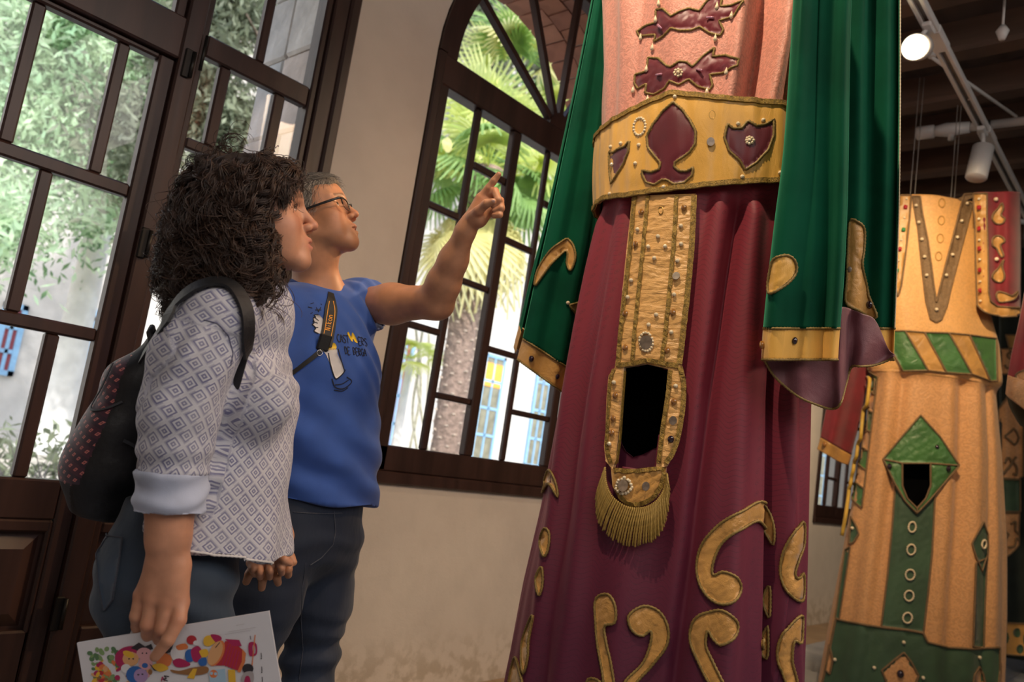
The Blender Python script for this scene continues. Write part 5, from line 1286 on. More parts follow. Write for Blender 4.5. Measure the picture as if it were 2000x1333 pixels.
# ------------------------------------------------------------------ dark costume with symbol panel behind
DB = Body(2010, 900, 6.4, 0, [(1945, 500), (1945, 900), (1947, 1100), (1950, 1290)], [(2120, 500), (2130, 900), (2140, 1290)], .55)
cos3 = empty('giant_robe', tuple(DB.A), 'black costume with a cream panel of stitched symbols hanging behind the cream one', 'costume', 'hanging festival costumes')
db = DB.bvh(.1, 3.0, 120, 120); zd = lambda x, y: cast(x, y, db)[0][2]
z1, z2 = zd(1985, 1215), zd(1985, 600)
DB.folds = [lambda th, z: .03*np.sin(th*9)]
g, _, _ = DB.grid(.12, z2+.5, 120, 80); body3 = cloth('gown', g, basic('black_green_cloth', (.008, .014, .010), .85, .3, 8), cos3); db = DB.bvh(.1, z2+.5, 160, 160)
ad = lambda n, q, m, **k: applique(n, q, db, m, body3, .006, TAUPE, False, **{'puff': .003, 'step': 7, 'crumple': .002, 'lift': .006, **k})
ad('neck_panel', [(1964, 655), (1990, 655), (1986, 700), (1974, 700)], GOLDC); ad('symbol_panel', [(1950, 683), (1992, 680), (1994, 728), (1948, 733)], CREAM2)
ad('symbol_panel', [(1953, 800), (1975, 760), (2000, 770), (2000, 930), (1990, 937), (1948, 933)], CREAM2); ad('grey_panel', [(1948, 936), (1994, 938), (1994, 1000), (1948, 1000)], DGREEN); ad('symbol_panel', [(1948, 1003), (1992, 1003), (1990, 1065), (1970, 1085), (1950, 1098)], CREAM2)
def emb(pts):
    q = spline([(a, b, 0) for a, b in pts], 26); p_, n_ = on_pts([(a[0], a[1]) for a in q], db, .020); MB().tube(p_, .009, 6).build('embroidered_symbol', TAUPE, body3, True)
for q in ([(1982, 690), (1972, 688), (1966, 696), (1975, 706), (1976, 716), (1966, 720), (1962, 714)], [(1962, 905), (1967, 894), (1973, 905), (1964, 920), (1960, 928)], [(1982, 893), (1976, 902), (1984, 915), (1982, 928), (1976, 926)], [(1972, 1024), (1980, 1020), (1980, 1036), (1988, 1044)], [(1968, 1070), (1978, 1066), (1982, 1052), (1988, 1056)]): emb(q)
for q in ([(1962, 853), (1977, 838), (1993, 856), (1978, 870), (1962, 853)], [(1953, 1046), (1960, 1034), (1968, 1044), (1962, 1058), (1953, 1046)]):
    p_, n_ = on_pts(resample([(a, b, 0) for a, b in q], 3, False), db, .020); MB().tube(p_, .008, 6).build('embroidered_symbol', TAUPE, body3, True)
ad('hem_band', [(1949, 1216), (2060, 1222), (2060, 1285), (1949, 1278)], GOLDC)
for x, y, rx, ry in ((1958, 1246, 12, 17), (1985, 1236, 8, 9), (1992, 1268, 9, 9), (1960, 1222, 7, 5), (2012, 1250, 12, 15)): applique('hem_spot', [(x+rx*math.cos(t), y+ry*math.sin(t)) for t in np.linspace(0, 6.283, 13)[:-1]], db, DGREEN, body3, 0, None, False, step=5, lift=.014, puff=.003)
for x in (1985, 2030):
    q = cast(x, 700, db)[0]; MB().tube([v3([q[0], q[1], z2+.3]), v3([q[0], q[1], HC-.02])], .0025, 5).build('hanging_cord', CORDW, cos3, True)
# ------------------------------------------------------------------ the red costume cut by the right edge
EB = Body(2075, 600, 3.6, 0, [(2050, 300), (2050, 620), (2040, 800), (2035, 900), (2025, 1290)], [(2160, 300), (2160, 620), (2170, 900), (2200, 1290)], .6)
cos4 = empty('giant_robe', tuple(EB.A), 'crimson costume with brown scalloped cuff cut off by the right edge', 'costume', 'hanging festival costumes')
gs = sheet([[(2010, 520, 3.42), (2025, 520, 3.36), (2060, 480, 3.40), (2110, 480, 3.44), (2060, 520, 3.60), (2014, 520, 3.55)], [(1992, 620, 3.42), (2015, 620, 3.36), (2055, 620, 3.40), (2110, 620, 3.44), (2060, 620, 3.60), (1998, 620, 3.55)], [(1976, 690, 3.42), (2005, 692, 3.36), (2050, 694, 3.40), (2110, 696, 3.44), (2060, 694, 3.60), (1982, 690, 3.55)], [(1968, 735, 3.42), (2000, 745, 3.36), (2050, 755, 3.40), (2110, 760, 3.44), (2060, 755, 3.60), (1974, 738, 3.55)]], 60, 60)
s4 = cloth('sleeve', gs, fabric('red_cloth', (.24, .012, .016), .75, .2, .3), cos4); sb4 = bvh_of(gs.reshape(-1, 3), grid_faces(60, 60))
gs = sheet([[(1968, 733, 3.41), (1998, 742, 3.35), (2050, 752, 3.39), (2110, 757, 3.43)], [(1966, 752, 3.41), (1985, 762, 3.35), (2050, 790, 3.39), (2110, 800, 3.43)], [(1964, 770, 3.41), (1980, 785, 3.37), (2045, 830, 3.40), (2110, 850, 3.43)]], 40, 14); cloth('cuff', gs, CREAM2, s4)
gs = sheet([[(1966, 772, 3.45), (1985, 780, 3.42), (2045, 800, 3.44), (2100, 810, 3.46)], [(1972, 795, 3.47), (1990, 810, 3.44), (2045, 830, 3.46), (2100, 840, 3.48)], [(1986, 822, 3.48), (2000, 836, 3.46), (2045, 852, 3.46), (2100, 860, 3.48)]], 40, 14); cloth('sleeve_lining', gs, basic('dark_olive_lining', (.05, .04, .015), .9), s4)
applique('scroll', [(1985, 735), (1992, 727), (2003, 724), (2012, 734), (2004, 748), (1992, 746)], sb4, CREAM2, s4, .004, TAUPE)
EB.folds = [lambda th, z: .03*np.sin(th*8)]
g, _, _ = EB.grid(.15, 2.95, 120, 80); cloth('gown', g, fabric('crimson_gown', (.14, .008, .014), .8), cos4)
q = EB.A+2.9*Z; MB().tube([q, v3([q[0], q[1], HC-.02])], .0025, 5).build('hanging_cord', CORDW, cos4, True)

# ================================================================== CEILING FITTINGS
WHT = basic('white_enamel', (.66, .65, .63), .4, .06)
TZ = 3.40
a_, b_ = at_plane(1786, -8, 2, TZ), at_plane(2000, 404, 2, TZ); ty = (a_[1]+b_[1])/2
track = empty('lighting_track', (5, ty, TZ), 'long white lighting track hanging under the dark beams', 'light track')
for s_ in (-1, 1): MB().cbox((1.2, ty+s_*.022-.010, TZ-.018), (9.5, ty+s_*.022+.010, TZ+.018), .004).build('track_rail', WHT, track)
MB().box((1.2, ty-.014, TZ+.004), (9.5, ty+.014, TZ+.016)).build('track_channel', basic('track_slot', (.16, .15, .14), .5), track)
for x in (2.2, 3.9, 5.1, 7.2): MB().cbox((x-.10, ty-.036, TZ-.022), (x+.10, ty+.036, TZ+.022), .006).build('track_joint', WHT, track)
for x in (1.8, 4.6, 7.4): MB().tube([(x, ty, TZ), (x, ty, HC-.26)], .006, 8).build('suspension_rod', WHT, track, True)
# lit spot facing the visitors
lp = at_plane(1787, 92, 2, TZ-.16); EMI = Mat('lit_lamp_face', (1, .8, .5)); EMI.b.inputs['Emission Color'].default_value = (1, .80, .48, 1); EMI.b.inputs['Emission Strength'].default_value = 12; EMI = EMI.m
def spot(name, label, c, aim, on_, r=.058, ln=.17):
    t = empty(name, tuple(c), label, 'spotlight'); d = unit(v3(aim)-c); mb = MB()
    mb.tube([c-d*ln, c-d*ln*.98, c-d*.01, c], [r*.90, r, r, r*.96], 28); mb.build('lamp_body', WHT, t, True)
    MB().tube([c+d*.001, c+d*.004], r*.9, 28).build('lamp_face', EMI if on_ else BLACK, t)
    top = c-d*ln*.6; MB().tube([top, top+.35*(v3([top[0], ty, TZ])-top)+np.array([0, 0, .02]), v3([top[0], ty, TZ-.012])], .011, 10).build('lamp_arm', WHT, t, True)
    MB().cbox((top[0]-.05, ty-.02, TZ-.035), (top[0]+.05, ty+.02, TZ-.012), .005).build('track_adapter', WHT, t); return t
spot('track_spotlight', 'lit track spotlight glowing warm white beside the green sleeve', lp, CAM+np.array([.35, .6, .35]), True, .062)
dsp = unit(np.array([1.0, 1.7, 1.4])-lp)
lamp('lit_track_lamp', 'SPOT', lp+.02*dsp, (1.1, 1.75, 1.45), 330, (1, .66, .36), .05, 46, .7)
sc_ = at_plane(1921, 287, 2, TZ-.13); w2 = empty('track_spotlight', tuple(sc_), 'white cylindrical track spotlight hanging unlit above the cream costume', 'spotlight')
dn = unit(np.array([-.18, .10, -1.0])); top = sc_
MB().tube([top, top+dn*.003, top+dn*.205, top+dn*.21], [.052, .058, .058, .054], 30).build('lamp_body', WHT, w2, True)
MB().tube([top-dn*.002, top+dn*.001], .050, 30).build('lamp_rear_cap', BLACK, w2)
MB().tube([top, v3([top[0]+.02, ty, TZ-.02])], .012, 10).build('lamp_arm', WHT, w2, True); MB().cbox((top[0]-.05, ty-.02, TZ-.04), (top[0]+.07, ty+.02, TZ-.014), .005).build('track_adapter', WHT, w2)
# pipe with its end fitting
pz = 3.50; p0, p1 = at_plane(1790, 261, 2, pz), at_plane(2000, 236, 2, pz); pipe = empty('ceiling_pipe', tuple(p0), 'white painted pipe with a threaded end fitting below the beams', 'pipe')
dr = unit(p1-p0); dr[2] = 0; pe = p0+dr*4.5
MB().tube([p0+dr*.28, pe], .026, 16).build('pipe_run', WHT, pipe, True); mb = MB(); mb.tube([p0, p0+dr*.005, p0+dr*.10, p0+dr*.105], [.036, .042, .042, .034], 16); mb.build('end_cap', WHT, pipe, True)
MB().tube([p0+dr*.10, p0+dr*.14, p0+dr*.17, p0+dr*.30], [.030, .038, .044, .034], 16).build('coupling', WHT, pipe, True); MB().tube([p0+dr*.2, p0+dr*.2-Z*.07], .018, 10).build('drain_tap', WHT, pipe, True)
for k in (.36, .40): MB().tube([p0+dr*k, p0+dr*(k+.012)], .032, 16).build('black_ring', BLACK, pipe)
for k in (.9, 2.6): MB().tube([p0+dr*k+.026*Z, p0+dr*k+(HC-.26-pz)*Z], .006, 8).build('pipe_hanger', WHT, pipe, True)
# a second, thinner conduit and a small fitting
q0, q1 = at_plane(1820, 112, 2, 3.52), at_plane(1985, 228, 2, 3.52)
cdn = empty('ceiling_conduit', tuple(q0), 'thin grey conduit running diagonally under the beams', 'conduit'); MB().tube([q0, q1], .009, 8).build('conduit_run', WHT, cdn, True); MB().tube([q0, q0+.02*Z], .02, 10).build('fixing', WHT, cdn)
n0 = at_plane(1958, 61, 2, 3.50); nz = empty('ceiling_nozzle', tuple(n0), 'small white conical fitting on the dark ceiling', 'fitting'); MB().tube([n0+.03*Z, n0, n0-.045*Z], [.012, .030, .014], 14).build('nozzle', WHT, nz, True); MB().tube([n0+.02*Z, v3([n0[0], n0[1], HC])], .006, 8).build('stem', WHT, nz, True)
# ================================================================== PEOPLE
def head_prims(sd, o, f, l, u, s, mouth=0.0, male=True):
    hp = lambda x, y, z: o+s*(x*f+y*l+z*u)
    A = np.array([f, l, u]); e = lambda c, r, k, sub=False: sd.ell(hp(*c), np.array(r)*s, A, k*s, sub)
    c = lambda a, b, r1, r2, k, sub=False: sd.cone(hp(*a), hp(*b), r1*s, r2*s, k*s, sub=sub)
    e((-.006, 0, .042), (.098, .076, .084), .02)
    e((.043, 0, .045), (.053, .060, .052), .03)
    e((.036, 0, -.018), (.056, .056, .076), .03)
    for y in (1, -1):
        c((.004, y*.050, -.052), (.074, y*.014, -.088), .020 if male else .017, .017 if male else .014, .03)
        e((.060, y*.040, -.022), (.026, .023, .024), .025)
        c((.088, y*.012, .034), (.070, y*.046, .032), .0095 if male else .006, .009 if male else .006, .016)
    for y in (1, -1): e((.044, y*.036, -.052), (.032, .019, .032), .035)
    e((.083, 0, -.089), (.0175, .019, .0165), .022)
    e((.087, 0, -.054), (.016, .027, .024), .016)
    # sockets, lids
    for y in (1, -1):
        e((.100, y*.031, .013), (.015, .019, .0125), .014, True)
        e((.0745, y*.031, .013), (.0150, .0150, .0150), .005)
        e((.092, y*.0290, .0125), (.012, .0100, .0046), .003, True)
    # nose
    c((.093, 0, .020), (.1125, 0, -.0155), .0078, .0095, .010)
    e((.1145, 0, -.0195), (.0102, .0100, .0095), .006)
    for y in (1, -1):
        e((.1025, y*.0115, -.0245), (.0105, .0072, .0085), .005)
        e((.1085, y*.0068, -.0325), (.0052, .0030, .0042), .002, True)
    # lips
    dz = -mouth
    for y in (1, -1):
        c((.1030, y*.005, -.0495), (.0885, y*.0225, -.0555), .0058, .0036, .005)
        c((.1005, 0, -.0630+dz), (.0875, y*.0205, -.0570+dz*.4), .0066, .0038, .005)
        c((.1075, 0, -.0567+dz*.5), (.092, y*.021, -.0566+dz*.3), .0018+mouth*.55, .0012+mouth*.2, .002, True)
    # ears
    for y in (1, -1):
        ea = np.array([unit(f*.95+l*y*.32), unit(l*y*.95-f*.32), u])
        sd.ell(hp(-.010, y*.078, .002), np.array((.0175, .0058, .031))*s, ea, .008*s)
        sd.ell(hp(-.006, y*.0855, .003), np.array((.0095, .0052, .017))*s, ea, .004*s, True)
    return hp, A
def head_tone(v, o, f, l, u, s, stubble):
    X = (v-o)/s; x, y, z = X@f, X@l, X@u; t = np.zeros((len(v), 3))
    g = lambda c, r: np.exp(-(((x-c[0])/r[0])**2+((np.abs(y)-c[1])/r[1])**2+((z-c[2])/r[2])**2))
    t[:, 0] = np.clip(g((.100, 0, -.0505), (.012, .019, .0050))+g((.098, 0, -.0635), (.014, .017, .0055)), 0, .8)
    t[:, 1] = np.clip(g((.075, .044, -.022), (.03, .02, .022))*.5+g((.115, 0, -.02), (.014, .014, .012))*.6+g((-.01, .08, 0), (.03, .02, .04))*.5, 0, .9)
    br = np.clip(1-np.abs(z-.0375-.004*np.cos(np.abs(y)*60))/.006, 0, 1)*(np.abs(y) > .012)*(np.abs(y) < .05)*(x > .05)
    t[:, 2] = np.clip(br*1.6+stubble*np.clip(1-np.abs(z+.075)/.045, 0, 1)*(x > .0), 0, 1.4)
    return t
def eyes(person, hp, A, s, gaze, iris):
    for y in (1, -1):
        c = hp(.0735, y*.031, .0128); mb = MB(); r = .0126*s
        g = unit(gaze); a = unit(np.cross(Z, g)); ax = np.array([a, np.cross(g, a), g])
        mb.ball(c, r, 20, 16, ax)
        fm = []
        for q in mb.f:
            m_ = np.mean([np.array(mb.v[i]) for i in q], 0)-c; ang = math.acos(np.clip(unit(m_)@g, -1, 1))
            fm.append(2 if ang < .2 else (1 if ang < .46 else 0))
        mesh_obj('eye', mb.v, mb.f, [EYEW, iris, BLACK], person, True, fm)
def body_mesh(sd, h, person, mat, tones, name='body', it=1):
    v, f = sd.mesh(h); v = smooth_mesh(v, f, it, .35)
    o = mesh_obj(name, v, f, mat, person, True); t = np.zeros((len(v), 3))
    for a in tones: t = np.maximum(t, a(v))
    set_attr(o, 'tone', t); return o
def joint_tone(pts, r):
    def fn(v):
        t = np.zeros((len(v), 3))
        for p in pts: t[:, 1] = np.maximum(t[:, 1], .55*np.exp(-((v-p)**2).sum(1)/r**2))
        return t
    return fn

# ------------------------------------------------------------------ the man
man = empty('person', tuple(v3([*P(600, 1000, 2.12)[:2], 0])), 'man in a blue printed t-shirt and dark jeans pointing up at the robe', 'person', 'visitors looking at the costumes')
mf = unit(.81*R0-.58*F0); ml = np.cross(Z, mf); MA = np.array([mf, ml, Z])
hl = unit(math.cos(math.radians(6))*R0-math.sin(math.radians(6))*F0); pt = math.radians(27)
hf = math.cos(pt)*hl+math.sin(pt)*Z; hL = np.cross(Z, hl); hu = np.cross(hf, hL); HS = 1.0
HO = P(700, 417, 2.13)-HS*(.124*hf-.0195*hu)
mb_ = Sdf().grp()
hp, HA = head_prims(mb_, HO, hf, hL, hu, HS, .006)
nb = P(622, 590, 2.16)
mb_.chain([hp(-.012, 0, -.03), hp(-.026, 0, -.085), nb], [.053, .054, .064], .03)
mb_.cone(hp(.012, 0, -.075), P(628, 562, 2.13), .026, .030, .03)
mb_.ell(hp(.012, 0, -.118), .012*np.ones(3), HA, .02)
sL, eL, wL = P(700, 597, 2.27), P(851, 590, 2.12), P(909, 452, 2.015)
sR, eR, wR = P(550, 615, 2.00), P(500, 850, 1.92), P(549, 1048, 1.80)
mb_.cone(nb, sL, .046, .046, .03); mb_.cone(nb, sR, .048, .048, .03)
mb_.cone(nb, P(615, 700, 2.16), .07, .09, .05)
mb_.chain([sL, sL+(eL-sL)*.45, eL], [.052, .053, .043], .03)
mb_.chain([eL, eL+(wL-eL)*.28, eL+(wL-eL)*.6, wL], [.042, .0410, .034, .0262], .03)
mb_.ell(P(862, 600, 2.12), .020, None, .03)
mb_.chain([sR, eR, eR+(wR-eR)*.3, wR], [.052, .043, .041, .027], .03)
# pointing left hand, palm towards the camera
mb_.grp(.012)
K = .009
iM, mM, rM, pM = P(938, 388, 2.000), P(950, 388, 2.004), P(958, 397, 2.000), P(962, 409, 1.992)
pb = P(917, 437, 2.008); ph = P(934, 428, 1.998)
mb_.cone(wL, pb, .0260, .0215, .02)
for a, b, r1, r2 in ((pb, iM, .019, .0135), (pb, mM, .019, .0135), (ph, rM, .017, .0130), (ph, pM, .017, .0120)): mb_.cone(a, b, r1, r2, .014)
mb_.ell(P(936, 428, 1.985), .019, None, .015)
mb_.chain([iM, P(954, 368, 1.992), P(964, 354, 1.988), P(974, 341, 1.985)], [.0115, .0098, .0088, .0074], .004)
mb_.chain([mM, P(967, 374, 1.985), P(974, 391, 1.960), P(963, 401, 1.962)], [.0112, .0100, .0092, .0080], .003)
mb_.chain([rM, P(977, 392, 1.980), P(979, 407, 1.957), P(966, 412, 1.962)], [.0108, .0096, .0090, .0078], .003)
mb_.chain([pM, P(977, 408, 1.972), P(976, 420, 1.955), P(965, 422, 1.960)], [.0098, .0086, .0080, .0070], .003)
mb_.chain([P(923, 424, 1.985), P(935, 412, 1.963), P(950, 398, 1.945), P(963, 394, 1.938)], [.0150, .0122, .0104, .0084], .006)
# right hand hanging, fingers laced with the woman's
mb_.grp(.012)
k0 = P(548, 1088, 1.775)
mb_.chain([wR, k0], [.026, .021], .02)
fin = []
for (a, b, c) in (((498, 1103), (487, 1122), (481, 1137)), ((517, 1105), (513, 1132), (511, 1149)), ((537, 1104), (540, 1126), (543, 1139)), ((553, 1098), (562, 1112), (563, 1124))):
    q = [P(*a, 1.745), P(*b, 1.735), P(*c, 1.752)]; mb_.cone(k0, q[0], .017, .0115, .012); mb_.chain(q, [.0112, .0098, .0084], .004); fin.append(q)
mb_.chain([P(556, 1075, 1.77), P(566, 1090, 1.755), P(573, 1099, 1.75)], [.014, .011, .0085], .006)
body_m = body_mesh(mb_, .0024, man, SKIN_M, [lambda v: head_tone(v, HO, hf, hL, hu, HS, .45), joint_tone([iM, P(967, 374, 1.985), P(977, 392, 1.98), P(977, 408, 1.972), P(935, 412, 1.963), eL], .013)])
eyes(man, hp, HA, HS, hf-.30*hL+.05*hu, IRIS)
for p_, d_, n_ in ((P(963, 393, 1.931), unit(P(963, 394, 1.938)-P(950, 398, 1.945)), unit(P(957, 398, 1.93)-P(957, 398, 1.96))),):
    mb = MB(); b_ = np.cross(d_, n_); mb.ball(p_, (.0062, .0048, .0022), 12, 8, np.array([d_, b_, n_])); mb.build('thumbnail', NAIL, man, True)
# short grey hair
hs = Sdf().grp(); hs.ell(hp(-.012, 0, .048), np.array((.1035, .0815, .0850))*HS, HA)
hs.ell(hp(.048, 0, .076), np.array((.052, .056, .036))*HS, HA, .02)
hs.cut(hp(.094, 0, .078), hf*.76-hu*.65)
hv, hq = hs.mesh(.004)
hair_m = mesh_obj('hair', hv, hq, SCALP_M, man, True)
dirs = rng.normal(size=(5200, 3)); dirs /= np.linalg.norm(dirs, axis=1)[:, None]
X0 = hp(-.008, 0, .05)+.1*dirs; X0 = project_level(hs.f, X0, -.001)
lx = (X0-HO)@hf; lz = (X0-HO)@hu; X0 = X0[(lz-.072 > (lx-.094)*1.17-.01)]
G = grad(hs.f, X0); G /= np.linalg.norm(G, axis=1)[:, None]
comb = np.where(((X0-HO)@hu > .085)[:, None], hf*.75-hL*.35-hu*.1, -hf*.45-hu*.8)+rng.normal(size=X0.shape)*.22
T = comb-G*(comb*G).sum(1)[:, None]; T /= np.linalg.norm(T, axis=1)[:, None]
ts = np.linspace(0, 1, 7)[None, :, None]; Ln = rng.uniform(.014, .030, (len(X0), 1, 1))
st = X0[:, None]+T[:, None]*ts*Ln+G[:, None]*(.0045*np.sin(ts*2.2)*Ln/.022)
hair_curves('hair_strands', st, np.linspace(.00045, .00015, 7), rng.uniform(0, 1, len(X0))**1.2, hair_mat('grey_hair_strand', (.045, .035, .028), (.50, .46, .40)), hair_m)

# t-shirt
ts_ = Sdf().grp(.03); sc = (1, 1.52, 1)
ts_.chain([P(622, 640, 2.14), P(630, 730, 2.14), P(630, 860, 2.13), P(628, 1010, 2.13)], [.108, .118, .116, .117], .03, axes=MA, sc=sc)
ts_.cone(P(634, 594, 2.175), sL+.004*Z, .060, .058, .05); ts_.cone(P(618, 606, 2.155), P(634, 594, 2.175), .06, .06, .05); ts_.cone(P(618, 606, 2.155), sR, .060, .06, .05)
ts_.ell(P(650, 690, 2.10), (.05, .12, .09), MA, .05)
nfr, nbk = P(646, 580, 2.10), P(586, 558, 2.18); nc = (nfr+nbk)/2; e1 = unit(nfr-nbk); e2 = unit(np.cross(Z, e1)); e3 = np.cross(e1, e2)
ts_.ell(nc-.024*e3, (.094, .100, .026), np.array([e1, e2, e3]), .03)
hm = P(640, 983, 2.12); ts_.cut(hm, -Z+.06*mf-.02*ml)
ts_.grp(.045)
d1 = unit(eL-sL); ts_.chain([sL-.02*d1, sL+.03*d1, sL+.105*d1], [.066, .066, .0655], .03)
ts_.cut(P(736, 605, 2.235), unit(d1*.9+.25*Z))
ts_.cone(P(736, 605, 2.235)+.03*d1, P(736, 605, 2.235)-.05*d1, .060, .056, .004, sub=True)
ts_.grp(.04)
d2 = unit(eR-sR); ts_.chain([sR, sR+.26*d2], [.066, .064], .03); ts_.cut(sR+.25*d2, d2)
sv, sf = ts_.mesh(.0048)
nn = vnormals(sv, sf); tt = np.array([P(700, 700, 2.2)])[0]
# drape: diagonal drag lines from the raised arm, soft rolls at the waist
xl = (sv-P(630, 600, 2.14))@ml; zl = sv[:, 2]-P(630, 600, 2.14)[2]
pull = np.exp(-((xl-.13)/.12)**2-((zl+.02)/.14)**2)
roll = np.clip((-zl-.20)/.15, 0, 1)
sv = sv+nn*(pull*.0055*np.sin((xl*.9+zl*1.1)*95+wobble(sv, 4, 9, .9))+roll*.0065*np.sin((zl*1.15+xl*.55)*52+wobble(sv, 5, 7, 1.4))+wobble(sv, 6, 14, .0016))[:, None]
tee = mesh_obj('t_shirt', sv, sf, TSHIRT, man, True)
tee_bvh = bvh_of(sv, sf)
# rib collar
def ring_on(f, c, e1, e2, n=44, off=.006, r0=.03, r1=.12):
    out = []
    for a in np.linspace(0, 2*math.pi, n, endpoint=False):
        d = math.cos(a)*e1+math.sin(a)*e2; rr = np.linspace(r0, r1, 60); q = c+rr[:, None]*d; v = f(q); i = int(np.argmax(v > off)); out.append(q[i if v[i] > off else -1])
    return smooth_ring(out)
def smooth_ring(p, it=3):
    p = np.array(p)
    for _ in range(it): p = p*.5+.25*(np.roll(p, 1, 0)+np.roll(p, -1, 0))
    return list(p)
neckf = Sdf().grp(); neckf.chain([hp(-.012, 0, -.03), hp(-.026, 0, -.085), nb], [.053, .054, .064], .03); neckf.cone(hp(.012, 0, -.075), P(628, 562, 2.13), .026, .030, .03)
cc = ring_on(neckf.f, nc, e1, e2, off=.007)
MB().tube(cc, .0062, 8, closed=True, flat=1.9, upv=Z).build('collar', TRIM_BLUE, man, True)

# jeans
jm = Sdf().grp(.03)
hipL, hipR = P(634, 1062, 2.19), P(548, 1060, 2.03)
kL, kR = P(607, 1288, 2.17), P(478, 1290, 1.98)
aL, aR = v3([*(kL+.05*mf-.02*ml)[:2], .10]), v3([*(kR+.0*mf)[:2], .10])
jm.cone(P(612, 975, 2.12), P(600, 1045, 2.11), .108, .118, .03, axes=MA, sc=(1, 1.42, 1))
jm.cut(P(630, 966, 2.12), Z)
jm.grp(.03)
jm.chain([hipL, hipL+(kL-hipL)*.5, kL, kL+(aL-kL)*.35, aL], [.098, .089, .067, .066, .055], .04)
jm.chain([hipR, hipR+(kR-hipR)*.5, kR, kR+(aR-kR)*.35, aR], [.098, .092, .070, .068, .055], .04)
jm.ell(P(560, 1045, 2.13), (.10, .13, .10), MA, .05)
jm.cut(v3([0, 0, .045]), -Z)
jv, jq = jm.mesh(.006); nn = vnormals(jv, jq)
kz = np.exp(-((jv[:, 2]-kL[2])/.12)**2)+.5*np.exp(-((jv[:, 2]-hipL[2])/.09)**2)+.7*np.exp(-((jv[:, 2]-.12)/.1)**2)
jv = jv+nn*(kz*.0055*np.sin(jv[:, 2]*85+wobble(jv, 11, 8, 1.6))+wobble(jv, 12, 10, .003))[:, None]
jeans_m = mesh_obj('jeans', jv, jq, DENIM_M, man, True); jeans_bvh = bvh_of(jv, jq)
def stitched(pxs, bvh, parent, r=.0012, mat=STITCH, name='seam', fall=2.1):
    pts = []
    for q in resample(pxs, 6, False):
        h = cast(q[0], q[1], bvh)
        if h is not None: pts.append(h[0]+h[1]*r*.6)
    if len(pts) > 3:
        mb = MB(); cord(mb, pts, r, False, True, .004); return mb.build(name, mat, parent, True)
stitched([(597, 1100), (590, 1150), (588, 1210), (592, 1270), (584, 1330)], jeans_bvh, man)
stitched([(652, 1000), (655, 1040), (650, 1065), (628, 1090), (605, 1105)], jeans_bvh, man, .0016, name='pocket_edge')
stitched([(572, 1001), (600, 1003), (635, 1004), (668, 1003)], jeans_bvh, man, name='waistband_seam')
def shoe(ankle, f_, person, mat):
    sd = Sdf().grp(); b = v3([ankle[0], ankle[1], 0]); l_ = np.cross(Z, f_)
    sd.chain([b-.05*f_+.045*Z, b+.06*f_+.042*Z, b+.16*f_+.034*Z], [.042, .043, .036], .03, axes=np.array([f_, l_, Z]), sc=(1, 1.0, .9)); sd.cone(b+.05*Z, b+.11*Z, .045, .05, .03)
    sd.cut(v3([0, 0, .002]), -Z); v, f = sd.mesh(.006); return mesh_obj('shoe', v, f, mat, person, True)
shoe(aL, mf, man, BLACK); shoe(aR, unit(mf*.9-ml*.3), man, BLACK)

# printed drawing on the shirt
def printed(name, pts, mat, lift=.0009, sm=True, step=5):
    poly = curve(pts) if sm else [v3(p) for p in pts]
    return patch(name, [p[:2] for p in poly], tee_bvh, mat, tee, lift, 0, step, thick=.0002)[0]
def stroke(pts, wd, mb, bvh=None, lift=.0012):
    q = curve([(a, b, 0) for a, b in pts], None, False); P3 = []; N3 = []
    for a in q:
        h = cast(a[0], a[1], bvh or tee_bvh)
        if h is not None: P3.append(h[0]+h[1]*lift); N3.append(h[1])
    if len(P3) > 2: mb.ribbon(P3[::2] if len(P3) > 24 else P3, N3[::2] if len(P3) > 24 else N3, wd, .0003)
hand = [(609, 646), (612, 631), (620, 642), (619, 618), (625, 636), (628, 616), (633, 634), (632, 645), (628, 652), (621, 652), (616, 645)]
printed('print_hand', [(609, 634), (613, 630), (611, 622), (616, 620), (613, 616), (620, 616), (626, 618), (633, 630), (630, 642), (626, 652), (620, 650), (613, 646), (616, 640)], PRINT_WHITE)
printed('print_column', [(632, 684), (656, 682), (659, 692), (666, 708), (671, 722), (667, 733), (655, 739), (649, 728), (643, 708), (637, 694)], PRINT_WHITE, step=6)
printed('print_band', [(636, 683), (644, 674), (652, 670), (657, 677), (655, 683), (645, 684)], PRINT_YELLOW)
printed('print_feet', [(678, 652), (681, 649), (685, 658), (688, 650), (692, 655), (696, 663), (698, 670), (693, 668), (689, 662), (688, 668), (683, 662)], PRINT_YELLOW, step=3)
ink = MB()
for q, wd in ([(641, 690), (645, 712), (654, 739), (662, 737), (671, 728), (674, 722)], .003), ([(660, 682), (666, 704), (672, 724)], .0028), \
    ([(648, 740), (654, 756), (668, 760), (682, 752), (686, 744), (676, 736)], .0026), ([(654, 752), (668, 750), (681, 742)], .0024), ([(652, 762), (668, 764), (680, 757)], .0024), \
    ([(609, 634), (613, 630), (611, 622), (616, 620), (613, 616), (622, 615)], .0028), ([(609, 634), (616, 641), (613, 647), (622, 653)], .0028), ([(610, 628), (620, 632)], .0024), ([(614, 621), (622, 627)], .0024), ([(613, 640), (621, 640)], .0022), \
    ([(617, 601), (622, 609)], .0022), ([(626, 601), (621, 610)], .0022), ([(615, 606), (627, 606)], .002), ([(601, 600), (609, 602)], .002), ([(606, 594), (612, 592)], .0018), ([(626, 594), (628, 596)], .0018), ([(606, 613), (610, 611)], .0018):
    stroke(q, wd, ink)
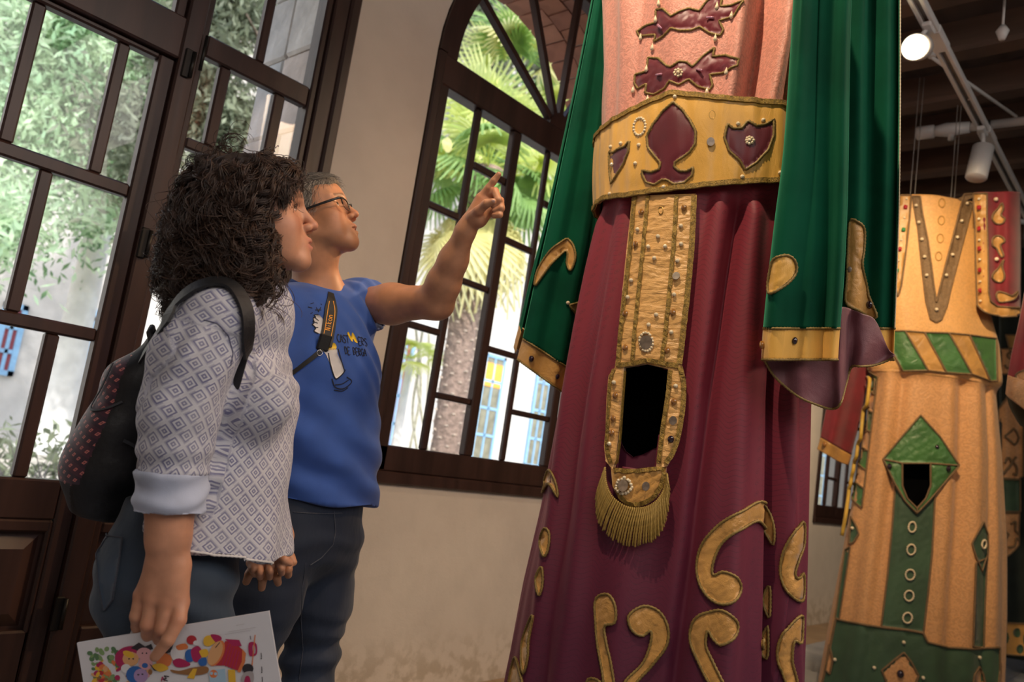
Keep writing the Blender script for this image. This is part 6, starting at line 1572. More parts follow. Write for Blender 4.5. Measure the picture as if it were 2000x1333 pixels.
# hand-drawn lettering CASTELLERS / DE BERGA, as strokes on a local slanted grid
GL = {'C': [[(1, .9), (.5, 1), (.1, .6), (.1, .3), (.5, 0), (1, .1)]], 'A': [[(0, 0), (.5, 1), (1, 0)], [(.2, .4), (.8, .4)]], 'S': [[(.95, .9), (.4, 1), (.1, .75), (.9, .3), (.6, 0), (.05, .1)]],
      'T': [[(0, 1), (1, 1)], [(.5, 1), (.5, 0)]], 'E': [[(1, 1), (.1, 1), (.1, 0), (1, 0)], [(.1, .5), (.8, .5)]], 'R': [[(.1, 0), (.1, 1), (.8, .9), (.8, .6), (.1, .5), (.9, 0)]],
      'D': [[(.1, 0), (.1, 1), (.8, .8), (.9, .3), (.1, 0)]], 'B': [[(.1, 0), (.1, 1), (.8, .85), (.2, .52), (.9, .3), (.1, 0)]], 'G': [[(1, .9), (.4, 1), (.1, .4), (.5, 0), (.95, .2), (.95, .5), (.6, .5)]],
      'I': [[(.5, 0), (.5, 1)]], 'N': [[(.1, 0), (.1, 1), (.9, 0), (.9, 1)]], 'K': [[(.1, 0), (.1, 1)], [(.9, 1), (.1, .45), (.9, 0)]], 'O': [[(.5, 0), (.1, .3), (.1, .7), (.5, 1), (.9, .7), (.9, .3), (.5, 0)]],
      'M': [[(0, 0), (.1, 1), (.5, .4), (.9, 1), (1, 0)]], 'i': [[(.5, 0), (.5, .62)], [(.5, .85), (.5, .95)]], 'k': [[(.15, 0), (.15, 1)], [(.8, .65), (.15, .3), (.85, 0)]], 'o': [[(.5, 0), (.12, .18), (.12, .48), (.5, .66), (.88, .48), (.88, .18), (.5, 0)]], 'n': [[(.15, 0), (.15, .66)], [(.15, .5), (.5, .68), (.85, .5), (.85, 0)]],
      'L': [[(.1, 1), (.1, 0), (.9, 0)]]}
def letters(txt, x0, y0, dx, dy, w_, h_, wd, skip='', mb=None, lean=0.0):
    for i, ch in enumerate(txt):
        if ch in GL and i not in skip:
            for s_ in GL[ch]:
                stroke([(x0+dx*i+p[0]*w_+p[1]*h_*lean, y0+dy*i+p[0]*dy*.8-p[1]*h_) for p in s_], wd, mb)
letters('CASTELLERS', 659, 668, 5.9, .9, 5.2, 15, .0021, (4, 5, 6), ink, -.15)
letters('DE BERGA', 674, 692, 5.3, .6, 4.8, 14, .0021, (), ink, -.15)
ink.build('print_lines', PRINT_BLACK, tee, kind='stuff')

# camera strap across the chest (worn by the man)
strap = empty('camera_strap', tuple(P(640, 640, 2.05)), 'black camera strap with yellow edges and lettering across the blue t-shirt', 'strap')
def on_tee(pxs, lift, n=40):
    Pq, Nq = [], []
    for q in spline([(a, b, 0) for a, b in pxs], n):
        h = cast(q[0], q[1], tee_bvh)
        if h is not None: Pq.append(h[0]+h[1]*lift); Nq.append(h[1])
    return Pq, Nq
p1, n1 = on_tee([(645, 574), (646, 590), (645, 610), (641, 640), (637, 662), (634, 676)], .003)
MB().ribbon(p1, n1, [.016+.020*min(1, i/14) for i in range(len(p1))], .002).build('shoulder_pad', STRAP, strap)
for off in (-7.5, 7.5):
    pe, ne = on_tee([(645+off*.5, 590), (645+off*.95, 610), (641+off, 640), (637+off, 660)], .0052)
    if len(pe) > 3: MB().ribbon(pe, ne, .0017, .0004).build('yellow_edge', STRAP_TXT, strap)
ik = MB()
for i, ch in enumerate('Nikon'):
    for s_ in GL[ch]:
        cx, cy = 637.5+i*2.6*.42, 644-i*6.1
        sc_ = 1.0
        stroke([(cx+(p[1]-.5)*-9.5*sc_*.95-.0+(p[0])*1.6, cy-(p[0]-.5)*5.0+(p[1]-.5)*-2.2) for p in s_], .0016, ik, lift=.0058)
ik.build('strap_lettering', STRAP_TXT, strap)
p2, n2 = on_tee([(634, 676), (627, 684), (612, 697), (590, 713), (566, 731), (545, 748)], .003)
MB().ribbon(p2, n2, .011, .002).build('webbing', STRAP, strap)
kb = MB(); c_ = cast(631, 671, tee_bvh); kb.cbox((-.016, -.004, -.022), (.016, .006, .022), .004)
Ax = np.array([unit(np.cross(c_[1], unit(P(640, 650, 2)-P(628, 690, 2)))), c_[1], unit(P(640, 650, 2)-P(628, 690, 2))])
mesh_obj('buckle', c_[0]+.006*c_[1]+np.array(kb.v)@Ax, kb.f, STRAP, strap)
kb = MB(); rp = [P(623+5*math.cos(a), 690+5*math.sin(a), 2.03) for a in np.linspace(0, 6.28, 16, endpoint=False)]
h_ = cast(623, 690, tee_bvh); ax_ = unit(np.cross(h_[1], Z)); az_ = np.cross(h_[1], ax_)
kb.tube([h_[0]+.005*h_[1]+.007*(math.cos(a)*ax_+math.sin(a)*az_) for a in np.linspace(0, 6.28, 16, endpoint=False)], .001, 6, closed=True)
kb.build('ring', basic('steel', (.6, .6, .6), .25, 0, metal=1), strap, True)

# spectacles
gl = empty('eyeglasses', tuple(hp(.11, 0, .013)), 'black half-rim spectacles on the face of the man', 'glasses')
def rimpts(y, rx=.0225, rz=.0165, n=28):
    out = []
    for a in np.linspace(0, 2*math.pi, n, endpoint=False):
        ca, sa = math.cos(a), math.sin(a); ss = lambda q, e: math.copysign(abs(q)**e, q)
        yy = y*.0345+rx*ss(ca, .75); out.append(hp(.1080-abs(yy)*.13+.001, yy, .002+rz*ss(sa, .75)))
    return out
for y in (1, -1):
    rp = rimpts(y); mb = MB(); up_ = [p for p, a in zip(rp, np.linspace(0, 2*math.pi, 28, endpoint=False)) if math.sin(a) > -.25]
    k = np.argsort([(p-HO)@hL for p in up_]); mb.tube([up_[i] for i in k], .0019, 8); mb.build('brow_rim', BLACK, gl, True)
    MB().tube(rp, .0008, 6, closed=True).build('rim_wire', BLACK, gl, True)
    c0 = np.mean(rp, 0); mb = MB(); mb.add([c0]+rp, [(0, i+1, (i+1) % 28+1) for i in range(28)]); mb.build('lens', LENS, gl, True)
    tp = [hp(.1045, y*.0590, .011), hp(.098, y*.068, .012), hp(.06, y*.0745, .010), hp(.0, y*.0805, .007), hp(-.02, y*.082, -.008)]
    MB().tube(tp, [.0032, .0036, .0034, .003, .002], 8, flat=.5, upv=hL).build('temple', BLACK, gl, True)
MB().tube([hp(.109, .011, .008), hp(.113, 0, .012), hp(.109, -.011, .008)], .0015, 8).build('bridge', BLACK, gl, True)
# ------------------------------------------------------------------ the woman
woman = empty('person', tuple(v3([*P(390, 1000, 1.5)[:2], 0])), 'woman with dark curly hair in a diamond patterned blouse holding a booklet', 'person', 'visitors looking at the costumes')
wf = unit(math.cos(math.radians(7))*R0+math.sin(math.radians(7))*F0); wl = np.cross(Z, wf); WA = np.array([wf, wl, Z])
hlw = unit(math.cos(math.radians(9))*R0+math.sin(math.radians(9))*F0); pw = math.radians(17)
hfw = math.cos(pw)*hlw+math.sin(pw)*Z; hLw = np.cross(Z, hlw); huw = np.cross(hfw, hLw); WS = .93
WO = P(621, 441, 1.5)-WS*(.124*hfw-.0195*huw)
wb = Sdf().grp()
hpw, HWA = head_prims(wb, WO, hfw, hLw, huw, WS, .0015, False)
nw = P(490, 600, 1.5)
wb.chain([hpw(-.012, 0, -.03), hpw(-.022, 0, -.085), nw], [.046, .046, .055], .03)
wsR, weR, wwR = P(425, 625, 1.37), P(345, 885, 1.335), P(328, 1098, 1.325)
wsL, weL, wwL = P(470, 612, 1.63), P(478, 850, 1.70), P(508, 1052, 1.715)
wb.cone(nw, wsR, .05, .045, .03); wb.cone(nw, wsL, .05, .045, .03); wb.cone(nw, P(462, 700, 1.53), .05, .05, .04)
wb.chain([wsR, weR], [.046, .040], .03)
wb.chain([weR, P(333, 985, 1.33), P(329, 1050, 1.326), wwR], [.041, .0345, .0305, .0285], .03)
wb.chain([wsL, weL, wwL], [.046, .038, .026], .03)
# right hand over the booklet
wb.grp(.014)
d_ = 1.315
hw0, hw1 = P(313, 1108, 1.322), P(343, 1108, 1.322)
mcp = [P(352, 1178, d_-.004), P(326, 1176, d_-.012), P(299, 1170, d_-.010), P(277, 1162, d_)]
for q, r in zip(mcp, (.0150, .0150, .0145, .0135)):
    wb.cone(hw0 if q is mcp[3] or q is mcp[2] else hw1, q, .0215, r, .016)
wb.chain([mcp[0], P(349, 1212, 1.293), P(328, 1251, 1.280), P(303, 1283, 1.281)], [.0145, .0120, .0105, .0085], .004)
wb.chain([mcp[1], P(318, 1228, 1.292), P(312, 1243, 1.318), P(309, 1262, 1.338)], [.0142, .0125, .0108, .0090], .004)
wb.chain([mcp[2], P(289, 1220, 1.297), P(289, 1238, 1.320), P(292, 1258, 1.338)], [.0138, .0120, .0104, .0088], .004)
wb.chain([mcp[3], P(267, 1204, 1.308), P(268, 1224, 1.326), P(274, 1246, 1.338)], [.0125, .0108, .0094, .0080], .004)
wb.chain([P(340, 1125, 1.345), P(352, 1165, 1.360), P(350, 1205, 1.362), P(338, 1245, 1.352)], [.0170, .0135, .0115, .0095], .008)
# left hand laced with the man's fingers
wb.grp(.012)
lk = P(520, 1088, 1.735); wb.cone(wwL, lk, .024, .020, .02)
for (a, b, c) in (((490, 1100), (494, 1112), (497, 1122)), ((505, 1102), (507, 1118), (508, 1128)), ((527, 1102), (527, 1116), (527, 1128)), ((546, 1098), (549, 1110), (550, 1120))):
    q = [P(*a, 1.722), P(*b, 1.708), P(*c, 1.722)]; wb.cone(lk, q[0], .015, .0100, .010); wb.chain(q, [.0100, .0088, .0076], .003)
wb.chain([P(540, 1085, 1.72), P(556, 1094, 1.71), P(566, 1100, 1.715)], [.012, .0095, .0078], .005)
body_w = body_mesh(wb, .0022, woman, SKIN_W, [lambda v: head_tone(v, WO, hfw, hLw, huw, WS, 0), joint_tone(mcp+[P(349, 1212, 1.293), P(318, 1228, 1.292), P(289, 1220, 1.297)], .013)])
eyes(woman, hpw, HWA, WS, hfw+.08*huw-.38*hLw, IRIS)
# lashes
for y in (1, -1):
    mb = MB()
    for t in np.linspace(-1, 1, 9):
        b_ = hpw(.087-abs(t)*.004, y*.0315+t*.0115, .0178-.0025*t*t)
        mb.tube([b_, b_+WS*(.003*hfw+.0005*huw), b_+WS*(.0055*hfw+.0025*huw)], [.0003, .00025, .0001], 4)
    mb.build('eyelashes', BLACK, woman, kind='stuff')

def smooth_line(p, it=12):
    for _ in range(it): p[1:-1] = (p[:-2]+2*p[1:-1]+p[2:])/4
    return p
# curly hair: a dark mass and thousands of separate curls
hg = Sdf().grp(.03)
hg.ell(hpw(-.018, 0, .050), .0950, None, .03)
for x, y, d, r in ((462, 425, 1.5, .094), (422, 485, 1.5, .086), (390, 555, 1.50, .064), (452, 552, 1.47, .082), (496, 500, 1.42, .050), (505, 560, 1.43, .032), (528, 370, 1.47, .056), (542, 350, 1.50, .042), (470, 470, 1.60, .085), (512, 425, 1.57, .055)):
    hg.ell(P(x, y, d), r, None, .045)
hvw, hqw = hg.mesh(.005); nn = vnormals(hvw, hqw)
hvw = hvw-nn*(.015+.004*np.sin(wobble(hvw, 31, 55, 2.2)))[:, None]
hair_w = mesh_obj('hair', hvw, hqw, SCALP_W, woman, True)
NS = 430; KS = 52
hc = P(455, 455, 1.5)
dirs = rng.normal(size=(NS, 3)); dirs /= np.linalg.norm(dirs, axis=1)[:, None]
dirs[:, 2] = np.where(rng.uniform(size=NS) < .35, np.abs(dirs[:, 2]), dirs[:, 2])
X = project_level(hg.f, hc+.09*dirs, 0)
hb = bvh_of(hvw, hqw); HP = [(480, 312), (560, 322), (594, 345), (592, 380), (562, 400), (556, 450), (540, 520), (520, 582), (470, 590), (400, 560), (400, 350)]
xs2 = []
while len(xs2) < 260:
    q = (rng.uniform(400, 596), rng.uniform(310, 590))
    if not inside(q, HP) or (q[0] < 500 and rng.uniform() < .6): continue
    h = hb.ray_cast(Vector(CAM), Vector(unit(ray(*q))))
    if h[0] is not None: xs2.append(np.array(h[0]))
X = np.vstack([X, project_level(hg.f, np.array(xs2), 0)]); NS = len(X)
lvl = rng.uniform(-.010, .008, NS)
steps = rng.uniform(.0022, .0042, NS)
path = np.zeros((NS, KS, 3)); N_ = np.zeros((NS, KS, 3))
xf = ((X-WO)@hfw/WS)[:, None]; ys = ((X-WO)@hLw)[:, None]
drift = rng.normal(size=(NS, 3))*.28+np.array([0, 0, -1.0])-hfw*np.clip(xf/.05, 0, 2.2)*.75+hLw*np.sign(ys)*np.clip(xf/.06, 0, 1)*.5-.25*wf*np.clip(((X-hc)@wf)[:, None]/-.1, -.6, 1)*-1
for k in range(KS):
    G = grad(hg.f, X); G /= np.maximum(np.linalg.norm(G, axis=1), 1e-6)[:, None]
    path[:, k] = X; N_[:, k] = G
    fl = np.clip((k/KS-.45), 0, 1)[..., None]*.55 if np.ndim(k) else max(0, k/KS-.5)*.75
    T = drift-G*((drift*G).sum(1)*(1-fl))[:, None]+G*fl*rng.uniform(0, .5, NS)[:, None]
    T /= np.maximum(np.linalg.norm(T, axis=1), 1e-6)[:, None]
    X = X+T*steps[:, None]
    dd = hg.f(X)-lvl; X = X-G*(dd*(.35 if k < KS*.6 else .06))[:, None]
Tn = np.gradient(path, axis=1); Tn /= np.maximum(np.linalg.norm(Tn, axis=2), 1e-6)[..., None]
Bn = np.cross(Tn, N_); Bn /= np.maximum(np.linalg.norm(Bn, axis=2), 1e-6)[..., None]
# tresses: neighbouring curls share phase and pitch
cell = np.floor(path[:, 0]/.024).astype(int); key = (cell[:, 0]*73856093 ^ cell[:, 1]*19349663 ^ cell[:, 2]*83492791) % 997
kr = np.random.default_rng(3); ph0 = kr.uniform(0, 6.28, 997)[key]+rng.normal(size=NS)*.38; wlen = kr.uniform(.036, .066, 997)[key]; sgn = np.where(kr.uniform(size=997)[key] < .5, 1, -1)
arc = np.arange(KS)[None]*steps[:, None]; amp = (.0030+.0095*np.clip(np.arange(KS)[None]/KS*1.5, 0, 1))*kr.uniform(.7, 1.25, 997)[key][:, None]
ph = ph0[:, None]+sgn[:, None]*arc/wlen[:, None]*6.283
curls = path+amp[..., None]*(np.cos(ph)[..., None]*Bn+np.sin(ph)[..., None]*N_)
# keep the face clear
L = curls-WO; fx, fz = L@hfw/WS, L@huw/WS
bad = ((fx > .068+.20*np.clip(fz-.02, -.08, 0)) & (fz < .045) & (fz > -.17)) | ((fx > .108) & (fz > .02))
first = np.where(bad.any(1), bad.argmax(1), KS); good = first > 9
curls, first = curls[good], first[good]
for i in np.where(first < KS)[0]: curls[i] = np.stack([np.interp(np.linspace(0, first[i]-1, KS), np.arange(KS), curls[i][:, k]) for k in range(3)], 1)   # cut where the face begins
fb = bvh_obj(body_w, hair_w); fringe = []
for i in range(64):                                                                         # the fringe: locks laid forward and down over the brow
    t = rng.uniform(); a = (rng.uniform(500, 560), rng.uniform(312, 330)); e = (600-46*t+rng.uniform(-4, 2), 352+52*t+rng.uniform(-10, 8)); m_ = ((a[0]+e[0])/2+rng.uniform(4, 20), (a[1]+e[1])/2-rng.uniform(2, 16))
    q = spline([(*a, 0), (*m_, 0), (*e, 0)], KS); pts = []
    for j, c in enumerate(q):
        h = fb.ray_cast(Vector(CAM), Vector(unit(ray(c[0], c[1]))))
        w_ = 2*math.pi*j/KS*rng.uniform(1.6, 1.9)
        pts.append((np.array(h[0])-FW*(.008+.004*math.sin(w_+i)) if h[0] is not None else (pts[-1]+np.array([0, 0, -.002]) if pts else None)))
        if pts[-1] is None: break
        pts[-1] = pts[-1]+UP*.003*math.cos(w_+i)
    if len(pts) == KS: fringe.append(smooth_line(np.array(pts)))
curls = np.concatenate([curls, np.array(fringe)])
M_ = 15; base_ = np.repeat(curls, M_, 0); n_b = len(base_)                                   # every lock is a bundle of strands
off_ = rng.normal(size=(n_b, 3))*.0034; kk = np.linspace(0, 1, KS)[None, :, None]
stray = np.where(rng.uniform(size=n_b) < .12, 3.0, 1.0)[:, None, None]
jit = np.stack([np.sin(kk[..., 0]*rng.uniform(6, 16, (n_b, 1))+rng.uniform(0, 6.28, (n_b, 1))) for _ in range(3)], -1)*.0016
curls = base_+off_[:, None]*(.55+.75*kk)*stray+jit*kk*stray
hair_curves('hair_curls', curls, np.linspace(.00075, .00035, KS), np.clip(np.repeat(rng.uniform(0, 1, n_b//M_)**1.5, M_)*.75+rng.uniform(-.1, .3, n_b), 0, 1), HAIR_W, hair_w)

# blouse
bl = Sdf().grp(.03); sc = (1, 1.22, 1)
bl.chain([P(470, 650, 1.525), P(450, 775, 1.535), P(426, 900, 1.535), P(400, 1110, 1.53)], [.090, .114, .132, .160], .03, axes=WA, sc=sc)
bl.ell(P(514, 785, 1.435), (.058, .062, .062), WA, .05); bl.ell(P(516, 785, 1.565), (.058, .062, .062), WA, .05)
bl.cone(P(492, 602, 1.5), wsR, .066, .060, .05); bl.cone(P(492, 602, 1.5), wsL, .066, .060, .05)
a_, b_ = P(226, 1003, 1.5), P(560, 1097, 1.5); nrm = np.cross(b_-a_, wl); nrm = nrm if nrm[2] < 0 else -nrm
bl.cut(a_, nrm)
bl.grp(.012)
bl.chain([wsR, P(376, 700, 1.352), P(352, 800, 1.343), P(337, 925, 1.335)], [.0655, .0660, .0630, .0565], .03)
bl.cut(P(337, 922, 1.335), unit(P(330, 1000, 1.33)-P(337, 920, 1.335)))
bl.grp(.03); bl.chain([wsL, weL, P(500, 1010, 1.705)], [.062, .055, .048], .03)
bv, bq = bl.mesh(.0042); nn = vnormals(bv, bq)
# folds: drag lines from the shoulder to the elbow and under the bust
ax_ = unit(P(337, 925, 1.335)-wsR); rel = bv-wsR; t = rel@ax_; rad = np.linalg.norm(rel-t[:, None]*ax_, axis=1)
slv = (rad < .085)*(t > .02)*(t < .33)*(((bv-P(425, 700, 1.5))@wl) < -.06)
diag = rel@wf
bv = bv+nn*(slv*(.0060*np.exp(-((t-.10)/.09)**2)*np.sin(diag*95+t*42+wobble(bv, 41, 8, .8))+.0045*np.exp(-((t-.27)/.06)**2)*np.sin(t*120+diag*30))+wobble(bv, 43, 11, .0032))[:, None]
zz = bv[:, 2]; fxw = (bv-P(420, 900, 1.5))@wf
tor = 1-slv
bv = bv+nn*(tor*.0035*np.exp(-((zz-P(540, 720, 1.4)[2])/.05)**2)*(fxw > .03)*np.sin(zz*110-fxw*60))[:, None]
bv = bv+nn*(tor*np.clip((P(400, 930, 1.5)[2]-zz)/.12, 0, 1)*.0055*np.sin(fxw*38+(bv@wl)*30+wobble(bv, 44, 5, .9)))[:, None]
blouse = mesh_obj('blouse', bv, bq, BLOUSE, woman, True); blouse_bvh = bvh_of(bv, bq)
# cloth coordinates: round the torso, and round the sleeve
cen = np.stack([np.interp(-zz, [-P(470, 650, 1.525)[2], -P(400, 1110, 1.53)[2]], [P(470, 650, 1.525)[k], P(400, 1110, 1.53)[k]]) for k in (0, 1)], 1)
q = bv[:, :2]-cen; th = np.arctan2(q@wl[:2]/1.22, q@wf[:2])
upat = np.stack([th*.140, zz, 0*zz], 1)
s1 = unit(np.cross(ax_, wl)); s2 = np.cross(ax_, s1)
th2 = np.arctan2(rel@s2, rel@s1); spat = np.stack([th2*.066, t, 0*t], 1)
pat = np.where((slv > 0)[:, None], spat, upat); set_attr(blouse, 'pat', pat)
cu = Sdf().grp(.02); c0, c1 = P(338, 916, 1.335), P(331, 1003, 1.33); ca = unit(c1-c0)
cu.chain([c0, c1], [.0600, .0575], .02); cu.cut(c1-.002*ca, ca); cu.cut(c0+.004*ca, -ca); cu.cone(c1+.02*ca, c1-.03*ca, .050, .046, .004, sub=True)
cv, cq = cu.mesh(.0035); nn = vnormals(cv, cq); tc = (cv-c0)@ca
cv = cv+nn*(.0030*np.sin(tc*150+wobble(cv, 51, 14, 1.6))+wobble(cv, 52, 25, .0018))[:, None]
mesh_obj('sleeve_cuff', cv, cq, CUFF, blouse, True)
stitched([(222, 1005), (228, 1028), (245, 1049), (290, 1062), (330, 1070), (420, 1084), (500, 1095), (557, 1102)], blouse_bvh, blouse, .0022, PRINT_WHITE, 'hem')
stitched([(398, 625), (425, 632), (446, 655), (455, 690), (450, 715)], blouse_bvh, blouse, .0010, basic('seam_thread', (.12, .12, .2), .8, 0), 'armhole_seam')
cl_ = ring_on(lambda X: np.linalg.norm((X-nw)-((X-nw)@unit(hpw(-.02, 0, -.08)-nw))[:, None]*unit(hpw(-.02, 0, -.08)-nw), axis=1)-.062, P(487, 590, 1.5), wf, wl, off=0)
MB().tube(cl_, .006, 8, closed=True, flat=2.6, upv=Z).build('collar', BLOUSE, blouse, True)

# jeans
jw = Sdf().grp(.03)
wkR, wkL = P(338, 1420, 1.43), P(345, 1420, 1.60)
waR = v3([*(wkR-.03*wf)[:2], .10]); waL = v3([*(wkL-.01*wf)[:2], .10])
jw.chain([P(362, 1010, 1.52), P(335, 1120, 1.52)], [.112, .122], .04, axes=WA, sc=(1, 1.30, 1)); jw.cut(P(370, 985, 1.5), Z)
jw.ell(P(290, 1115, 1.45), (.075, .08, .09), WA, .04); jw.ell(P(290, 1115, 1.58), (.075, .08, .09), WA, .04)
jw.grp(.04)
for h_, k_, a_ in ((P(336, 1150, 1.44), wkR, waR), (P(335, 1150, 1.58), wkL, waL)):
    jw.chain([h_, h_+(k_-h_)*.45, k_, k_+(a_-k_)*.3, a_], [.112, .100, .070, .068, .054], .04)
jw.cut(v3([0, 0, .045]), -Z)
jv, jq = jw.mesh(.006); nn = vnormals(jv, jq); kz = np.exp(-((jv[:, 2]-P(325, 1190, 1.42)[2])/.06)**2)+np.exp(-((jv[:, 2]-wkR[2])/.1)**2)
jv = jv+nn*(kz*.005*np.sin(jv[:, 2]*90+(jv@wf)*40+wobble(jv, 61, 8, 1.5))+wobble(jv, 62, 9, .003))[:, None]
jeans_w = mesh_obj('jeans', jv, jq, DENIM_W, woman, True); jw_bvh = bvh_of(jv, jq)
pk, rim_, rn_ = patch('back_pocket', [(188, 1044), (241, 1052), (232, 1115), (222, 1172), (206, 1194), (196, 1140)], jw_bvh, DENIM_W, jeans_w, .0025, 0, 8)
mb = MB(); cord(mb, [p+.001*n for p, n in zip(rim_, rn_)], .0013, True, True, .004); mb.build('pocket_stitching', STITCH, pk, True)
shoe(waR, wf, woman, BLACK); shoe(waL, wf, woman, BLACK)

# backpack
bp = Sdf().grp(.04); bsc = (1, 1.25, 1)
bp.chain([P(312, 680, 1.55), P(272, 775, 1.55), P(232, 885, 1.55), P(212, 955, 1.55)], [.028, .060, .078, .074], .05, axes=WA, sc=bsc)
bp.ell(P(205, 950, 1.55), (.066, .10, .055), WA, .04)
bp.cut(P(165, 1012, 1.5), unit(-Z*.93-.12*wf))
bp.cut(P(103, 935, 1.5), -wf)
pv, pq = bp.mesh(.0045); nn = vnormals(pv, pq)
pv = pv+nn*(wobble(pv, 71, 16, .0045)+.004*np.sin((pv@Z)*55+wobble(pv, 72, 9, 1.5)))[:, None]
pack = empty('backpack', tuple(P(200, 1000, 1.5)), 'black backpack with a dotted purple back panel worn by the woman', 'backpack')
fc = pv[pq].mean(1); pc = P(200, 850, 1.47); lat = (fc-pc)@wl; bk = (fc-pc)@wf
ql = [P(150, 985, 1.47), P(214, 830, 1.47), P(242, 715, 1.47)]; line = np.interp(fc[:, 2], [q[2] for q in ql], [(q-pc)@wf for q in ql])
fm = np.where(bk < line, 0, 1); fm = np.where(fc[:, 2] < P(110, 940, 1.47)[2], np.where(bk < (P(140, 980, 1.47)-pc)@wf, 2, 1), fm)
bag = mesh_obj('bag_body', pv, pq, [PACK_DOT, PACK_BLK, PACK_EDGE], pack, True, fm)
set_attr(bag, 'pat', np.stack([pv@(-.55*wl+.5*wf), pv[:, 2]*1.0-.35*(pv@wf), pv[:, 2]*0], 1))
pb_ = bvh_of(pv, pq)
p_, n_ = on(pb_, [(222, 712), (200, 760), (180, 800), (206, 800), (240, 785)], .002); 
if len(p_) > 4: MB().ribbon(p_, n_, .004, .002).build('zip', PACK_EDGE, bag)
p_, n_ = on(pb_, [(240, 860), (262, 872), (278, 890)], .003)
if len(p_) > 4: MB().ribbon(p_, n_, .006, .002).build('side_strap', PACK_EDGE, bag)
# straps lie over the shoulders on the blouse
sp_, sn_ = on(blouse_bvh, [(322, 650), (350, 598), (385, 568), (425, 557), (452, 566), (468, 588), (477, 615), (478, 650), (475, 690)], .006, 60)
sp_ = [P(280, 700, 1.43)+0*Z]+sp_ if len(sp_) else sp_; sn_ = [sn_[0]]+sn_
for _ in range(6): sp_ = [sp_[0]]+[(sp_[i-1]+2*sp_[i]+sp_[i+1])/4 for i in range(1, len(sp_)-1)]+[sp_[-1]]; sn_ = [sn_[0]]+[(sn_[i-1]+2*sn_[i]+sn_[i+1])/4 for i in range(1, len(sn_)-1)]+[sn_[-1]]
MB().ribbon(sp_, sn_, .026, .005).build('shoulder_strap', PACK_BLK, pack)
pa = [P(476, 690, 1.375), P(440, 800, 1.40), P(370, 900, 1.43), P(270, 960, 1.46)]
MB().ribbon(spline(pa, 20), [-F0]*20, .02, .003).build('strap_webbing', PACK_BLK, pack)
so = [q+ (1.5-1.40)*2*wl for q in sp_]; MB().ribbon(so, [n+0*wl for n in sn_], .026, .005).build('shoulder_strap', PACK_BLK, pack)
p_, n_ = P(296, 650, 1.5), None
MB().tube([P(300, 690, 1.48), P(292, 650, 1.48), P(297, 640, 1.5), P(300, 650, 1.53), P(304, 690, 1.53)], .006, 8).build('grab_loop', PACK_BLK, pack, True)

# ------------------------------------------------------------------ booklet in her hand
bk_ = empty('booklet', tuple(P(335, 1280, 1.33)), 'white printed booklet with a colourful drum illustration held by the woman', 'booklet')
ex = unit(P(525, 1195, 1.318)-P(150, 1257, 1.318)); ey_ = P(152, 1420, 1.318)-P(150, 1257, 1.318); ez = unit(np.cross(ex, ey_)); ez = ez if ez@FW < 0 else -ez
ey = unit(np.cross(ez, ex)); ey = ey if ey[2] > 0 else -ey
B0 = P(150, 1257, 1.318); BW = np.linalg.norm(P(525, 1195, 1.318)-B0); BH = .225
PAPER = basic('paper', (.70, .69, .72), .55, .03)
bf = lambda u_, v_, l=0: B0+ex*u_-ey*v_+ez*l
for i in range(4):
    mb = MB(); o_ = -.0012*i-.004*0; mb.add([bf(0, 0, o_), bf(BW, 0, o_), bf(BW, BH, o_), bf(0, BH, o_), bf(0, 0, o_-.0007), bf(BW, 0, o_-.0007), bf(BW, BH, o_-.0007), bf(0, BH, o_-.0007)],
        [(0, 3, 2, 1), (4, 5, 6, 7), (0, 1, 5, 4), (1, 2, 6, 5), (2, 3, 7, 6), (3, 0, 4, 7)]); mb.build('page', PAPER, bk_)
mb = MB(); q = [bf(.075, .02, -.006), bf(.097, -.020, -.012), bf(.106, -.045, -.020), bf(.118, -.030, -.016), bf(.135, .02, -.006)]
mb.add(q+[p-.0008*ez for p in q], [(0, 1, 2, 3, 4), (9, 8, 7, 6, 5)]+[(i, i+5, (i+1) % 5+5, (i+1) % 5) for i in range(5)]); mb.build('folded_leaf', PAPER, bk_)
inkc = {n: basic('ink_'+n, c, .5, 0) for n, c in dict(red=(.46, .03, .04), crimson=(.42, .02, .10), tan=(.72, .38, .17), yellow=(.78, .46, .04), green=(.10, .20, .09), leaf=(.22, .34, .14), blue=(.03, .13, .42), sky=(.38, .55, .68), violet=(.42, .28, .50), pink=(.70, .36, .38), brown=(.30, .14, .05), black=(.03, .025, .03), orange=(.70, .20, .06), white=(.72, .71, .72), grey=(.40, .36, .36)).items()}
PXW = BW/375.0
art = {n: MB() for n in inkc}; lay = [0]
def bpx(x, y):
    """booklet coordinates of a photo pixel"""
    d = ray(x, y); t = ((B0-CAM)@ez)/(d@ez); p = CAM+d*t-B0; return p@ex, -(p@ey)
def blob(col, pts, raw=False, sm=True):
    lay[0] += 1; pts = pts if raw else [bpx(*p) for p in pts]
    q = [tuple(p[:2]) for p in (curve([(a, b, 0) for a, b in pts]) if sm else pts)]
    q = q[::2] if len(q) > 40 else q
    q = [(min(max(a, .003), BW-.003), min(max(b, .003), BH-.003)) for a, b in q]
    l = .0003+lay[0]*.000012; mb = art[col]; V = [bf(a, b, l) for a, b in q]
    nrm_ = sum((np.cross(V[i]-V[0], V[i+1]-V[0]) for i in range(1, len(V)-1)), np.zeros(3)); V = V if nrm_@ez > 0 else V[::-1]
    mb.add(V, [tuple(range(len(V)))])
def disc(col, x, y, rx, ry=None, rot=0, n=14):
    ry = ry or rx; c_, s_ = math.cos(rot), math.sin(rot)
    blob(col, [(x+rx*math.cos(t)*c_-ry*math.sin(t)*s_, y+rx*math.cos(t)*s_+ry*math.sin(t)*c_) for t in np.linspace(0, 6.283, n, endpoint=False)], sm=False)
r_ = random.Random(5)
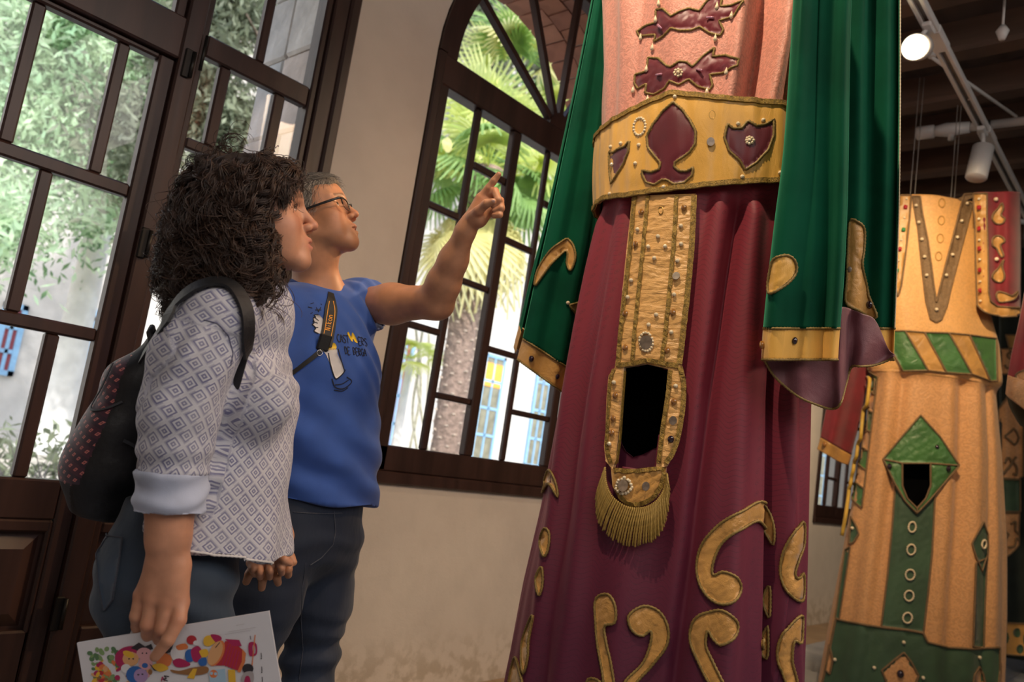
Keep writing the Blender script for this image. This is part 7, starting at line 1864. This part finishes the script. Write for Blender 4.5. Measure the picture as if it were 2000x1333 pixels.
for i in range(60):   # greenery at the left of the picture
    x = r_.uniform(176, 232); y = r_.uniform(1270-(x-176)*.12, 1330)
    disc(r_.choice(['green', 'leaf', 'leaf', 'green', 'crimson', 'orange', 'yellow']) if y > 1290 else r_.choice(['green', 'leaf']), x, y, r_.uniform(3, 7), r_.uniform(3, 6), r_.uniform(0, 3))
for i in range(36):
    x = r_.uniform(182, 300); y = r_.uniform(1305, 1345); disc(r_.choice(['yellow', 'orange', 'red', 'crimson', 'tan', 'brown', 'pink']), x, y, r_.uniform(3, 8), r_.uniform(3, 6), r_.uniform(0, 3))
blob('crimson', [(226, 1280), (240, 1266), (262, 1262), (274, 1268), (270, 1284), (250, 1302), (230, 1300)])
blob('black', [(256, 1266), (272, 1255), (284, 1263), (296, 1258), (300, 1268), (276, 1274)], sm=False)
disc('pink', 282, 1277, 15, 12); disc('pink', 285, 1296, 14, 13); disc('tan', 256, 1287, 16, 14); disc('yellow', 252, 1278, 12, 6, .4); disc('white', 247, 1306, 10, 9)
for x, y in ((253, 1287), (261, 1287), (279, 1276), (287, 1276)): disc('black', x, y, 1.6)
disc('blue', 265, 1318, 18, 17); disc('violet', 276, 1320, 14, 14); disc('blue', 284, 1300, 6, 5)
for x, y in ((271, 1318), (279, 1317)): disc('black', x, y, 2.2, 1.5)
blob('black', [(318, 1262), (341, 1255), (334, 1274), (320, 1278)], sm=False); blob('black', [(292, 1296), (302, 1310), (318, 1312), (300, 1302)], sm=False)
blob('orange', [(306, 1288), (322, 1276), (336, 1284), (332, 1300), (312, 1304)]); blob('yellow', [(298, 1300), (316, 1296), (330, 1306), (312, 1312)])
blob('white', [(335, 1270), (352, 1262), (362, 1274), (356, 1290), (338, 1288)])
blob('crimson', [(338, 1292), (352, 1286), (372, 1296), (366, 1302), (346, 1303)]); blob('orange', [(345, 1262), (362, 1257), (368, 1266), (350, 1270)])
blob('blue', [(362, 1280), (366, 1270), (378, 1268), (392, 1272), (390, 1284), (376, 1292), (366, 1292)]); blob('crimson', [(374, 1270), (388, 1262), (396, 1276), (388, 1292), (378, 1290)]); blob('yellow', [(390, 1272), (404, 1268), (408, 1278), (398, 1286)]); blob('blue', [(388, 1290), (402, 1284), (404, 1298), (392, 1300)])
disc('red', 375, 1250, 10, 9); disc('white', 384, 1256, 6, 5); blob('yellow', [(398, 1250), (404, 1242), (420, 1242), (424, 1252), (410, 1262), (400, 1260)]); blob('crimson', [(412, 1240), (428, 1241), (434, 1248), (424, 1256)])
# the drum
blob('red', [(441, 1252), (457, 1254), (478, 1272), (480, 1290), (470, 1312), (440, 1300), (412, 1300)], sm=False)
blob('orange', [(474, 1268), (481, 1276), (479, 1294), (470, 1314), (464, 1312), (473, 1292)], sm=False)
disc('orange', 424, 1276, 13, 27, .42, 20); disc('tan', 421, 1276, 12, 25, .42, 20)
for i in range(5):
    blob('crimson', [(447+i*5, 1256+i*4), (449+i*5, 1257+i*4), (436+i*6, 1300+i*2), (434+i*6, 1299+i*2)], sm=False)
blob('black', [(421, 1264), (430, 1254), (431, 1255), (422, 1266)], sm=False)
blob('crimson', [(440, 1248), (468, 1250), (473, 1262), (456, 1262)], sm=False)
blob('brown', [(334, 1308), (352, 1310), (376, 1304), (404, 1302), (408, 1312), (392, 1318), (366, 1318), (340, 1314)]); blob('yellow', [(366, 1324), (378, 1306), (386, 1306), (380, 1326)], sm=False)
blob('sky', [(408, 1310), (440, 1306), (444, 1345), (412, 1345)], sm=False); blob('yellow', [(446, 1308), (460, 1308), (462, 1345), (448, 1345)], sm=False); disc('orange', 418, 1316, 8); disc('sky', 414, 1315, 3); disc('sky', 422, 1316, 3)
blob('crimson', [(487, 1256), (501, 1257), (502, 1278), (488, 1280)]); disc('grey', 497, 1268, 3, 9, -.1); blob('orange', [(498, 1240), (500, 1240), (494, 1300), (492, 1300)], sm=False)
disc('black', 485, 1306, 11, 10); blob('grey', [(472, 1330), (478, 1314), (494, 1312), (496, 1330), (486, 1342)]); blob('crimson', [(478, 1340), (480, 1322), (488, 1322), (490, 1340)])
for x, y in ((510, 1275), (511, 1302), (512, 1322)): blob('black', [(x, y), (x+1.5, y-.2), (x+2.3, y+9), (x+.8, y+9.2)], sm=False); disc('black', x+1, y+11, 1.3)
for y, a, b in ((1219, 462, 478), (1229, 446, 500), (1233, 440, 490)): blob('grey', [(a, y+(500-a)*.165-4), (b, y+(500-b)*.165-4), (b, y+(500-b)*.165-3.5), (a, y+(500-a)*.165-3.5)], sm=False)
blob('black', [(489, 1242), (490.2, 1241.8), (491.4, 1249), (490.2, 1249.2)], sm=False)
# letters of the title running off the lower edge, set sideways
def btext(col, x, y, ch, w_, h_, rot):
    c_, s_ = math.cos(rot), math.sin(rot)
    for s in GL[ch]:
        q = [(x+p[0]*w_*c_+p[1]*h_*s_, y+p[0]*w_*s_-p[1]*h_*c_) for p in s]
        for a, b in zip(q[:-1], q[1:]):
            d = unit(np.array(b)-np.array(a)+1e-9); n = np.array([-d[1], d[0]])*.9; a, b = np.array(a), np.array(b)
            blob(col, [tuple(a-n), tuple(b-n), tuple(b+n), tuple(a+n)], sm=False)
btext('crimson', 316, 1331, 'A', 7, 9, -.15); btext('black', 329, 1330, 'M', 9, 10, -1.3)
for n in art:
    if art[n].f: art[n].build('printed_'+n, inkc[n], bk_, kind='stuff')
